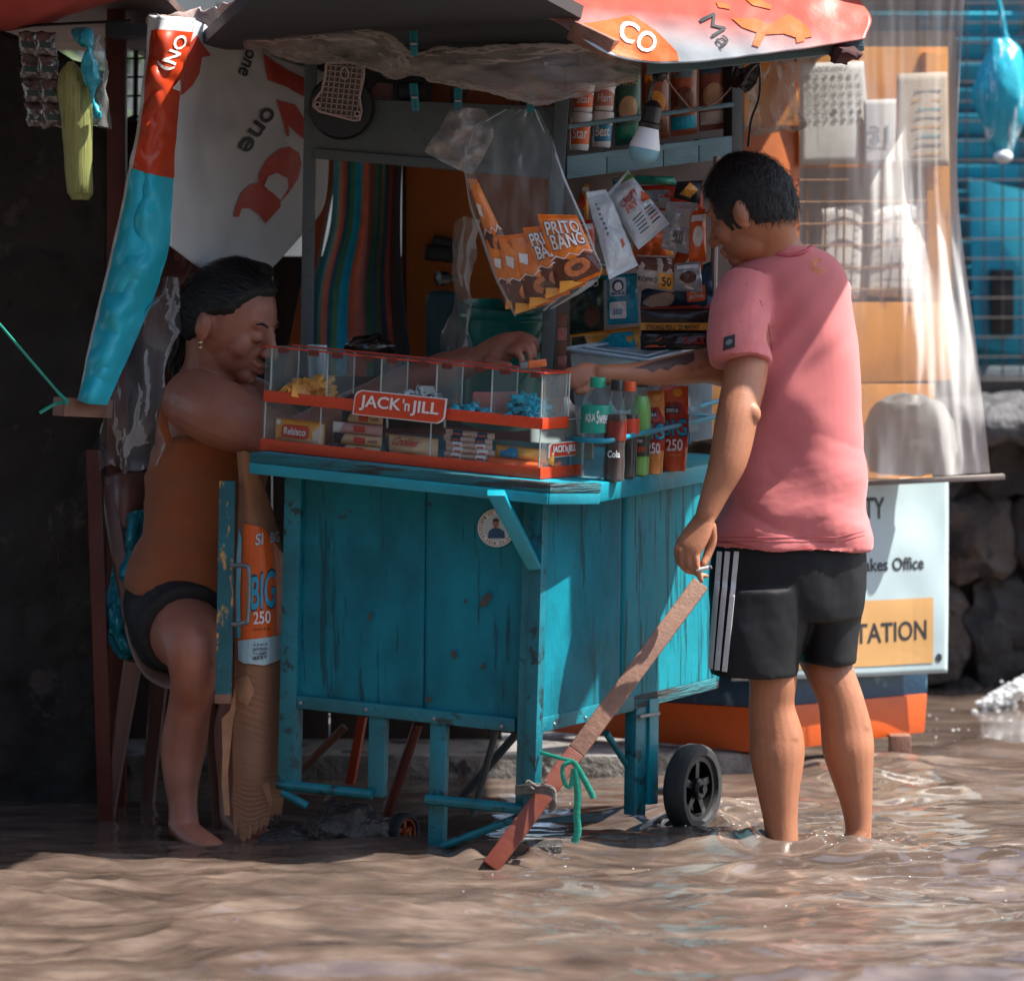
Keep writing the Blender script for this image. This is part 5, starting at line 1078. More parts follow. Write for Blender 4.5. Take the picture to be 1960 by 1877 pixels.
def pile(proto, n, u0, u1, kmax, label, group, j1=DU, k0=0.117):
    first = True; i0, i1 = sorted((kx(u0), kx(u1)))
    for c in range(n):
        lvl = (c / n) ** 0.75
        i = i0 + 0.014 + (i1 - i0 - 0.028) * (0.5 + (rg.random() - 0.5) * (1 - 0.45 * lvl)); j = 0.016 + (j1 - 0.032) * rg.random() * (1 - 0.3 * lvl); k = k0 + 0.004 + kmax * lvl * (0.7 + 0.3 * rg.random())
        rot = (rg.uniform(-0.9, 0.9), rg.uniform(-0.7, 0.7), rg.uniform(0, 6.28))
        if first: proto.location = K(i, j, k); proto.rotation_euler = rot; proto['label'] = label; proto['group'] = group; first = False
        else: dup(proto, K(i, j, k), None, rot)
pc = mk_candy('blue_candy', M_cyan, 0.027, 0.012, 0.010); 
b = B(); b.add([(-0.006, -0.0062, 0.0001), (0.006, -0.0062, 0.0001), (0.006, -0.0062, 0.0026), (-0.006, -0.0062, 0.0026)], [(0, 1, 2, 3)]); f = make(b, 'label_print', mat('red_white_print', (0.5, 0.2, 0.2), 0.4, 0.5, 200), None, smooth=0); f.location = (0, 0, 0); f.parent = pc
f.data.transform(Matrix.Translation(Vector((0, -0.0, 0)))); f.location = (0, -0.0002, 0)
pile(pc, 84, 938, 1030, 0.056, 'bright blue twist-wrapped candy in the rightmost upper compartment of the case', 'blue candies in the case')
pc2 = dup(pc, (0, 0, 0)); pile(pc2, 26, 832, 932, 0.018, 'bright blue twist-wrapped candy in the shallow heap beside the rightmost compartment', 'blue candies in the shallow heap')
py = mk_candy('yellow_candy', M_yellow, 0.036, 0.024, 0.012)
patch(rect(-0.3, -0.2, 0.3, 0.2), lambda x, y: Vector((x * 0.03, y * 0.022, 0.0065)), M_yellow, py, name='band', lift=0)
pile(py, 32, 515, 618, 0.042, 'yellow wrapped candy in the leftmost upper compartment of the case', 'yellow candies in the case')
pk = mk_candy('yellow_candy', M_yellow, 0.042, 0.03, 0.012); pk.location = K(kx(566), 0.012, 0.135); pk.rotation_euler = (1.2, 0.2, 0.2); pk['label'] = 'larger yellow candy lettered MAXX standing at the front of the yellow heap'
lettering('MAXX', lambda x, y: Vector((-0.016 + 0.032 * x, -0.010 + 0.018 * y, 0.0005)), mat('teal_print', (0.01, 0.18, 0.26), 0.4), pk, lift=0.0)
pd = mk_candy('dark_candy', mat('dark_brown_wrapper', (0.07, 0.025, 0.02), 0.25, 0.5, 60), 0.022, 0.015, 0.012)
pile(pd, 30, 622, 722, 0.012, 'dark brown wrapped candy in the second upper compartment of the case', 'dark candies in the case')
pw_ = mk_candy('striped_candy', mat('white_mint_wrapper', (0.62, 0.66, 0.70), 0.3, 0.1, 10, wear=((0.015, 0.02, 0.025), 120, 0.52, (1, 1, 1))), 0.024, 0.012, 0.010)
pile(pw_, 34, 728, 828, 0.044, 'white candy with black ends in the compartment behind the big sign', 'white and black candies in the case')

# --- packs in the lower tier
def kpack(name, label, u0, u1, j, k0, k1, th, m, cat='pack', group=None, amp=0.002, seed=0, crimp=True):
    i0, i1 = kx(u0), kx(u1); cs = [K(i0, j, k0), K(i1, j, k0), K(i1, j, k1), K(i0, j, k1)]
    q = [proj(c) for c in cs]; dd = [c.y + 8 for c in cs]
    return packet(name, label, cat, q, dd, th, m, group, crimp=crimp, amp=amp, seed=seed)
t, fr = kpack('cracker_pack', 'yellow and white cracker pack lettered Rebisco, leftmost in the lower tier', 511, 607, 0.03, 0.010, 0.072, 0.03, mat('rebisco_yellow', (0.75, 0.33, 0.04), 0.3, 0.08, 10, bump=0.1))
patch(rect(0.14, 0.05, 0.92, 0.40), fr, M_cream, t, name='cream_print', lift=0.0015, cuts=6)
patch([(0.78, 0.62), (0.97, 0.95), (0.97, 0.05), (0.80, 0.10)], fr, mat('biscuit_white', (0.66, 0.55, 0.42), 0.4), t, name='biscuit_print', lift=0.002, cuts=6)
patch(rrect(0.16, 0.36, 0.72, 0.80, 0.06, 0.12), fr, M_red, t, name='red_panel', lift=0.0025, cuts=8)
lettering('Rebisco', fr, M_white, t, box=(0.22, 0.46, 0.66, 0.70), lift=0.004, cuts=6); lettering('Crackers', fr, mat('gold_print', (0.5, 0.35, 0.12), 0.4), t, box=(0.28, 0.16, 0.58, 0.30), lift=0.0035, cuts=4)
patch(rect(0.03, 0.78, 0.12, 0.95), fr, M_white, t, name='corner_label', lift=0.002, cuts=3)
for k, (lab, k0, k1, m, u0, u1) in enumerate((('bottom cream wafer pack in the stack beside the yellow cracker pack', 0.010, 0.030, M_cream, 630, 716), ('second cream wafer pack up in the stack beside the yellow cracker pack', 0.028, 0.054, M_cream, 622, 716), ('pink and white wafer pack in the stack beside the yellow cracker pack', 0.052, 0.078, mat('pink_wafer', (0.62, 0.36, 0.38), 0.3, 0.1, 12), 618, 714), ('topmost cream wafer pack with a black end, under the middle band', 0.076, 0.102, M_cream, 632, 712))):
    t, fr = kpack('wafer_pack', lab, u0, u1, 0.03 + 0.004 * k, k0, k1, 0.02, m, seed=k, group='wafer packs in the lower tier')
    patch([(0.02, 0.1), (0.16, 0.1), (0.24, 0.9), (0.02, 0.9)], fr, M_white if k == 2 else M_ink, t, name='end_print', lift=0.0015, cuts=5)
    patch(rrect(0.45, 0.3, 0.68, 0.72, 0.03, 0.1), fr, M_red, t, name='red_logo', lift=0.002, cuts=4)
    if k < 2 or k == 3: lettering('WAFER', fr, M_brown, t, box=(0.74, 0.35, 0.92, 0.6), lift=0.002, cuts=3)
t, fr = kpack('cookie_pack', 'cream cookie pack with red lettering in the middle of the lower tier', 722, 823, 0.035, 0.010, 0.062, 0.035, M_cream, amp=0.006, seed=4)
lettering('Cookies', fr, M_red, t, box=(0.14, 0.55, 0.62, 0.88), lift=0.003, cuts=6, slant=0.2); patch([(0.02, 0.1), (0.12, 0.1), (0.06, 0.95), (0.02, 0.95)], fr, M_ink, t, name='end_print', lift=0.002, cuts=4)
for k in range(6):
    t, fr = kpack('biscuit_pack', ('%s flat pink and white biscuit pack in the stack at the lower middle right' % ('lowest', 'second lowest', 'third lowest', 'third highest', 'second highest', 'topmost')[k]), 838 + rg.uniform(-3, 3), 930 + rg.uniform(-4, 4), 0.03, 0.010 + k * 0.0125, 0.0235 + k * 0.0125, 0.014, mat('pale_pink_biscuit', (0.58, 0.40, 0.32), 0.35, 0.25, 60, (1, 1, 4)), seed=10 + k, group='flat biscuit packs stacked in the lower tier', crimp=False)
    for a in (0.16, 0.66): patch(rect(a, 0.1, a + 0.2, 0.9), fr, M_navy if k > 3 else M_white, t, name='label', lift=0.0012, cuts=3); patch(rect(a + 0.03, 0.3, a + 0.17, 0.5), fr, M_red, t, name='label_print', lift=0.002, cuts=2)
for k, (u0, u1, j, k0, k1, m, lab) in enumerate(((930, 1040, 0.04, 0.028, 0.062, M_yellow, 'orange yellow snack bag lying on top in the lower right compartment'), (925, 1028, 0.02, 0.008, 0.036, M_orange, 'glossy orange snack bag at the bottom of the lower right compartment'), (1012, 1028, 0.10, 0.010, 0.036, M_orange, 'orange snack bag end behind the small sign'))):
    t, fr = kpack('snack_bag', lab, u0, u1, j, k0, k1, 0.035, m, seed=20 + k, amp=0.008)
    if k == 0: patch([(0.1, 0.3), (0.45, 0.35), (0.42, 0.75), (0.3, 0.95), (0.2, 0.7), (0.1, 0.65)], fr, M_blue, t, name='blue_print', lift=0.002, cuts=6)
b = B(); b.slab(K(kx(740), 0.09, 0.118), K(kx(790), 0.10, 0.118), K(kx(780), 0.10, 0.17), K(kx(752), 0.09, 0.17), 0.002); one(b, 'paper_slip', M_paper, 'folded paper slip standing behind the white and black candies', 'paper')
b = B(); b.box(K(kx(905), 0.085, 0.145), 0.10, 0.012, 0.055); one(b, 'pink_pack', mat('salmon_pack', (0.50, 0.16, 0.13), 0.4, 0.15, 10), 'salmon pink pack standing behind the shallow heap of blue candies', 'pack', bevel=0.004)
b = B(); c = P(607, 745, 8.02); b.lathe(c, Vector((0, 0, 1)), [(0.001, 0), (0.019, 0), (0.023, 0.10), (0.0215, 0.10), (0.018, 0.003), (0.001, 0.003)], 28); one(b, 'drinking_glass', clear('ribbed_glass', tint=(0.85, 0.92, 0.95), film=(0.7, 0.75, 0.8), lo=0.15, hi=0.6, scale=60, stretch=(1, 1, 0.03), rough=0.05), 'ribbed clear drinking glass behind the left end of the candy case', 'glass')
# lighter on the case
lg = thing('lighter', 'orange and white disposable lighter lying on top of the candy case', 'lighter', K(kx(1012), 0.05, HT))
la, lb_ = P(995, 700, 7.77), P(1046, 694, 7.78)
b = B(); b.bar(la + (lb_ - la) * 0.30, lb_, 0.011, 0.017); make(b, 'body', mat('orange_lighter', (0.62, 0.16, 0.05), 0.25, 0.3, 60, bump=0.05), lg, bevel=0.003)
b = B(); b.bar(la, la + (lb_ - la) * 0.29, 0.010, 0.014); make(b, 'hood', M_steel, lg, bevel=0.002)
b = B(); b.tube([la + (lb_ - la) * 0.16 + Vector((0, -0.004, 0.005)), la + (lb_ - la) * 0.16 + Vector((0, 0.004, 0.005))], 0.004, 10); make(b, 'wheel', M_black, lg)
# dark parcels behind the case
b = B(); b.ball(P(708, 664, 8.14), 0.055, 0.035, 0.026); crumple(b, 0.012, 24); one(b, 'black_parcel', mat('shiny_black_bag', (0.008, 0.008, 0.009), 0.15, 0.2, 8, bump=0.3, bscale=20), 'shiny black wrapped parcel behind the candy case', 'parcel')

# --- bottles and pouches at the rail
def bottle(name, label, u, vb, vt, prof, m_shell, liquid, lev, m_cap, lab, group, text=None, tm=None, lab_t=None, capf=0.90, shell_label=True, lift=0.0):
    c = on_counter(u, vb); d = c.y + 8; h = (vb - vt) / F * d; w = h
    t = thing(name, label, 'bottle', c, group)
    b = B(); b.lathe(c, (0.04, 0, 1), [(r * h, z * h) for r, z in prof], 32); make(b, 'shell', m_shell, t)
    if liquid:
        b = B(); b.lathe(c, (0.04, 0, 1), [(max(0.0005, r * h - 0.0012), z * h + 0.001) for r, z in prof if z <= lev] + [(max(0.0005, np.interp(lev, [q[1] for q in prof], [q[0] for q in prof]) * h - 0.0015), lev * h), (0.0005, lev * h)], 28); make(b, 'drink', liquid, t)
    rn = [r for r, z in prof if z > capf - 0.02][0] * h + 0.0018
    b = B(); b.lathe(c, (0.04, 0, 1), [(0.0005, capf * h), (rn, capf * h), (rn, h * 0.99), (rn - 0.001, h), (0.0005, h)], 28); make(b, 'cap', m_cap, t)
    if lab:
        z0, z1, m = lab; zs = np.linspace(z0, z1, 12); pr = lambda z: float(np.interp(z, [q[1] for q in prof], [q[0] for q in prof]))
        b = B(); b.loft([[c + Vector((0.04 * z * h + (pr(z) * h + 0.0008) * math.cos(a), (pr(z) * h + 0.0008) * math.sin(a), z * h)) for a in [2 * math.pi * k / 32 for k in range(32)]] for z in zs], caps=False); make(b, 'label', m, t)
        if text:
            for (s_, x0, x1, a0, a1, tm_) in text:
                def g(x, y, a0=a0, a1=a1, x0=x0, x1=x1):
                    z = a0 + (a1 - a0) * y; an = math.radians(-90) + x0 + (x1 - x0) * x; r = pr(z) * h + 0.0018
                    return c + Vector((0.04 * z * h + r * math.cos(an), r * math.sin(an), z * h))
                vs, fs = text_geo(s_); b = B(); b.add([g(x, y) for x, y in vs], fs); make(b, 'lettering', tm_, t, smooth=0)
    return t
pw1 = [(r * 1.12, z) for r, z in [(0.001, 0.0), (0.10, 0.0), (0.125, 0.02), (0.13, 0.08), (0.122, 0.12), (0.13, 0.16), (0.122, 0.20), (0.13, 0.24), (0.122, 0.28), (0.13, 0.32), (0.124, 0.36), (0.13, 0.42), (0.133, 0.48), (0.133, 0.72), (0.125, 0.78), (0.09, 0.86), (0.062, 0.895), (0.058, 0.92), (0.058, 0.985), (0.001, 0.986)]]
bottle('water_bottle', 'clear water bottle with green cap and green label, leftmost of the bottles', 1137, 917, 722, pw1, M_bottle, None, 0.8, mat('green_cap', (0.01, 0.30, 0.18), 0.4), (0.46, 0.73, mat('green_water_label', (0.012, 0.30, 0.22), 0.3, 0.15, 30)), 'bottles at the blue rail', text=[('AQUA', -0.8, -0.1, 0.56, 0.65, M_white), ('Sweet', -0.02, 0.85, 0.55, 0.68, M_white)])
pcola = [(r * 1.16, z) for r, z in [(0.001, 0), (0.075, 0), (0.09, 0.02), (0.092, 0.15), (0.086, 0.28), (0.084, 0.34), (0.092, 0.42), (0.094, 0.6), (0.085, 0.70), (0.06, 0.80), (0.048, 0.86), (0.046, 0.90), (0.046, 0.985), (0.001, 0.986)]]
M_cola = mat('cola', (0.018, 0.006, 0.004), 0.08, 0.2, 5, bump=0)
M_colac = mat('dark_cola_plastic', (0.05, 0.012, 0.008), 0.08, 0.3, 8, bump=0)
bottle('soda_bottle', 'dark cola bottle with black cap and dark red label beside the water bottle', 1174, 921, 727, pcola, M_bottle, M_colac, 0.66, M_black, (0.40, 0.60, mat('dark_red_label', (0.16, 0.02, 0.015), 0.3, 0.3, 30)), 'bottles at the blue rail', text=[('Cola', -0.7, 0.5, 0.24, 0.31, M_white)])
bottle('soda_bottle', 'cola bottle with orange cap and red label, third bottle from the left', 1199, 915, 730, pcola, M_bottle, M_cola, 0.66, mat('orange_cap', (0.70, 0.09, 0.02), 0.4), (0.44, 0.62, M_red), 'bottles at the blue rail', text=[('Coke', -0.8, 0.8, 0.48, 0.58, M_white)][:0])
bottle('soda_bottle', 'lime green soda bottle with black cap and dark label', 1222, 910, 721, pcola, M_bottle, mat('lime_soda', (0.26, 0.55, 0.10), 0.12, 0.1, 6, bump=0), 0.80, M_black, (0.20, 0.40, mat('dark_green_label2', (0.03, 0.05, 0.03), 0.35, 0.3, 20)), 'bottles at the blue rail', text=[('Mtn', -0.5, 0.2, 0.34, 0.38, M_white), ('Dew', -0.65, 0.55, 0.24, 0.33, M_red)])
def pouch(label, us, vb, vt, m, m2, lines, group):
    c = on_counter(sum(us) / 2, vb); d = c.y + 8
    t = thing('juice_pouch', label, 'pouch', c, group); b = B(); secs = []
    h = (vb - vt) / F * d; w = (us[1] - us[0]) / F * d / 2
    fr = lambda s, z: c + Vector(((s * 2 - 1) * w * (0.82 + 0.18 * min(1, z * 2.2)) * (1 - 0.12 * max(0, z - 0.8)), -0.020 * (1 - (2 * s - 1) ** 2) ** 0.5 * (1 - z) ** 0.5 - 0.0005, z * h))
    for i in range(25):
        z = i / 24; ring = []
        for j in range(32):
            a = 2 * math.pi * j / 32; p = fr(0.5 + 0.4999 * math.cos(a), z); 
            if math.sin(a) > 0: p.y = 2 * c.y - p.y
            p += Vector((0, noise.noise(p * 40) * 0.003, 0)); ring.append(p)
        secs.append(ring)
    b.loft(secs); make(b, 'pouch', m, t)
    f2 = lambda s, z: fr(s, z) + Vector((0, noise.noise(fr(s, z) * 40) * 0.003, 0))
    for (kind, args, mm, lift) in lines:
        if kind == 't': lettering(args[0], f2, mm, t, box=args[1], lift=lift, cuts=5)
        elif kind == 'b': lettering(args[0], f2, M_navy, t, box=(args[1][0] - 0.02, args[1][1] - 0.01, args[1][2] + 0.03, args[1][3] + 0.005), lift=lift - 0.001, cuts=6); lettering(args[0], f2, mm, t, box=args[1], lift=lift, cuts=5)
        else: patch(args, f2, mm, t, lift=lift, cuts=6)
    return t
M_ltb = mat('light_blue_letter', (0.02, 0.35, 0.55), 0.35)
def pouch_lines(orange): return [('p', [(0.02, 0.28), (0.98, 0.28), (0.98, 0.66), (0.72, 0.80), (0.5, 0.62), (0.28, 0.80), (0.02, 0.62)], mat('deep_red_pouch', (0.42, 0.03, 0.012), 0.3), 0.002), ('t', ('BIG', (0.06, 0.40, 0.94, 0.62)), M_navy, 0.0032), ('t', ('BIG', (0.09, 0.415, 0.91, 0.605)), M_ltb, 0.0045), ('t', ('250', (0.22, 0.24, 0.78, 0.38)), M_white, 0.004),
    ('p', rect(0.2, 0.68, 0.66, 0.75), M_navy, 0.003), ('t', ('zest-o', (0.24, 0.69, 0.62, 0.74)), M_white, 0.004), ('p', oval(0.62, 0.92, 0.16, 0.05, 14), M_yellow, 0.002), ('t', ('orange drink', (0.3, 0.17, 0.75, 0.21)), M_yellow, 0.003)]
pouch('orange juice pouch lettered BIG 250 just behind the lime bottle', (1228, 1272), 906, 748, mat('light_orange_pouch', (0.66, 0.25, 0.06), 0.28, 0.2, 20), None, pouch_lines(1), 'juice pouches at the rail')
pouch('red-orange juice pouch lettered BIG 250, rightmost at the rail', (1262, 1318), 901, 738, mat('red_orange_pouch', (0.62, 0.10, 0.03), 0.28, 0.2, 20), None, pouch_lines(0), 'juice pouches at the rail')
b = B(); b.box(on_counter(1100, 880) + Vector((0.01, 0.06, 0.04)), 0.07, 0.04, 0.09); one(b, 'cream_bread_pack', M_cream, 'cream wrapped bread pack between the candy case and the water bottle', 'pack', bevel=0.012)
b = B(); b.slab(P(1322, 845, 8.42), P(1364, 838, 8.42), P(1364, 700, 8.42), P(1322, 700, 8.42), (-0.01, 0)); one(b, 'pale_board', mat('pale_blue_board', (0.45, 0.6, 0.66), 0.5), 'pale blue board edge behind the juice pouches', 'board', bevel=0.002)
b = B(); b.slab(P(1330, 845, 8.5), P(1440, 825, 8.6), P(1440, 690, 8.6), P(1330, 690, 8.5), (-0.01, 0)); one(b, 'orange_side_board', M_yel, 'orange board piece behind the blue rail by the standing man', 'board', bevel=0.002)
# --- clear box with lid
cbx = thing('clear_box', 'clear plastic food box with a wide lid beside the sachet rack', 'box', on_counter(1215, 830) + Vector((0, 0.05, 0)))
lc = [P(1083, 667, 8.12), P(1240, 690, 8.10), P(1357, 660, 8.30), P(1220, 646, 8.48)]
M_lidc = clear('frosted_lid', tint=(0.88, 0.94, 0.96), film=(0.5, 0.62, 0.68), lo=0.14, hi=0.34, scale=9, rough=0.15)
b = B(); b.prism(lc, Vector((0, 0, -0.006))); make(b, 'lid', M_lidc, cbx, bevel=0.002)
cen = sum(lc, Vector()) / 4
b = B(); rim = [c + (cen - c) * 0.02 for c in lc]; b.tube(rim + [rim[0]], 0.0045, 8); make(b, 'lid_rim', mat('frosted_rim', (0.42, 0.55, 0.60), 0.25, 0.1, 20), cbx)
b = B(); r2 = [c + (cen - c) * 0.25 + Vector((0, 0, 0.003)) for c in lc]; b.tube(r2 + [r2[0]], 0.003, 8); make(b, 'lid_ridge', mat('frosted_rim', (0.42, 0.55, 0.60)), cbx)
bot = [c + (cen - c) * 0.14 + Vector((0, 0, -0.20)) for c in lc]; tp = [c + (cen - c) * 0.05 + Vector((0, 0, -0.010)) for c in lc]
b = B(); b.loft([bot, tp]); make(b, 'box_body', M_lidc, cbx, bevel=0.006)
for k, u in enumerate((1110, 1150, 1190)):
    b = B(); c = P(u, 745 + k * 4, 8.22); b.ball(c, 0.03, 0.028, 0.04); crumple(b, 0.01, 30, seed=k); one(b, 'bread_roll', mat('bun_crust', (0.42, 0.20, 0.10), 0.5, 0.3, 12), ('leftmost', 'middle', 'rightmost')[k] + ' of the brown buns inside the clear food box', 'bun', 'buns in the clear box')

# --- bulb with its wires
bul = thing('light_bulb', 'unlit white and blue bulb in a black socket hanging under the awning', 'bulb', P(1233, 315, 7.85))
ba = (P(1243, 240, 7.85) - P(1233, 290, 7.85)).normalized(); bc = P(1233, 288, 7.85)
b = B(); b.lathe(bc, ba, [(0.001, -0.033)] + [(0.0345 * math.cos(a), 0.0345 * math.sin(a) * 0.95) for a in [-1.3, -1.0, -0.7, -0.4, -0.1]] + [(0.0345, 0.004)], 32); make(b, 'globe', mat('blue_globe', (0.25, 0.55, 0.66), 0.2, 0.05, 6, bump=0, transl=0.3), bul)
b = B(); b.lathe(bc, ba, [(0.0345, 0.004), (0.034, 0.010), (0.028, 0.030), (0.0225, 0.052), (0.021, 0.054), (0.001, 0.054)], 32); make(b, 'neck', M_white, bul)
b = B(); b.lathe(bc, ba, [(0.001, 0.05), (0.0235, 0.05), (0.025, 0.060), (0.021, 0.064), (0.021, 0.098), (0.016, 0.105), (0.008, 0.112), (0.001, 0.113)], 28); make(b, 'socket', M_black, bul)
b = B(); b.tube(path([P(1249, 200, 7.85), P(1246, 175, 7.84), P(1258, 148, 7.82), P(1264, 125, 7.80)], 14), 0.0035, 6); make(b, 'cord', M_black, bul)
b = B(); b.tube(path([P(1258, 148, 7.82), P(1246, 165, 7.83), P(1240, 195, 7.84)], 10), 0.003, 6); make(b, 'cord', M_black, bul)
b = B(); b.tube(path([P(1266, 130, 7.8), P(1282, 160, 7.85), P(1310, 195, 7.9), P(1330, 212, 7.95), P(1370, 195, 8.0), P(1395, 172, 8.05), P(1410, 148, 8.1), P(1445, 118, 8.05)], 40), 0.0022, 6); one(b, 'brown_wire', mat('brown_wire', (0.12, 0.06, 0.035), 0.5), 'thin brown wire looping from the bulb to the black knot of cables', 'wire')
b = B(); b.tube(path([P(1452, 120, 8.0), P(1455, 150, 8.0), P(1452, 190, 8.05), P(1438, 230, 8.1), P(1432, 280, 8.15)], 24), 0.003, 6); one(b, 'black_cable', M_black, 'black cable hanging in a curve right of the shelf upright', 'cable')
b = B(); b.ball(P(1425, 148, 8.05), 0.03, 0.02, 0.022); b2 = crumple(b, 0.02, 40); one(b, 'cable_knot', M_black, 'black knot of cables and tape on the shelf upright', 'cables')
b = B(); b.tube(path([P(1425, 150, 8.03), P(1440, 128, 8.0), P(1462, 112, 7.95)], 10), 0.006, 6); one(b, 'cable_end', M_black, 'thick black cable end rising from the knot to the beam', 'cable')
b = B(); b.ball(P(1262, 140, 7.8), 0.018, 0.014, 0.02); crumple(b, 0.012, 50); one(b, 'tape_wrap', M_black, 'black tape wrapped round the cord above the bulb', 'tape')

# --- shelf goods
def tin(label, u, vb, vt, w, m, band, m3, text, d):
    c = P(u, vb, d); h = (vb - vt) / F * d; r = w / 2 / F * d
    t = thing('spread_tub', label, 'tub', c, 'small tubs on the shelf')
    b = B(); b.lathe(c, (0.06, 0, 1), [(0.001, 0), (r * 0.85, 0), (r * 0.92, h * 0.06), (r, h * 0.85), (0.001, h * 0.86)], 26); make(b, 'tub', M_white, t)
    b = B(); b.lathe(c, (0.06, 0, 1), [(r * 0.935, h * 0.14), (r * 1.012, h * 0.70)], 26); 
    b = B(); b.loft([[c + Vector((0.06 * z * h + (r * (0.93 + 0.08 * z)) * math.cos(a), (r * (0.93 + 0.08 * z)) * math.sin(a), z * h)) for a in [2 * math.pi * k / 26 for k in range(26)]] for z in (0.16, 0.45, 0.74)], caps=False); make(b, 'label', band, t)
    b = B(); b.lathe(c, (0.06, 0, 1), [(0.001, h * 0.82), (r * 1.08, h * 0.82), (r * 1.08, h * 0.96), (r * 1.02, h), (0.001, h)], 26); make(b, 'lid', m3, t)
    fr = lambda x, y: c + Vector((r * 1.03 * math.sin((x - 0.5) * 1.5) + 0.06 * h * (0.2 + 0.5 * y), -r * 1.03 * math.cos((x - 0.5) * 1.5), h * (0.2 + 0.5 * y)))
    vs, fs = text_geo(text); b = B(); b.add([fr(x, 0.2 + 0.6 * y) for x, y in vs], fs); make(b, 'lettering', M_white if band != M_paper else M_red, t, smooth=0)
tin('orange tub, lower left of the four tubs on the shelf', 1108, 288, 216, 40, None, M_orange, M_white, 'Star', PH(1108, 0).y + 8.08)
tin('blue and orange tub, lower right of the four tubs on the shelf', 1151, 282, 214, 38, None, M_blue, M_white, 'Best', PH(1151, 0).y + 8.08)
tin('orange tub, upper left of the four tubs on the shelf', 1116, 215, 160, 38, None, M_orange, M_white, 'Star', PH(1116, 0).y + 8.08)
tin('pink tub, upper right of the four tubs on the shelf', 1156, 212, 158, 38, None, mat('salmon_label', (0.5, 0.2, 0.16), 0.4), M_white, 'Ham', PH(1156, 0).y + 8.08)
for k, (u0, u1, vb, vt, m, lab, tx, acc) in enumerate(((1178, 1226, 280, 128, mat('dark_green_pouch', (0.03, 0.12, 0.09), 0.3, 0.3, 20), 'dark green pouch standing on the shelf behind the bulb', 'Magic', mat('gold_print', (0.5, 0.35, 0.12), 0.4)), (1229, 1280, 270, 118, mat('rust_pouch', (0.30, 0.08, 0.04), 0.3, 0.4, 16), 'rust brown pouch on the shelf behind the bulb socket', 'Malt', M_yellow), (1284, 1334, 262, 110, mat('orange_teal_pouch', (0.40, 0.12, 0.06), 0.3, 0.3, 16), 'orange pouch with a round picture and teal base on the shelf', 'Choco', M_cyan), (1338, 1392, 252, 104, mat('salmon_pouch', (0.42, 0.15, 0.12), 0.3, 0.35, 14), 'salmon and blue pouch, rightmost on the shelf', 'Milk', M_blue))):
    d = PH((u0 + u1) / 2, 0).y + 8.09
    t, fr = packet('shelf_pouch', lab, 'pouch', [(u0, vb), (u1, vb - 6), (u1, vt - 6), (u0, vt)], d, 0.035, m, 'pouches on the shelf', seed=40 + k, amp=0.003)
    lettering(tx, fr, acc, t, box=(0.12, 0.72, 0.85, 0.84), lift=0.002, cuts=3)
    patch(oval(0.5, 0.45, 0.36, 0.16, 20), fr, [M_cream, M_yellow, M_brown, M_cream][k], t, lift=0.0015, cuts=5); patch(rect(0.05, 0.08, 0.95, 0.24), fr, [M_green, M_brown, M_cyan, M_paper][k], t, lift=0.0015, cuts=5)

# --- sachet rack hanging under the shelf
def sach(label, cs, d, th, m, seed, name='sachet_pack', amp=0.011):
    return packet(name, label, 'sachet pack', cs, d, th, m, 'packs hanging in the sachet rack', seed=seed, amp=amp)
M_foil = mat('white_foil_pack', (0.62, 0.69, 0.71), 0.22, 0.12, 14, bump=0.7, bscale=26, bdist=0.01)
M_silver = mat('silver_foil_pack', (0.42, 0.45, 0.47), 0.25, 0.2, 20, metal=0.3, bump=0.4, bscale=50)
t, fr = sach('plump pale blue-white pack leaning beside the hanging snack bag', [(1166, 535), (1222, 508), (1160, 362), (1121, 368)], [8.0, 8.05, 8.1, 8.05], 0.05, M_foil, 1)
patch([(0.45, 0.25), (0.62, 0.28), (0.6, 0.36), (0.46, 0.33)], fr, M_orange, t, lift=0.002, cuts=3)
for k in range(7): patch(rect(0.15, 0.45 + k * 0.06, 0.2, 0.48 + k * 0.06), fr, M_inkgrey, t, name='small_print', lift=0.002)
t, fr = sach('white pack with red lettering and a green corner, propped highest in the rack', [(1222, 478), (1282, 428), (1202, 326), (1160, 372)], [8.08, 8.12, 8.15, 8.12], 0.045, M_foil, 2)
lettering('CRISPY', fr, M_red, t, box=(0.15, 0.62, 0.72, 0.74), lift=0.003, cuts=4); lettering('FRY', fr, M_orange, t, box=(0.2, 0.50, 0.55, 0.60), lift=0.003, cuts=3)
patch([(0.55, 0.93), (0.98, 0.99), (0.98, 0.86)], fr, mat('leaf_print', (0.12, 0.28, 0.06), 0.4), t, lift=0.002, cuts=3); patch([(0.7, 0.5), (0.95, 0.46), (0.96, 0.56), (0.85, 0.64)], fr, M_orange, t, lift=0.002, cuts=3)
for k in range(5): patch(rect(0.2, 0.16 + k * 0.055, 0.5, 0.175 + k * 0.055), fr, M_ink, t, name='small_print', lift=0.002, cuts=2); patch(rect(0.6, 0.16 + k * 0.055, 0.85, 0.18 + k * 0.055), fr, M_red if k % 2 else M_ink, t, name='small_print', lift=0.002, cuts=2)
t, fr = sach('silver pack with a bar pattern hanging nearest the man’s face'.replace('’', ''), [(1266, 476), (1325, 488), (1336, 388), (1276, 386)], 8.15, 0.03, M_silver, 3)
for k in range(9): patch(rect(0.3 + k * 0.04, 0.18, 0.315 + k * 0.04 + 0.01 * (k % 2), 0.42), fr, M_ink, t, name='bar_print', lift=0.002, cuts=2)
patch(rect(0.08, 0.5, 0.92, 0.86), fr, mat('pale_grey_print', (0.34, 0.35, 0.36), 0.4), t, lift=0.0015, cuts=4)
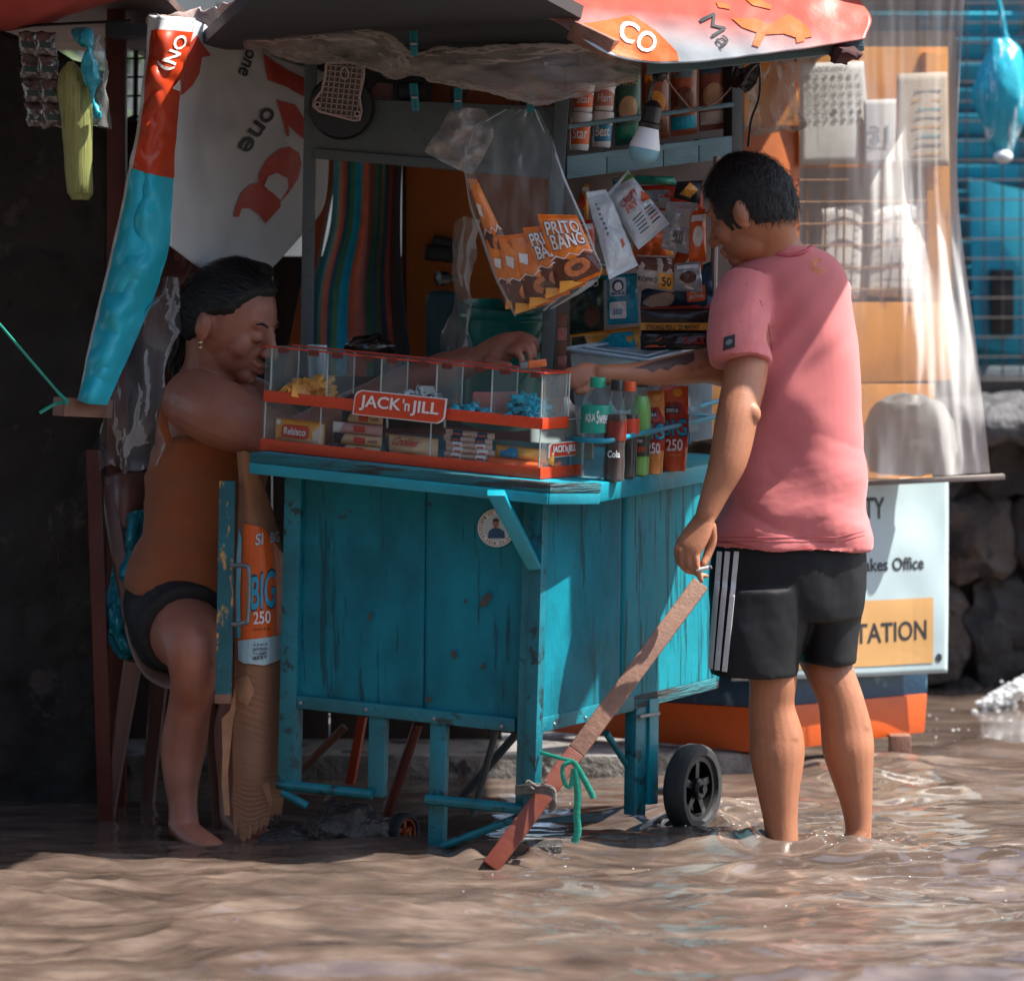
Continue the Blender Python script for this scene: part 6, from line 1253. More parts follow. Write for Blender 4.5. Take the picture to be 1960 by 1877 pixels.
t, fr = sach('red orange pack hanging behind the silver pack', [(1232, 402), (1345, 405), (1345, 352), (1228, 356)], 8.3, 0.03, M_red, 4); patch(rect(0.06, 0.1, 0.45, 0.8), fr, M_silver, t, lift=0.002, cuts=4)
t, fr = sach('black and yellow pack tucked at the top beside the man', [(1288, 378), (1340, 392), (1345, 345), (1296, 348)], 8.24, 0.02, M_ink, 5); patch([(0.2, 0.3), (0.6, 0.2), (0.85, 0.6), (0.5, 0.9)], fr, M_yellow, t, lift=0.002, cuts=4)
t, fr = sach('dark green shiny pack at the top of the rack under the shelf', [(1212, 352), (1296, 356), (1290, 338), (1216, 336)], 8.26, 0.03, M_green, 6)
t, fr = sach('orange and white pack half hidden below the silver pack', [(1272, 540), (1345, 520), (1345, 425), (1300, 470)], 8.22, 0.03, M_orange, 7); patch([(0.4, 0.3), (0.9, 0.2), (0.9, 0.7)], fr, M_paper, t, lift=0.002, cuts=4)
t, fr = sach('orange pack low behind the white packs', [(1210, 500), (1280, 498), (1275, 440), (1215, 445)], 8.3, 0.03, M_orange, 8)
M_dkb = mat('dark_coffee_wrapper', (0.03, 0.02, 0.018), 0.3, 0.4, 20)
M_dkg = mat('dark_green_wrapper', (0.012, 0.035, 0.025), 0.3, 0.4, 14)
t, fr = sach('dark green sachet strip lettered MILO at lower left of the rack', [(1090, 640), (1156, 636), (1156, 528), (1092, 530)], 8.28, 0.02, M_dkg, 9); lettering('MILO', fr, M_white, t, box=(0.25, 0.80, 0.85, 0.94), lift=0.003, cuts=3); patch(oval(0.65, 0.3, 0.25, 0.2, 14), fr, M_brown, t, lift=0.002, cuts=4)
t, fr = sach('blue sachet with white panels and a round emblem', [(1162, 622), (1222, 618), (1220, 522), (1160, 526)], 8.2, 0.025, mat('blue_sachet', (0.01, 0.24, 0.36), 0.25, 0.2, 20), 10)
patch(rrect(0.12, 0.56, 0.62, 0.92, 0.05), fr, mat('pale_blue_print', (0.5, 0.6, 0.66), 0.5), t, lift=0.002, cuts=4); patch(oval(0.37, 0.76, 0.17, 0.12, 18), fr, M_navy, t, lift=0.003, cuts=3); patch(oval(0.37, 0.75, 0.12, 0.08, 18), fr, M_paper, t, lift=0.0038, cuts=3); lettering('BEAR', fr, M_navy, t, box=(0.18, 0.58, 0.58, 0.64), lift=0.003); patch(rrect(0.1, 0.12, 0.62, 0.46, 0.05), fr, M_paper, t, lift=0.002, cuts=4); lettering('300', fr, M_blue, t, box=(0.2, 0.2, 0.5, 0.32), lift=0.003)
t, fr = sach('white and brown coffee sachet with a yellow price corner', [(1219, 548), (1290, 560), (1288, 490), (1219, 488)], 8.14, 0.02, mat('tan_white_sachet', (0.5, 0.42, 0.36), 0.3, 0.3, 12), 11)
patch(rect(0.6, 0.08, 0.98, 0.5), fr, M_yellow, t, lift=0.002, cuts=3); lettering('50', fr, M_ink, t, box=(0.66, 0.15, 0.92, 0.4), lift=0.003); lettering('KOPIKO', fr, M_ink, t, box=(0.05, 0.2, 0.55, 0.34), lift=0.003, cuts=3); patch(rect(0.0, 0.55, 1, 0.95), fr, M_brown, t, lift=0.0015, cuts=4)
t, fr = sach('dark blue coffee sachet strip with an orange square mark and pale cup', [(1225, 592), (1364, 592), (1362, 500), (1228, 556)], 8.22, 0.02, M_navy, 12)
patch(rrect(0.64, 0.2, 0.9, 0.56, 0.04), fr, M_orange, t, lift=0.002, cuts=3); lettering('KOPI', fr, M_white, t, box=(0.68, 0.40, 0.86, 0.52), lift=0.003); lettering('BROWN', fr, M_white, t, box=(0.67, 0.26, 0.87, 0.37), lift=0.003); patch(oval(0.25, 0.35, 0.22, 0.28, 18), fr, mat('cup_print', (0.5, 0.42, 0.38), 0.4), t, lift=0.002, cuts=4); patch(rect(0, 0.0, 1, 0.12), fr, M_red, t, lift=0.003, cuts=3)
t, fr = sach('black coffee sachet strip with the yellow line STRONG PERO DI MAPAIT', [(1227, 634), (1364, 634), (1364, 591), (1226, 591)], 8.20, 0.02, M_dkb, 13, amp=0.003)
patch(rect(0.0, 0.05, 1.0, 0.38), fr, M_yellow, t, lift=0.002, cuts=6); lettering("STRONG PERO 'DI MAPAIT", fr, M_ink, t, box=(0.07, 0.12, 0.82, 0.32), lift=0.003, cuts=6)
t, fr = sach('black and red coffee sachet strip at the bottom right of the rack', [(1226, 672), (1362, 668), (1364, 634), (1227, 634)], 8.21, 0.02, M_dkb, 14); lettering('BLACK', fr, M_red, t, box=(0.6, 0.3, 0.9, 0.7), lift=0.003, cuts=3); patch([(0.05, 0.2), (0.3, 0.7), (0.35, 0.2)], fr, M_orange, t, lift=0.002)
t, fr = sach('orange and blue sachets at the bottom left of the rack', [(1092, 668), (1224, 668), (1224, 624), (1092, 640)], 8.27, 0.02, M_yellow, 15); patch([(0.3, 0.1), (0.6, 0.8), (0.9, 0.8), (0.95, 0.1)], fr, M_cyan, t, lift=0.002, cuts=4); patch([(0.02, 0.1), (0.25, 0.1), (0.2, 0.8), (0.02, 0.8)], fr, M_dkg, t, lift=0.002, cuts=4)
for k, (cs, d, m, lab, acc) in enumerate((([(1094, 420), (1126, 424), (1128, 352), (1096, 350)], 8.34, M_yellow, 'yellow pack at the left edge of the rack beneath the shelf boards', M_red), ([(1098, 500), (1140, 505), (1136, 420), (1096, 424)], 8.33, M_red, 'red pack at the left edge of the rack behind the plump white pack', M_yellow), ([(1176, 372), (1215, 370), (1212, 338), (1172, 342)], 8.34, M_cyan, 'cyan pack peeking out just above the plump white pack', M_paper),
    ([(1240, 492), (1290, 494), (1284, 452), (1242, 456)], 8.31, M_yellow, 'small yellow pack under the corner of the lettered white pack', M_brown), ([(1288, 556), (1345, 560), (1340, 500), (1292, 505)], 8.13, M_silver, 'small silver pack with round print beside the coffee sachet', M_brown), ([(1318, 505), (1352, 500), (1350, 400), (1322, 404)], 8.14, M_orange, 'orange pack hanging in front of the man, right of the silver pack', M_paper), ([(1138, 532), (1170, 540), (1172, 505), (1140, 500)], 8.24, M_green, 'green pack peeking out below the plump white pack', M_yellow))):
    t, fr = sach(lab, cs, d, 0.028, m, 60 + k); patch(oval(0.5, 0.5, 0.3, 0.2, 16), fr, acc, t, lift=0.002, cuts=4); patch(rect(0.1, 0.78, 0.9, 0.9), fr, M_paper, t, name='small_print', lift=0.002, cuts=3)
t = thing('sachet_strip', 'narrow red and silver strip of sachets hanging on the right upright', 'sachet strip', P(1075, 720, 7.98))
for k in range(5):
    b = B(); v = 600 + k * 27; b.slab(P(1067, v + 25, 7.97), P(1084, v + 25, 7.97), P(1085, v, 7.97), P(1068, v, 7.97), (-0.006, 0)); make(b, 'sachet', [M_brown, mat('dusty_red_foil', (0.22, 0.07, 0.06), 0.35, 0.5, 60)][k % 2], t, bevel=0.002)

# --- big clear bag of snack packs hanging in front
hb = thing('clear_snack_bag', 'large clear plastic bag pegged to the header board, full of orange snack packs', 'bag', P(1050, 600, 7.86))
rowsb = [((985, 606), (1060, 590), 0.012), ((968, 575), (1125, 552), 0.035), ((950, 540), (1152, 520), 0.045), ((935, 500), (1140, 480), 0.046), ((918, 450), (1122, 430), 0.044), ((900, 400), (1102, 385), 0.040), ((893, 355), (1085, 345), 0.034), ((888, 320), (1070, 305), 0.028), ((890, 280), (1055, 262), 0.02), ((905, 240), (1040, 232), 0.014), ((960, 210), (1028, 210), 0.008)]
b = B(); secs = []
for (l, r, dp) in rowsb:
    L, R = P(*l, 7.86), P(*r, 7.86); c = (L + R) / 2; h = (R - L) / 2
    secs.append([c + h * math.cos(a) + Vector((0, -dp * math.sin(a), 0)) for a in [2 * math.pi * j / 40 for j in range(40)]])
fine = [[spl([s[j] for s in secs], k / 60) for j in range(40)] for k in range(61)]
for i, ring in enumerate(fine):
    k = max(0, (i - 30) / 30)
    for j, p in enumerate(ring): ring[j] = p + Vector((0, noise.fractal(Vector((j * 0.55, i * 0.045, 2)), 1, 2, 3) * 0.022 * (0.35 + k), 0))
b.loft(fine, caps=False)
make(b, 'bag', clear('snack_bag_film', tint=(0.95, 0.97, 0.97), film=(0.72, 0.8, 0.82), lo=0.015, hi=0.12, scale=15, stretch=(2.0, 1, 0.55), rough=0.10, bump=0.8, mid=0.55, crease_glint=0.65, gain=0.9), hb, smooth=180)
fn = sheet([[(812, 290, 7.86), (850, 312, 7.85), (890, 330, 7.86), (905, 335, 7.87)], [(830, 262, 7.86), (865, 275, 7.83), (900, 292, 7.86), (925, 300, 7.87)], [(850, 232, 7.86), (880, 236, 7.83), (915, 250, 7.86), (945, 255, 7.87)], [(862, 205, 7.87), (885, 206, 7.85), (910, 208, 7.87), (930, 210, 7.88)]])
b = B(); b.grid(lambda s, t_: fn(s, t_) + Vector((0, noise.fractal(fn(s, t_) * 26, 1, 2, 3) * 0.02, 0)), 26, 26); make(b, 'bag_corner', clear('bag_corner_film', tint=(0.9, 0.9, 0.88), film=(0.62, 0.56, 0.53), lo=0.14, hi=0.5, scale=24, rough=0.18, crease_glint=0.6), hb, smooth=180)
fn = sheet([[(890, 330, 7.875), (905, 328, 7.87), (925, 300, 7.87)], [(990, 280, 7.87), (1000, 262, 7.86), (1010, 245, 7.87)], [(1015, 225, 7.87), (1022, 218, 7.86), (1028, 210, 7.87)]])
M_wr = mat('orange_snack_wrapper', (0.85, 0.22, 0.025), 0.22, 0.25, 26, bump=0.25, bscale=60)
def snack(label, cs, d, th, seed, full):
    t, fr = packet('snack_pack', label, 'snack pack', cs, d, th, M_wr, 'orange snack packs in the clear bag', seed=seed, amp=0.006)
    patch([(0.0, 0.06), (1.0, 0.06), (1.0, 0.36), (0.8, 0.42), (0.5, 0.34), (0.2, 0.44), (0.0, 0.38)], fr, mat('choco_print', (0.10, 0.025, 0.012), 0.3, 0.4, 30), t, lift=0.0015, cuts=6)
    patch(oval(0.55, 0.24, 0.3, 0.12, 20), fr, mat('biscuit_print', (0.52, 0.16, 0.05), 0.35, 0.3, 60), t, lift=0.0025, cuts=5); patch(oval(0.56, 0.24, 0.14, 0.05, 14), fr, M_brown, t, lift=0.0035, cuts=3)
    patch([(0.0, 0.0), (0.55, 0.0), (0.35, 0.10), (0.1, 0.14)], fr, M_yellow, t, lift=0.0035, cuts=4)
    zz_ = [(0.0, 0.44)]
    for k in range(7): zz_.append((k / 6, 0.46 if k % 2 else 0.40))
    for k in range(6, -1, -1): zz_.append((k / 6, 0.44 if k % 2 else 0.385))
    patch(zz_, fr, M_paper, t, name='zigzag_print', lift=0.003, cuts=5)
    if full:
        for s_, bx in (('PRITO', (0.12, 0.72, 0.92, 0.90)), ('BANG', (0.16, 0.53, 0.92, 0.72))):
            x0, y0, x1, y1 = bx; lettering(s_, fr, M_navy, t, box=(x0 - 0.02, y0 - 0.015, x1 + 0.02, y1 + 0.01), lift=0.003, cuts=5); lettering(s_, fr, M_white, t, box=bx, lift=0.0045, cuts=5)
    else: patch([(0.1, 0.62), (0.28, 0.56), (0.38, 0.70), (0.14, 0.74)], fr, M_white, t, name='letter_print', lift=0.0035, cuts=4)
    return t, fr
snack('tall orange snack pack standing upright at the left of the clear bag', [(952, 520), (990, 505), (912, 342), (895, 342)], [7.87, 7.87, 7.88, 7.88], 0.03, 1, False)
snack('lowest orange snack pack at the left in the clear bag', [(968, 592), (1030, 580), (972, 452), (930, 460)], 7.868, 0.028, 2, False)
snack('second orange snack pack from the left in the fanned heap', [(985, 602), (1062, 578), (1005, 452), (952, 450)], 7.855, 0.028, 3, False)
snack('third orange snack pack from the left in the fanned heap', [(1012, 590), (1092, 562), (1035, 442), (974, 450)], 7.843, 0.028, 4, False)
snack('orange snack pack tucked just behind the foremost lettered one', [(1044, 572), (1122, 545), (1060, 430), (1000, 436)], 7.832, 0.028, 5, True)
snack('foremost orange snack pack with PRITO BANG lettering facing out', [(1070, 562), (1152, 525), (1104, 412), (1028, 410)], 7.818, 0.03, 6, True)

# --- cardboard flap with posters by the woman's knees
M_card = mat('brown_cardboard', (0.30, 0.15, 0.085), 0.8, 0.15, 6, bump=0.4, bscale=40, bstretch=(1, 1, 4), wear=((0.16, 0.07, 0.04), 5, 0.6, (1, 1, 1)))
cb = thing('cardboard_panel', 'tall torn brown cardboard with BIG 250 juice posters stuck on it', 'cardboard', P(490, 1600, 8.0))
rows = [[(450, 1588, 7.99), (482, 1600, 7.985), (512, 1575, 7.99), (538, 1560, 8.01)], [(446, 1450, 7.99), (475, 1450, 7.965), (510, 1450, 7.97), (545, 1450, 8.02)], [(448, 1260, 7.99), (478, 1260, 7.965), (512, 1262, 7.97), (545, 1262, 8.02)], [(452, 1090, 7.99), (478, 1090, 7.965), (510, 1085, 7.97), (542, 1085, 8.02)], [(458, 960, 7.98), (475, 960, 7.96), (495, 965, 7.98), (522, 985, 8.02)], [(455, 866, 7.95), (465, 864, 7.93), (478, 868, 7.94), (488, 895, 7.97)]]
cs_ = sheet(rows); cw = lambda s, t_: cs_(s, t_) + Vector((noise.noise(cs_(s, t_) * 12) * 0.006 * (1 if t_ < 0.15 else 0.4), noise.noise(cs_(s, t_) * 8) * 0.006 + (0.0007 * math.sin((t_ * 460 + s * 14)) * max(0, min(1, 0.6 + 2.5 * noise.noise(cs_(s, t_) * 9))) if t_ < 0.42 else 0), 0.03 * max(0, 1 - t_ / 0.05) * noise.fractal(Vector((s * 9, 3.3, 0)), 0.6, 2, 5)))
b = B(); b.grid(cw, 40, 420); make(b, 'sheet', M_card, cb, solid=0.004)
b = B(); pts = [P(u, v, 7.985) for u, v in ((430, 1560), (440, 1560), (436, 1480), (446, 1380), (462, 1300), (455, 1290), (440, 1360), (424, 1375), (426, 1440), (424, 1500))]; b.prism(pts, Vector((0, 0.003, 0))); make(b, 'torn_edge', mat('pale_torn_cardboard', (0.42, 0.22, 0.12), 0.8, 0.2, 20), cb)
ipatch([(458, 1240), (536, 1232), (540, 1210), (538, 1060), (500, 1010), (470, 1000), (460, 1100)], cw, M_orange, cb, name='poster', lift=0.006, cuts=10)
ipatch([(461, 1262), (470, 1268), (503, 1272), (545, 1256), (534, 1214), (460, 1226)], cw, mat('pale_cyan_paper', (0.40, 0.62, 0.68), 0.6), cb, name='poster_foot', lift=0.008, cuts=8)
lettering('BIG', sub(cw, (482, 1170), (522, 1164), (522, 1086), (482, 1100)), M_navy, cb, lift=0.008, cuts=6); lettering('BIG', sub(cw, (484, 1167), (520, 1161), (520, 1090), (484, 1104)), M_ltb, cb, lift=0.010, cuts=6)
lettering('250', sub(cw, (487, 1194), (513, 1192), (513, 1167), (487, 1170)), M_white, cb, lift=0.010, cuts=4); lettering('orange drink', sub(cw, (486, 1207), (514, 1205), (514, 1199), (486, 1201)), M_brown, cb, lift=0.009, cuts=3)
lettering('SI', sub(cw, (488, 1044), (500, 1042), (500, 1020), (488, 1022)), mat('pale_cyan_paper', (0.40, 0.62, 0.68)), cb, lift=0.009, cuts=2); lettering('BIG', sub(cw, (512, 1040), (528, 1038), (528, 1018), (512, 1020)), mat('pale_cyan_paper', (0.40, 0.62, 0.68)), cb, lift=0.009, cuts=2)
for k in range(4): lettering(('A JUICE', 'SWEETENED', 'DRINK', 'BEST')[k], sub(cw, (486, 1236 + k * 8), (508, 1234 + k * 8), (508, 1229 + k * 8), (486, 1231 + k * 8)), M_ink, cb, lift=0.011, cuts=2)
ipatch([(459, 1220), (466, 1220), (468, 1030), (463, 1010), (459, 1060)], cw, M_cyan, cb, name='poster_strip', lift=0.009, cuts=6)
ipatch([(500, 1500), (512, 1495), (520, 1540), (514, 1545)], cw, mat('pale_torn_cardboard', (0.42, 0.22, 0.12)), cb, name='torn_patch', lift=0.005, cuts=4)
ipatch([(452, 1300), (476, 1290), (488, 1320), (476, 1350), (460, 1340)], cw, mat('pale_torn_cardboard', (0.42, 0.22, 0.12)), cb, name='torn_patch', lift=0.005, cuts=5)

# --- prop stick, ties, stones
stick = thing('prop_stick', 'long bare timber prop leaning across the cart side with its red end in the water', 'timber', P(950, 1645, 7.7))
sp0, sp1 = P(938, 1660, 7.66), P(1340, 1118, 7.92); mid_ = sp0.lerp(sp1, 0.40)
b = B(); b.bar(sp0, mid_, 0.040, 0.034, up=Vector((0, -1, 0.2))); make(b, 'painted_end', M_redwood, stick, bevel=0.004)
b = B(); b.bar(mid_, sp1, 0.040, 0.034, up=Vector((0, -1, 0.2))); make(b, 'bare_length', M_wood, stick, bevel=0.004)
b = B()
pr = [P(1036, 1440, 7.74), P(1070, 1450, 7.70), P(1098, 1456, 7.68)]; b.tube(path(pr, 10), 0.004, 6)
M_rib = mat('green_raffia', (0.01, 0.27, 0.19), 0.35, 0.25, 30, (1, 1, 6), bump=0.3)
gt = thing('green_ribbon', 'green plastic ribbon knotted round the prop stick with hanging tails', 'ribbon', P(1100, 1610, 7.68))
make(b, 'ribbon_span', M_rib, gt)
for pts, r in (([(1098, 1456), (1078, 1466), (1080, 1496), (1092, 1504), (1098, 1470)], .005), ([(1098, 1458), (1112, 1480), (1128, 1510), (1136, 1527)], .0065), ([(1100, 1470), (1106, 1520), (1104, 1560), (1106, 1590), (1099, 1612)], .008)):
    b = B(); b.tube(path([P(u, v, 7.665) for u, v in pts], 24), r, 8, ry=r * 0.3, side=(1, 0, 0.2)); make(b, 'ribbon_tail', M_rib, gt)
gy = thing('grey_cord', 'grey cord binding the red end of the stick to the cart corner post', 'cord', P(1030, 1520, 7.7))
for k in range(3):
    b = B(); v = 1503 + k * 7; b.tube(path([P(988, v + 2, 7.74), P(1020, v - 2, 7.70), P(1056, v + 4, 7.665), P(1062, v + 24, 7.668), P(1052, v + 36, 7.69)], 20), 0.004, 6); make(b, 'turn', mat('grey_cord', (0.17, 0.16, 0.15), 0.8, 0.3, 60, bump=0.6, bscale=200), gy)
b = B(); b.tube(path([P(1025, 1512, 7.69), P(1008, 1500, 7.68), P(1012, 1494, 7.68), P(1030, 1504, 7.68), P(1046, 1492, 7.68)], 20), 0.0025, 6); make(b, 'bow', mat('grey_cord', (0.17, 0.16, 0.15)), gy)
def rock(label, u, v, d, sx, sy, sz, m, seed):
    b = B(); c = P(u, v, d); b.ball(c, sx, sy, sz, nu=40, nv=26)
    for p in b.v:
        q = (p - c); k = 1 + 0.25 * noise.noise(q.normalized() * 1.7 + Vector((seed, 0, 0))) + 0.1 * noise.fractal(q.normalized() * 5 + Vector((seed, 3, 0)), 1, 2, 4); p.x, p.y, p.z = c + q * k
    one(b, 'rock', m, label, 'rock', 'rocks wedged under the cart', smooth=30)
M_rock = mat('wet_dark_rock', (0.055, 0.05, 0.048), 0.35, 0.5, 12, bump=1, bscale=60, bdist=0.012, wear=((0.13, 0.12, 0.11), 30, 0.6, (1, 1, 1)))
rock('large wet dark rock under the left of the cart', 660, 1582, 8.0, 0.088, 0.07, 0.055, M_rock, 2); rock('smaller low rock left of the large one under the cart', 580, 1605, 8.02, 0.09, 0.06, 0.03, M_rock, 5); rock('low rock beside the small caster', 700, 1606, 8.02, 0.05, 0.05, 0.03, M_rock, 8)
b = B(); b.box(P(1040, 1624, 7.86), 0.085, 0.08, 0.03); crumple(b, 0.004, 60); one(b, 'paving_block', M_rock, 'flat wet paving block beside the foot of the prop stick', 'block', bevel=0.006)
# ------------------------------------------------------------ people
from mathutils.bvhtree import BVHTree
def skinmat(name, col, rough):
    m = mat(name, col, rough, 0.16, 11, bump=0.28, bscale=210, bdist=0.002, sss=0.10, wear=((col[0] * 0.72, col[1] * 0.62, col[2] * 0.6), 16, 0.64, (1, 1, 1)), wear2=((col[0] * 0.45, col[1] * 0.33, col[2] * 0.33), 110, 0.765, (1, 1, 1)))
    return m
M_skin_m = skinmat('tanned_skin', (0.38, 0.158, 0.083), 0.5); M_skin_w = skinmat('brown_skin', (0.36, 0.145, 0.095), 0.45)
def hairmat(name, col):
    m = mat(name, col, 0.38, 0.5, 30, (1, 1, 1), 0.5, 160, (6, 6, 0.6), spec=0.35); return m
M_hair = hairmat('black_hair', (0.012, 0.011, 0.011)); M_hairg = hairmat('greying_hair', (0.018, 0.016, 0.016))
def fuse(b, name, m, parent, voxel=0.005, it=6, fac=0.5, wr=None):
    """joins overlapping closed shells into one continuous skin"""
    o = make(b, name, None, None, smooth=0)
    r = o.modifiers.new('r', 'REMESH'); r.mode = 'VOXEL'; r.voxel_size = voxel
    s = o.modifiers.new('s', 'SMOOTH'); s.iterations = it; s.factor = fac
    dg = bpy.context.evaluated_depsgraph_get(); me = bpy.data.meshes.new_from_object(o.evaluated_get(dg))
    loc = Vector(o.location); old = o.data; bpy.data.objects.remove(o); bpy.data.meshes.remove(old)
    me.name = name
    if wr:
        n = len(me.vertices); co = np.empty(n * 3); me.vertices.foreach_get('co', co); no = np.empty(n * 3); me.vertices.foreach_get('normal', no)
        co = co.reshape(-1, 3); no = no.reshape(-1, 3)
        for i in range(n): co[i] += no[i] * wr(Vector(co[i]) + loc, Vector(no[i]))
        me.vertices.foreach_set('co', co.ravel())
    me.transform(Matrix.Translation(loc - world_loc(parent)))
    o = bpy.data.objects.new(name, me); COL.objects.link(o); o.parent = parent
    me.materials.clear(); me.materials.append(m); me.polygons.foreach_set('use_smooth', [True] * len(me.polygons)); me.update()
    return o
def bvh_of(o):
    off = world_loc(o); me = o.data
    return BVHTree.FromPolygons([v.co + off for v in me.vertices], [tuple(p.vertices) for p in me.polygons])
def on(bv, u, v):
    o_ = Vector((0, -8, HC)); r = (P(u, v, 8) - o_).normalized(); h = bv.ray_cast(o_, r)
    return h[0] if h[0] is not None else P(u, v, 8.0)
def surf(bv, a, b_, c, d):
    def g(x, y):
        u = a[0] * (1 - x) * (1 - y) + b_[0] * x * (1 - y) + c[0] * x * y + d[0] * (1 - x) * y
        v = a[1] * (1 - x) * (1 - y) + b_[1] * x * (1 - y) + c[1] * x * y + d[1] * (1 - x) * y
        return on(bv, u, v)
    return g
def limb(b, pts, n=20, cap=True, k=10, flat=1.0, side=None):
    """tapered limb through (u, v, d, radius) stations"""
    c = path([P(*q[:3]) for q in pts], k * (len(pts) - 1)); r = path([Vector((q[3], 0, 0)) for q in pts], k * (len(pts) - 1))
    b.tube(c, [x.x for x in r], n, ry=[x.x * flat for x in r], side=side, round_ends=cap)
def band(b, secs, n=36, k=8, sq=2.3):
    """torso through (uL, uR, v, d, half depth, lean) stations"""
    A = []
    for (ul, ur, v, d, dp, *w) in secs:
        sl = w[0] if w else 0.0      # how much nearer the left side is
        A.append((P(ul, v, d - sl / 2), P(ur, v, d + sl / 2), Vector((dp, 0, 0))))
    N = k * (len(A) - 1); L = path([a[0] for a in A], N); R = path([a[1] for a in A], N); D = path([a[2] for a in A], N); S_ = []
    for l, r, d in zip(L, R, D):
        c = (l + r) / 2; h = (r - l) / 2; fw = Vector((-h.y, h.x, 0)).normalized() * d.x; ring = []
        for j in range(n):
            a = 2 * math.pi * j / n; ca, sa = math.cos(a), math.sin(a); q = (abs(ca) ** sq + abs(sa) ** sq) ** (-1 / sq)
            ring.append(c + h * ca * q + fw * sa * q)
        S_.append(ring)
    b.loft(S_)
def headframe(f):
    f = f.normalized(); s = f.cross(Vector((0, 0, 1))).normalized(); u = s.cross(f).normalized()
    return s, f, u, Matrix((s, f, u)).transposed()
def head_shapes(b, C, f, k, soft=1.0):
    s, f, u, R = headframe(f); q = lambda x, y, z: C + (s * x + f * y + u * z) * k
    b.ball(C, .077 * k, .096 * k, .104 * k, R, 24, 16)
    b.ball(q(0, .030, -.060), .059 * soft * k, .064 * k, .060 * k, R, 20, 14)          # jaw
    b.ball(q(0, .072, -.100), .029 * soft * k, .024 * k, .021 * k, R)                    # chin
    b.ball(q(0, .079, .012), .056 * k, .015 * k, .015 * k, R)                     # brow
    for x in (-1, 1):
        b.ball(q(.038 * x, .060, -.038), .030 * k, .024 * k, .032 * k, R)         # cheek
        b.ball(q(.081 * x, -.012, -.030), .011 * k, .020 * k, .033 * k, R @ Matrix.Rotation(-0.5 * x, 3, 'Z')) # ear
        b.ball(q(.090 * x, -.020, -.022), .007 * k, .017 * k, .026 * k, R @ Matrix.Rotation(-0.7 * x, 3, 'Z'))
        b.ball(q(.012 * x, .104, -.044), .010 * k, .011 * k, .009 * k, R)         # nostril
        b.ball(q(.032 * x, .083, -.014), .017 * k, .011 * k, .011 * k, R)         # eyelid
    b.tube([q(0, .090, .004), q(0, .104, -.022), q(0, .117, -.042)], [.010 * k, .012 * k, .013 * k], 12, round_ends=True)   # nose
    b.ball(q(0, .098, -.070), .024 * k, .010 * k, .0065 * k, R); b.ball(q(0, .095, -.082), .021 * k, .010 * k, .0075 * k, R)   # lips
    return s, f, u, R, q
def hair_cap(parent, C, f, k, line, m, n_str, seed, th=0.012, back=False, slen=0.026):
    s, f, u, R = headframe(f); b = B(); b.ball((0, 0, 0), .077 * k + th, .096 * k + th, .104 * k + th, None, 60, 44)
    ys = [q[0] for q in line]; zs = [q[1] for q in line]
    hl = lambda p: float(np.interp(p.y / k, ys, zs)) * k + noise.noise(p * 90) * 0.006
    out = []; rnd = random.Random(seed); keep = []
    for p in b.v:
        e = p.z - hl(p); w = min(1, max(0, (e + 0.008) / 0.016)); w = w * w * (3 - 2 * w)
        fac = 0.86 + (0.14 + 0.012 * noise.fractal(p * 28, 1, 2, 3)) * w
        if e > 0.006: keep.append(p.copy())
        out.append(C + R @ (p * fac))
    b.v = out
    hair = make(b, 'hair', m, parent, smooth=180)
    b = B(); crown = Vector((0.01, -0.045 * k, .1 * k))
    for _ in range(n_str):
        p = rnd.choice(keep) + Vector((rnd.gauss(0, .003), rnd.gauss(0, .003), rnd.gauss(0, .003))); nrm = Vector((p.x / .077 ** 2, p.y / .096 ** 2, p.z / .104 ** 2)).normalized()
        d = (Vector((0.02, -0.12 * k, 0.02)) - p) if back else (p - crown); d = d - nrm * d.dot(nrm)
        if d.length < 1e-4: continue
        d = (d.normalized() + Vector((rnd.gauss(0, .22), rnd.gauss(0, .22), rnd.gauss(0, .22)))).normalized(); d -= nrm * d.dot(nrm); w = nrm.cross(d).normalized() * rnd.uniform(.0005, .0011)
        L = rnd.uniform(.6, 1.2) * slen; a = p + nrm * 0.001; c = a + d * L * .5 + nrm * rnd.uniform(.001, .004); e_ = a + d * L - nrm * rnd.uniform(0.001, .004)
        b.add([C + R @ x for x in (a - w, a + w, c + w, c - w, e_)], [(0, 1, 2, 3), (3, 2, 4)])
    o = make(b, 'hair_strands', m, hair, smooth=0); o['kind'] = 'stuff'
    return hair
def finger(b, pts, r):
    b.tube(path([P(*q) for q in pts], 12), [r * (1.05 - 0.3 * i / 12) for i in range(13)], 10, round_ends=True)
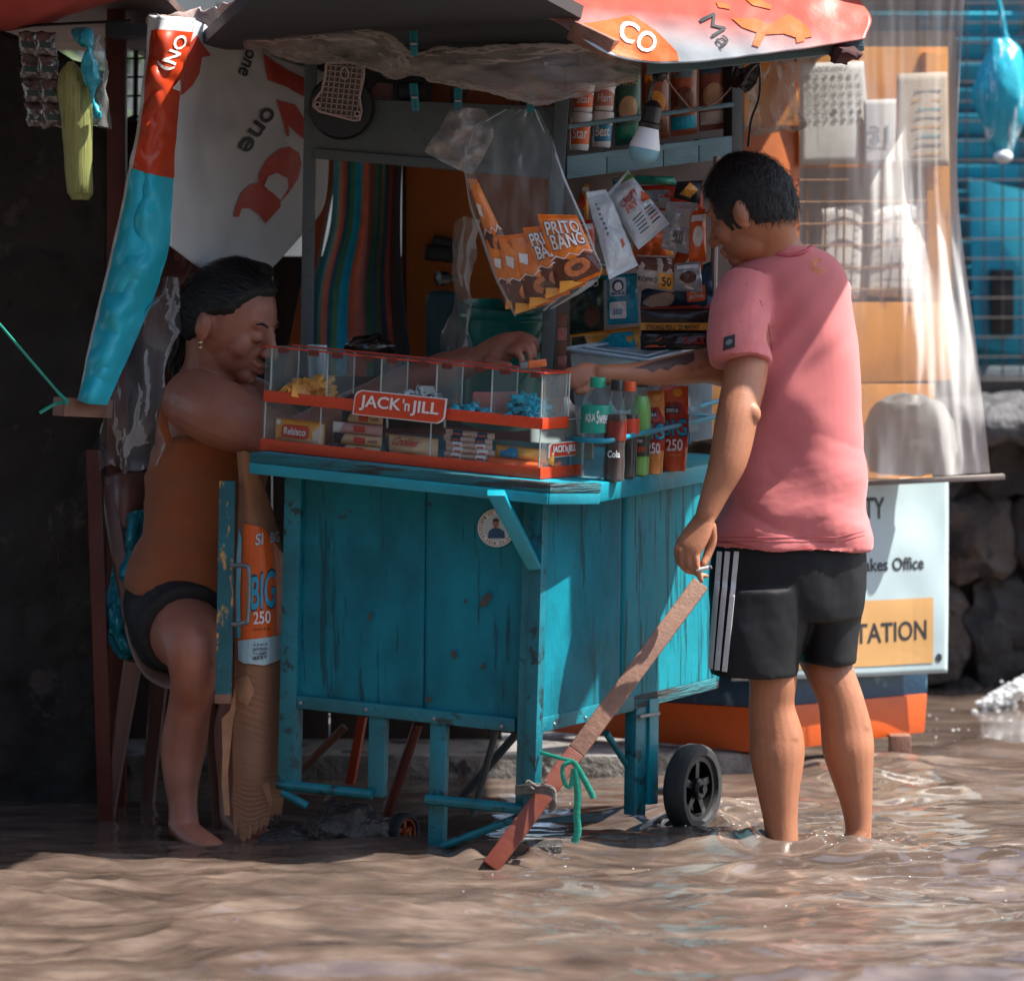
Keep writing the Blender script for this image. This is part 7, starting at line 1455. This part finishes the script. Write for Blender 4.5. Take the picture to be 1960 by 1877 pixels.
def eyes(parent, body, C, f, k, closed):
    s, f, u, R = headframe(f); bv = bvh_of(body)
    def fp(x, z, lift):
        o_ = C + (s * x + f * .25 + u * z) * k; h = bv.ray_cast(o_, -f)
        return (h[0] if h[0] is not None else o_ - f * .15 * k) + f * lift
    for x in (-1, 1):
        if not closed:
            b = B(); b.ball(fp(.032 * x, -.014, -.0035), .011 * k, .006 * k, .0065 * k, R); e = make(b, 'eye', mat('eye_white', (0.6, 0.56, 0.52), 0.2, 0.03, 5, bump=0), parent)
            b = B(); b.ball(fp(.032 * x, -.015, .001), .0055 * k, .0025 * k, .0055 * k, R); make(b, 'iris', M_black, e)
        else:
            b = B(); b.tube(path([fp(.019 * x, -.020, .0004), fp(.026 * x, -.0235, .0006), fp(.034 * x, -.0245, .0006), fp(.046 * x, -.020, .0004)], 12), .0013 * k, 6); make(b, 'eyelashes', M_black, parent)
        b = B(); b.tube([fp(x * (.016 + .036 * i / 12), .010 + .007 * math.sin(i / 12 * 2.6), .0003) for i in range(13)], [(.0012 + .0018 * math.sin(i / 12 * 3.1)) * k for i in range(13)], 8); make(b, 'eyebrow', mat('eyebrow_hair', (0.02, 0.012, 0.01), 0.7), parent)

# ---- the standing customer
man = thing('person', 'man in a pink t-shirt and black striped shorts standing in the water, seen from behind', 'person', P(1570, 1625, 8.0))
b = B(); Cm = P(1436, 392, 8.05); fm = Vector((-0.80, 0.50, -0.40))
s_, f_, u_, R_, qm = head_shapes(b, Cm, fm, 1.02)
b.tube(path([Cm - u_ * 0.04 - f_ * 0.03, P(1478, 470, 8.07), P(1505, 530, 8.09)], 12), [.060, .060, .060, .060, .060, .061, .062, .064, .066, .070, .076, .082, .088], 24, round_ends=True)
band(b, [(1440, 1570, 500, 8.09, .07), (1404, 1600, 545, 8.08, .085), (1408, 1618, 640, 8.08, .10), (1414, 1630, 780, 8.07, .095), (1402, 1636, 900, 8.06, .095), (1380, 1650, 1020, 8.05, .10), (1372, 1645, 1120, 8.05, .10), (1400, 1630, 1180, 8.05, .08)])
limb(b, [(1425, 575, 8.0, .055), (1428, 700, 7.93, .050), (1416, 770, 7.88, .047), (1408, 812, 7.86, .047), (1394, 880, 7.84, .0425), (1371, 938, 7.83, .032), (1352, 985, 7.82, .0245)])
limb(b, [(1352, 985, 7.82, .025), (1336, 1018, 7.815, .034), (1318, 1048, 7.81, .036), (1312, 1062, 7.81, .030)], flat=0.55, side=(1, -0.6, 0.3))
finger(b, [(1332, 1050, 7.795), (1334, 1078, 7.785), (1337, 1098, 7.785), (1343, 1112, 7.79)], .0082)
finger(b, [(1317, 1056, 7.795), (1320, 1084, 7.79), (1334, 1098, 7.80), (1352, 1102, 7.805)], .0082)
finger(b, [(1304, 1056, 7.80), (1306, 1082, 7.80), (1320, 1094, 7.82), (1340, 1094, 7.835)], .0080)
finger(b, [(1295, 1050, 7.81), (1298, 1072, 7.815), (1310, 1082, 7.835), (1326, 1082, 7.85)], .0074)
limb(b, [(1360, 1008, 7.84, .014), (1362, 1035, 7.845, .0125), (1354, 1062, 7.84, .0105), (1346, 1080, 7.83, .009)], n=12)
limb(b, [(1578, 575, 8.14, .050), (1520, 660, 8.24, .05), (1420, 705, 8.14, .045), (1356, 700, 8.07, .041), (1290, 708, 8.01, .034), (1220, 716, 7.965, .027), (1150, 717, 7.94, .023)])
limb(b, [(1150, 717, 7.94, .024), (1125, 720, 7.935, .033), (1104, 724, 7.93, .030)], flat=0.5, side=(0, 0.3, 1))
for k, (y0, L) in enumerate(((706, 30), (715, 36), (727, 36), (738, 28))):
    finger(b, [(1110, y0, 7.93), (1098, y0 + 2, 7.93), (1092 - L * .3, y0 + 6, 7.93), (1088 - L * .5, y0 + 16, 7.935)], .0088)
limb(b, [(1135, 735, 7.92, .012), (1120, 746, 7.91, .011), (1106, 750, 7.905, .009)], n=12)
for nm, pts in (('l', [(1458, 1150, 8.04, .086), (1470, 1250, 8.0, .068), (1479, 1297, 7.98, .055), (1477, 1351, 7.985, .052), (1486, 1410, 7.99, .061), (1488, 1451, 7.985, .061), (1490, 1518, 7.975, .047), (1494, 1568, 7.97, .039), (1497, 1618, 7.965, .037), (1497, 1660, 7.96, .038)]),
                ('r', [(1580, 1150, 8.1, .086), (1580, 1240, 8.09, .070), (1586, 1278, 8.07, .056), (1608, 1335, 8.06, .052), (1619, 1391, 8.06, .058), (1624, 1434, 8.055, .059), (1631, 1484, 8.05, .048), (1639, 1534, 8.045, .037), (1643, 1584, 8.04, .030), (1641, 1610, 8.035, .032), (1640, 1655, 8.03, .037)])):
    limb(b, pts); x, y, d, r = pts[-1]; a = P(x, y, d)
    b.tube([a + Vector((0.02, -0.04, -0.02)), a + Vector((-0.04, 0.06, -0.025)), a + Vector((-0.075, 0.14, -0.04))], [.032, .038, .034], 14, ry=[.028, .028, .018], round_ends=True)
for (cu, cv, cd, au, av, ad) in ((1486, 1425, 7.952, 1496, 1560, 7.952), (1621, 1405, 8.028, 1642, 1545, 8.024)):
    b.tube([P(cu - 12, cv - 70, cd + .014), P(cu - 17, cv - 8, cd + .004), P(cu - 12, cv + 50, cd + .014)], [.018, .028, .016], 16, ry=[.012, .019, .011], round_ends=True)
    b.tube([P(cu + 18, cv - 70, cd + .014), P(cu + 21, cv - 14, cd + .004), P(cu + 12, cv + 58, cd + .012)], [.018, .028, .016], 16, ry=[.012, .020, .011], round_ends=True)
    b.tube([P(au - 6, av - 70, ad + .008), P(au - 1, av, ad - .002), P(au + 1, av + 60, ad)], [.014, .010, .012], 12, round_ends=True)
b.ball(P(1440, 792, 7.845), .020, .018, .024)
body = fuse(b, 'body', M_skin_m, man, 0.0036, 7)
eyes(man, body, Cm, fm, 1.02, False)
hair_cap(man, Cm, fm, 1.02, [(-.12, -.078), (-.07, -.072), (-.035, -.060), (-.018, -.020), (0.0, .002), (.022, -.022), (.03, .0), (.055, .03), (.07, .062), (.12, .075)], M_hairg, 5200, 4, 0.013)
# tattoo on the reaching forearm
bvb = bvh_of(body)
patch([(0.0, 0.75), (0.3, 0.9), (0.6, 0.97), (1.0, 0.97), (1.0, 0.6), (0.85, 0.42), (0.7, 0.55), (0.55, 0.3), (0.42, 0.5), (0.3, 0.32), (0.2, 0.6)], surf(bvb, (1215, 728), (1332, 712), (1328, 674), (1212, 698)), mat('tattoo_ink', (0.07, 0.035, 0.03), 0.5, 0.3, 60), body, name='tattoo', lift=0.0012, cuts=14)
# t-shirt
def wr_shirt(p, n):
    lo = min(1, max(0, (1.0 - p.z) / 0.3))
    big = noise.noise(Vector((p.x * 6 + p.z * 5, p.y * 4, p.z * 4 - p.x * 5))) * 0.012
    fold = abs(noise.noise(Vector((p.x * 3.2 + 4, p.y * 3, p.z * 10 + p.x * 3)))) * 0.024 * lo - 0.009 * lo
    cr_ = noise.fractal(Vector((p.x * 13, p.y * 8, p.z * 26)), 1, 2, 3) * 0.0022 * lo
    q = p - P(1478, 660, 7.98); arm = math.exp(-(q.length / 0.13) ** 2); fo = math.sin((q.x * 0.75 - q.z * 0.65) * 95 + noise.noise(p * 8) * 2) * 0.005 * arm
    wav = 0.006 * math.sin(p.x * 30 + p.z * 5) * min(1, max(0, (0.8 - p.z) / 0.15))
    return big + fold + cr_ + fo + wav
b = B()
band(b, [(1462, 1556, 470, 8.09, .072), (1428, 1592, 488, 8.09, .082), (1396, 1618, 520, 8.08, .095), (1388, 1632, 570, 8.08, .110), (1398, 1643, 650, 8.08, .118), (1402, 1650, 760, 8.07, .116), (1394, 1655, 870, 8.06, .115), (1378, 1660, 960, 8.05, .118), (1354, 1667, 1030, 8.05, .128), (1351, 1669, 1049, 8.05, .130)], n=48)
limb(b, [(1432, 540, 8.02, .060), (1420, 600, 7.97, .068), (1416, 655, 7.94, .070), (1417, 694, 7.925, .0715)], cap=False)
limb(b, [(1582, 540, 8.13, .064), (1572, 600, 8.17, .068), (1540, 650, 8.21, .068)], cap=False)
shirt = fuse(b, 't_shirt', mat('pink_cotton', (0.60, 0.165, 0.165), 0.8, 0.07, 5, bump=0.25, bscale=260, bdist=0.001, sheen=0.25, wear=((0.68, 0.21, 0.21), 5, 0.58, (1, 1, 1))), man, 0.0052, 5, wr=wr_shirt)
bvs = bvh_of(shirt)
lo_ = surf(bvs, (1548, 524), (1584, 528), (1584, 492), (1548, 488))
for r in (0.46, 0.34, 0.22):
    n_ = 26; pts = [(0.5 + r * math.cos(2 * math.pi * k / n_ * 0.8 + 1), 0.5 + r * math.sin(2 * math.pi * k / n_ * 0.8 + 1) * 0.85) for k in range(n_)]
    b = B(); b.tube([lo_(x, y) + normal_at(lo_, x, y) * 0.0006 for x, y in pts], 0.0009, 5); make(b, 'emblem_ring', mat('gold_flock', (0.75, 0.38, 0.10), 0.6), shirt)
sl_ = surf(bvs, (1385, 671), (1407, 664), (1407, 640), (1386, 646))
patch(rect(0, 0, 1, 1), sl_, M_ink, shirt, name='sleeve_badge', lift=0.0022, cuts=5, thick=0.002); patch(oval(0.5, 0.5, 0.3, 0.22, 14), sl_, M_inkgrey, shirt, name='badge_print', lift=0.004, cuts=2)
cp_ = [(1468, 474), (1490, 482), (1515, 484), (1540, 478), (1553, 468)]
b = B(); b.tube(path([on(bvs, u, v + 4) + Vector((0, -0.001, 0)) for u, v in cp_], 24), 0.005, 8); make(b, 'collar', mat('pink_rib', (0.5, 0.10, 0.12), 0.8, 0.1, 60), shirt)
for dv in (0, 5):
    b = B(); b.tube([on(bvs, u, (1036 if u < 1600 else 1036 - (u - 1600) * 0.22) - dv * 1.6) + Vector((0, -0.0006, 0)) for u in range(1368, 1660, 6)], 0.0007, 4); make(b, 'hem_stitch', mat('pink_thread', (0.42, 0.10, 0.11), 0.8), shirt)
b = B(); b.tube([on(bvs, u, v) + Vector((0, -0.0003, 0)) for u, v in ((1400, 528), (1430, 545), (1455, 575), (1470, 620), (1478, 670))], 0.0011, 5); make(b, 'sleeve_seam', mat('pink_thread', (0.42, 0.10, 0.11)), shirt)
# shorts
def wr_short(p, n): return noise.fractal(Vector((p.x * 8 + p.z * 3, p.y * 7, p.z * 4)), 1, 2, 2) * 0.007 + noise.noise(p * 40) * 0.0008
b = B()
band(b, [(1376, 1654, 1000, 8.05, .105), (1364, 1656, 1060, 8.05, .114), (1360, 1655, 1140, 8.05, .118), (1364, 1650, 1180, 8.05, .112)], n=44)
band(b, [(1362, 1560, 1120, 8.03, .112), (1359, 1548, 1200, 8.01, .106), (1356, 1534, 1255, 8.0, .100), (1358, 1527, 1290, 7.995, .098)], n=36)
band(b, [(1490, 1655, 1110, 8.09, .112), (1515, 1650, 1180, 8.09, .104), (1526, 1644, 1230, 8.09, .098), (1531, 1639, 1266, 8.085, .094)], n=36)
shorts = fuse(b, 'shorts', mat('black_sport_cloth', (0.010, 0.011, 0.013), 0.6, 0.2, 6, bump=0.2, bscale=300, bdist=0.001, spec=0.25), man, 0.0055, 4, wr=wr_short)
bvt = bvh_of(shorts)
for (u0, u1) in ((1379, 1361), (1394, 1374), (1411, 1388)):
    v1 = 1279 + (u1 - 1361) * 0.2
    g = surf(bvt, (u1 - 4.5, v1), (u1 + 4.5, v1 + 1), (u0 + 4.5, 1056), (u0 - 4.5, 1055))
    patch(rect(0, 0, 1, 1), g, mat('white_stripe_cloth', (0.75, 0.76, 0.77), 0.7, 0.1, 200), shorts, name='white_stripe', lift=0.0025, cuts=16, thick=0.0015)
cg = thing('cigarette', 'lit white cigarette held in the standing man’s hanging hand'.replace('’s', "'s"), 'cigarette', P(1348, 1092, 7.785))
b = B(); b.tube([P(1333, 1091, 7.782), P(1357, 1086, 7.778)], .0042, 10); make(b, 'paper_tube', M_paper, cg)
b = B(); b.tube([P(1357, 1086, 7.778), P(1362, 1085, 7.777)], .0042, 10); make(b, 'ash', mat('ash', (0.16, 0.15, 0.15), 0.9, 0.3, 200), cg)

# ---- the seated vendor
wom = thing('person', 'woman in a brown tank top seated on a plastic chair behind the cart, looking down', 'person', P(370, 1600, 8.1))
b = B(); Cw = P(444, 604, 8.20); fw_ = Vector((0.86, -0.36, -0.36)); KW = 1.12
s_, f_, u_, R_, qw = head_shapes(b, Cw, fw_, KW, 0.93)
b.tube(path([Cw - u_ * 0.05 - f_ * 0.03, P(415, 705, 8.24), P(400, 760, 8.28)], 12), [.064 + .0025 * i for i in range(13)], 24, round_ends=True)
WT = [(335, 470, 722, 8.28, .085), (312, 500, 760, 8.28, .115), (300, 512, 810, 8.28, .13), (296, 505, 870, 8.28, .135), (290, 492, 940, 8.28, .135), (282, 482, 1010, 8.28, .140), (268, 478, 1080, 8.28, .150), (264, 478, 1130, 8.28, .152), (270, 470, 1190, 8.28, .13)]
band(b, WT, sq=2.1)
limb(b, [(372, 768, 8.14, .076), (430, 795, 8.07, .078), (490, 822, 8.06, .062), (560, 838, 8.12, .050), (640, 800, 8.16, .046), (760, 745, 8.14, .040), (850, 715, 8.08, .031), (895, 700, 8.05, .026)])
limb(b, [(895, 700, 8.05, .026), (930, 680, 8.04, .033), (965, 665, 8.03, .036), (992, 656, 8.03, .030)], flat=0.55, side=(0, 0.4, 1))
for k, pts in enumerate(([(985, 648, 8.04), (1006, 643, 8.035), (1024, 652, 8.03), (1030, 672, 8.03)], [(985, 655, 8.025), (1004, 650, 8.015), (1020, 662, 8.005), (1024, 684, 8.005)], [(982, 664, 8.01), (1000, 662, 8.0), (1012, 674, 7.99), (1014, 692, 7.99)], [(976, 672, 8.0), (990, 674, 7.985), (998, 686, 7.98), (998, 698, 7.98)])): finger(b, pts, .0095)
limb(b, [(935, 690, 8.01, .014), (955, 698, 7.995, .012), (975, 700, 7.985, .010)], n=12)
limb(b, [(480, 775, 8.42, .07), (560, 830, 8.45, .055), (640, 815, 8.40, .047), (740, 750, 8.30, .042), (830, 705, 8.22, .030), (862, 694, 8.2, .028)])
limb(b, [(862, 694, 8.2, .028), (890, 690, 8.18, .034), (905, 690, 8.17, .03)], flat=.55, side=(0, .4, 1))
for k in range(4): finger(b, [(900, 684 + 5 * k, 8.18 - .015 * k), (918, 684 + 5 * k, 8.17 - .015 * k), (930, 692 + 4 * k, 8.165 - .015 * k)], .009)
limb(b, [(335, 1165, 8.30, .105), (352, 1200, 8.16, .094), (368, 1236, 8.03, .074), (372, 1290, 8.02, .057), (364, 1345, 8.06, .050), (352, 1425, 8.09, .053), (348, 1490, 8.08, .042), (350, 1535, 8.07, .034), (352, 1580, 8.06, .035)])
limb(b, [(350, 1580, 8.06, .036), (374, 1602, 8.02, .040), (402, 1618, 7.97, .034)], flat=.6, side=(0.6, 0.8, 0))
for k in range(5): b.ball(P(384 + 9.5 * k, 1617 + k * 0.5, 7.955 + .004 * k), .0095 - .0008 * k, .013, .008)
limb(b, [(420, 1165, 8.34, .10), (460, 1200, 8.26, .09), (480, 1240, 8.2, .072), (470, 1320, 8.22, .056), (455, 1400, 8.25, .055), (450, 1500, 8.25, .04), (450, 1560, 8.22, .036)])
limb(b, [(450, 1566, 8.22, .036), (474, 1586, 8.18, .040), (500, 1600, 8.14, .034)], flat=.6, side=(0.6, 0.8, 0))
wb = fuse(b, 'body', M_skin_w, wom, 0.0040, 6)
eyes(wom, wb, Cw, fw_, KW, True)
b = B(); b.ball(qw(0, .1065, -.0705), .021, .004, .005, R_); b.ball(qw(0, .104, -.084), .018, .004, .006, R_); make(b, 'lips', mat('brown_lips', (0.22, 0.06, 0.045), 0.4, 0.15, 40), wb)
for p in [qw(.083, -.008, -.060)]:
    b = B(); b.ball(p, .006, .006, .006); b.ball(p - Vector((0, 0, .012)), .004, .004, .005); make(b, 'earring', mat('gold', (0.7, 0.5, 0.3), 0.15, 0.1, 10, metal=1, bump=0), wom)
hw = hair_cap(wom, Cw, fw_, KW, [(-.12, -.095), (-.06, -.085), (-.03, -.055), (-.012, -.005), (.008, .012), (.03, .022), (.045, .046), (.06, .074), (.12, .092)], M_hair, 3000, 9, 0.012, True, 0.05)
b = B(); b.ball(P(478, 522, 8.2), .055, .055, .028); b.ball(P(372, 600, 8.25), .045, .05, .075); crumple(b, 0.008, 30); make(b, 'hair_bun', M_hair, hw, smooth=180)
b = B()
for k in range(16):
    a = random.Random(k).uniform(-1, 1); c_ = random.Random(k + 50).uniform(-1, 1)
    b.tube(path([P(365 + 22 * a, 560, 8.26), P(352 + 20 * a, 620, 8.26 + .02 * c_), P(350 + 24 * a, 670 + 10 * c_, 8.25 + .02 * c_), P(342 + 22 * a + 6 * c_, 715 + 22 * c_, 8.24)], 14), [.011 - .0006 * i for i in range(15)], 7)
make(b, 'loose_hair', M_hair, hw)
def wr_top(p, n): return noise.fractal(Vector((p.x * 7 + p.z * 3, p.y * 6, p.z * 14)), 1, 2, 4) * 0.009 + abs(noise.noise(Vector((p.x * 3 + 2, p.y * 3, p.z * 13 + p.x * 5)))) * 0.022 * min(1, max(0, (0.75 - p.z) / 0.2)) + 0.006
b = B(); g = 9
band(b, [(306, 505, 838, 8.28, .143), (296 - 4, 505 + g, 880, 8.28, .144), (290 - 6, 492 + g, 940, 8.28, .146), (282 - 6, 482 + g, 1010, 8.28, .152), (268 - 6, 478 + g, 1075, 8.28, .172), (262 - 8, 478 + g, 1115, 8.28, .180), (262, 480, 1148, 8.28, .178)], sq=2.1, n=44)
topo = fuse(b, 'tank_top', mat('rust_brown_jersey', (0.30, 0.085, 0.022), 0.8, 0.12, 8, bump=0.25, bscale=240, bdist=0.001, sheen=0.2), wom, 0.0055, 3, wr=wr_top)
b = B(); b.tube(path([P(322, 850, 8.13), P(312, 800, 8.13), P(330, 742, 8.17), P(356, 712, 8.24), P(380, 722, 8.36)], 24), .011, 8, ry=.004); make(b, 'strap', mat('rust_brown_jersey', (0.30, 0.085, 0.022)), topo)
b = B(); b.tube(path([P(470, 850, 8.40), P(472, 770, 8.40), P(450, 720, 8.38), P(430, 730, 8.42)], 20), .0075, 8, ry=.003); make(b, 'strap', mat('rust_brown_jersey', (0.30, 0.085, 0.022)), topo)
b = B(); b.tube([on(bvh_of(topo), u, 1140 - 6 * math.sin((u - 262) / 160 * 3.1)) for u in range(266, 420, 5)], 0.0022, 6); make(b, 'hem', mat('rust_brown_thread', (0.16, 0.04, 0.012), 0.8), topo)
b = B(); band(b, [(258, 480, 1085, 8.28, .158), (258, 482, 1130, 8.28, .160), (266, 478, 1195, 8.28, .14)], sq=2.1)
limb(b, [(335, 1148, 8.30, .124), (348, 1182, 8.19, .122), (358, 1206, 8.10, .106)], cap=False); limb(b, [(310, 1150, 8.3, .09), (306, 1200, 8.26, .075), (312, 1235, 8.22, .06)]); limb(b, [(420, 1150, 8.34, .112), (455, 1185, 8.27, .102)], cap=False)
fuse(b, 'shorts', mat('black_cotton', (0.010, 0.010, 0.011), 0.7, 0.2, 8, bump=0.2, bscale=200), wom, 0.006, 3, wr=lambda p, n: noise.fractal(p * 12, 1, 2, 3) * 0.006)

# ---- the chair and the blue bag on it
ch = thing('plastic_chair', 'brown plastic chair the woman sits on, with a solid back panel', 'chair', P(270, 1590, 8.4))
M_ch = mat('brown_chair_plastic', (0.17, 0.09, 0.075), 0.4, 0.12, 6, bump=0.06)
fn = sheet([[(212, 1010, 8.38), (240, 1012, 8.34), (300, 1010, 8.40)], [(206, 950, 8.38), (240, 950, 8.33), (300, 950, 8.40)], [(203, 912, 8.40), (240, 905, 8.36), (300, 905, 8.42)]])
b = B(); b.grid(fn, 16, 14); make(b, 'backrest', M_ch, ch, solid=0.012)
b = B(); b.tube(path([P(208, 930, 8.36), P(222, 1020, 8.33), P(240, 1120, 8.30), P(258, 1215, 8.27), P(282, 1275, 8.24), P(318, 1302, 8.20), P(350, 1306, 8.16)], 40), .0195, 8, ry=.009, side=(1, 0, 0)); make(b, 'side_frame', M_ch, ch)
b = B(); b.slab(P(262, 1250, 8.22), P(470, 1250, 8.25), P(480, 1215, 8.55), P(270, 1215, 8.55), (-0.012, 0)); make(b, 'seat', M_ch, ch, bevel=0.004)
for (a, c, w) in (((255, 1265, 8.27), (200, 1600, 8.32), .018), ((305, 1300, 8.5), (278, 1580, 8.55), .018), ((400, 1290, 8.25), (420, 1590, 8.3), .016), ((450, 1270, 8.5), (470, 1570, 8.55), .016)):
    b = B(); b.tube([P(*a), P((a[0] + c[0]) / 2, (a[1] + c[1]) / 2, (a[2] + c[2]) / 2), P(*c)], [w * 1.25, w, w * .95], 8, ry=[.012] * 3, side=(1, 0, 0)); make(b, 'leg', M_ch, ch)
fn = sheet([[(222, 1255, 8.34), (240, 1262, 8.31), (266, 1254, 8.32)], [(193, 1185, 8.36), (225, 1190, 8.30), (262, 1200, 8.32)], [(212, 1110, 8.36), (235, 1100, 8.30), (262, 1110, 8.32)], [(232, 1020, 8.36), (250, 1010, 8.29), (275, 1020, 8.32)], [(240, 985, 8.36), (258, 978, 8.30), (282, 975, 8.32)]])
b = B(); b.grid(lambda s, t: fn(s, t) + Vector((0, noise.fractal(fn(s, t) * 20, 1, 2, 3) * 0.035, 0)), 24, 40); one(b, 'cyan_plastic', mat('cyan_folded_plastic', (0.015, 0.28, 0.38), 0.25, 0.3, 12, bump=0.5, bscale=30), 'folded cyan plastic bag caught behind the chair frame', 'plastic bag', smooth=20, solid=0.003)
b = B();
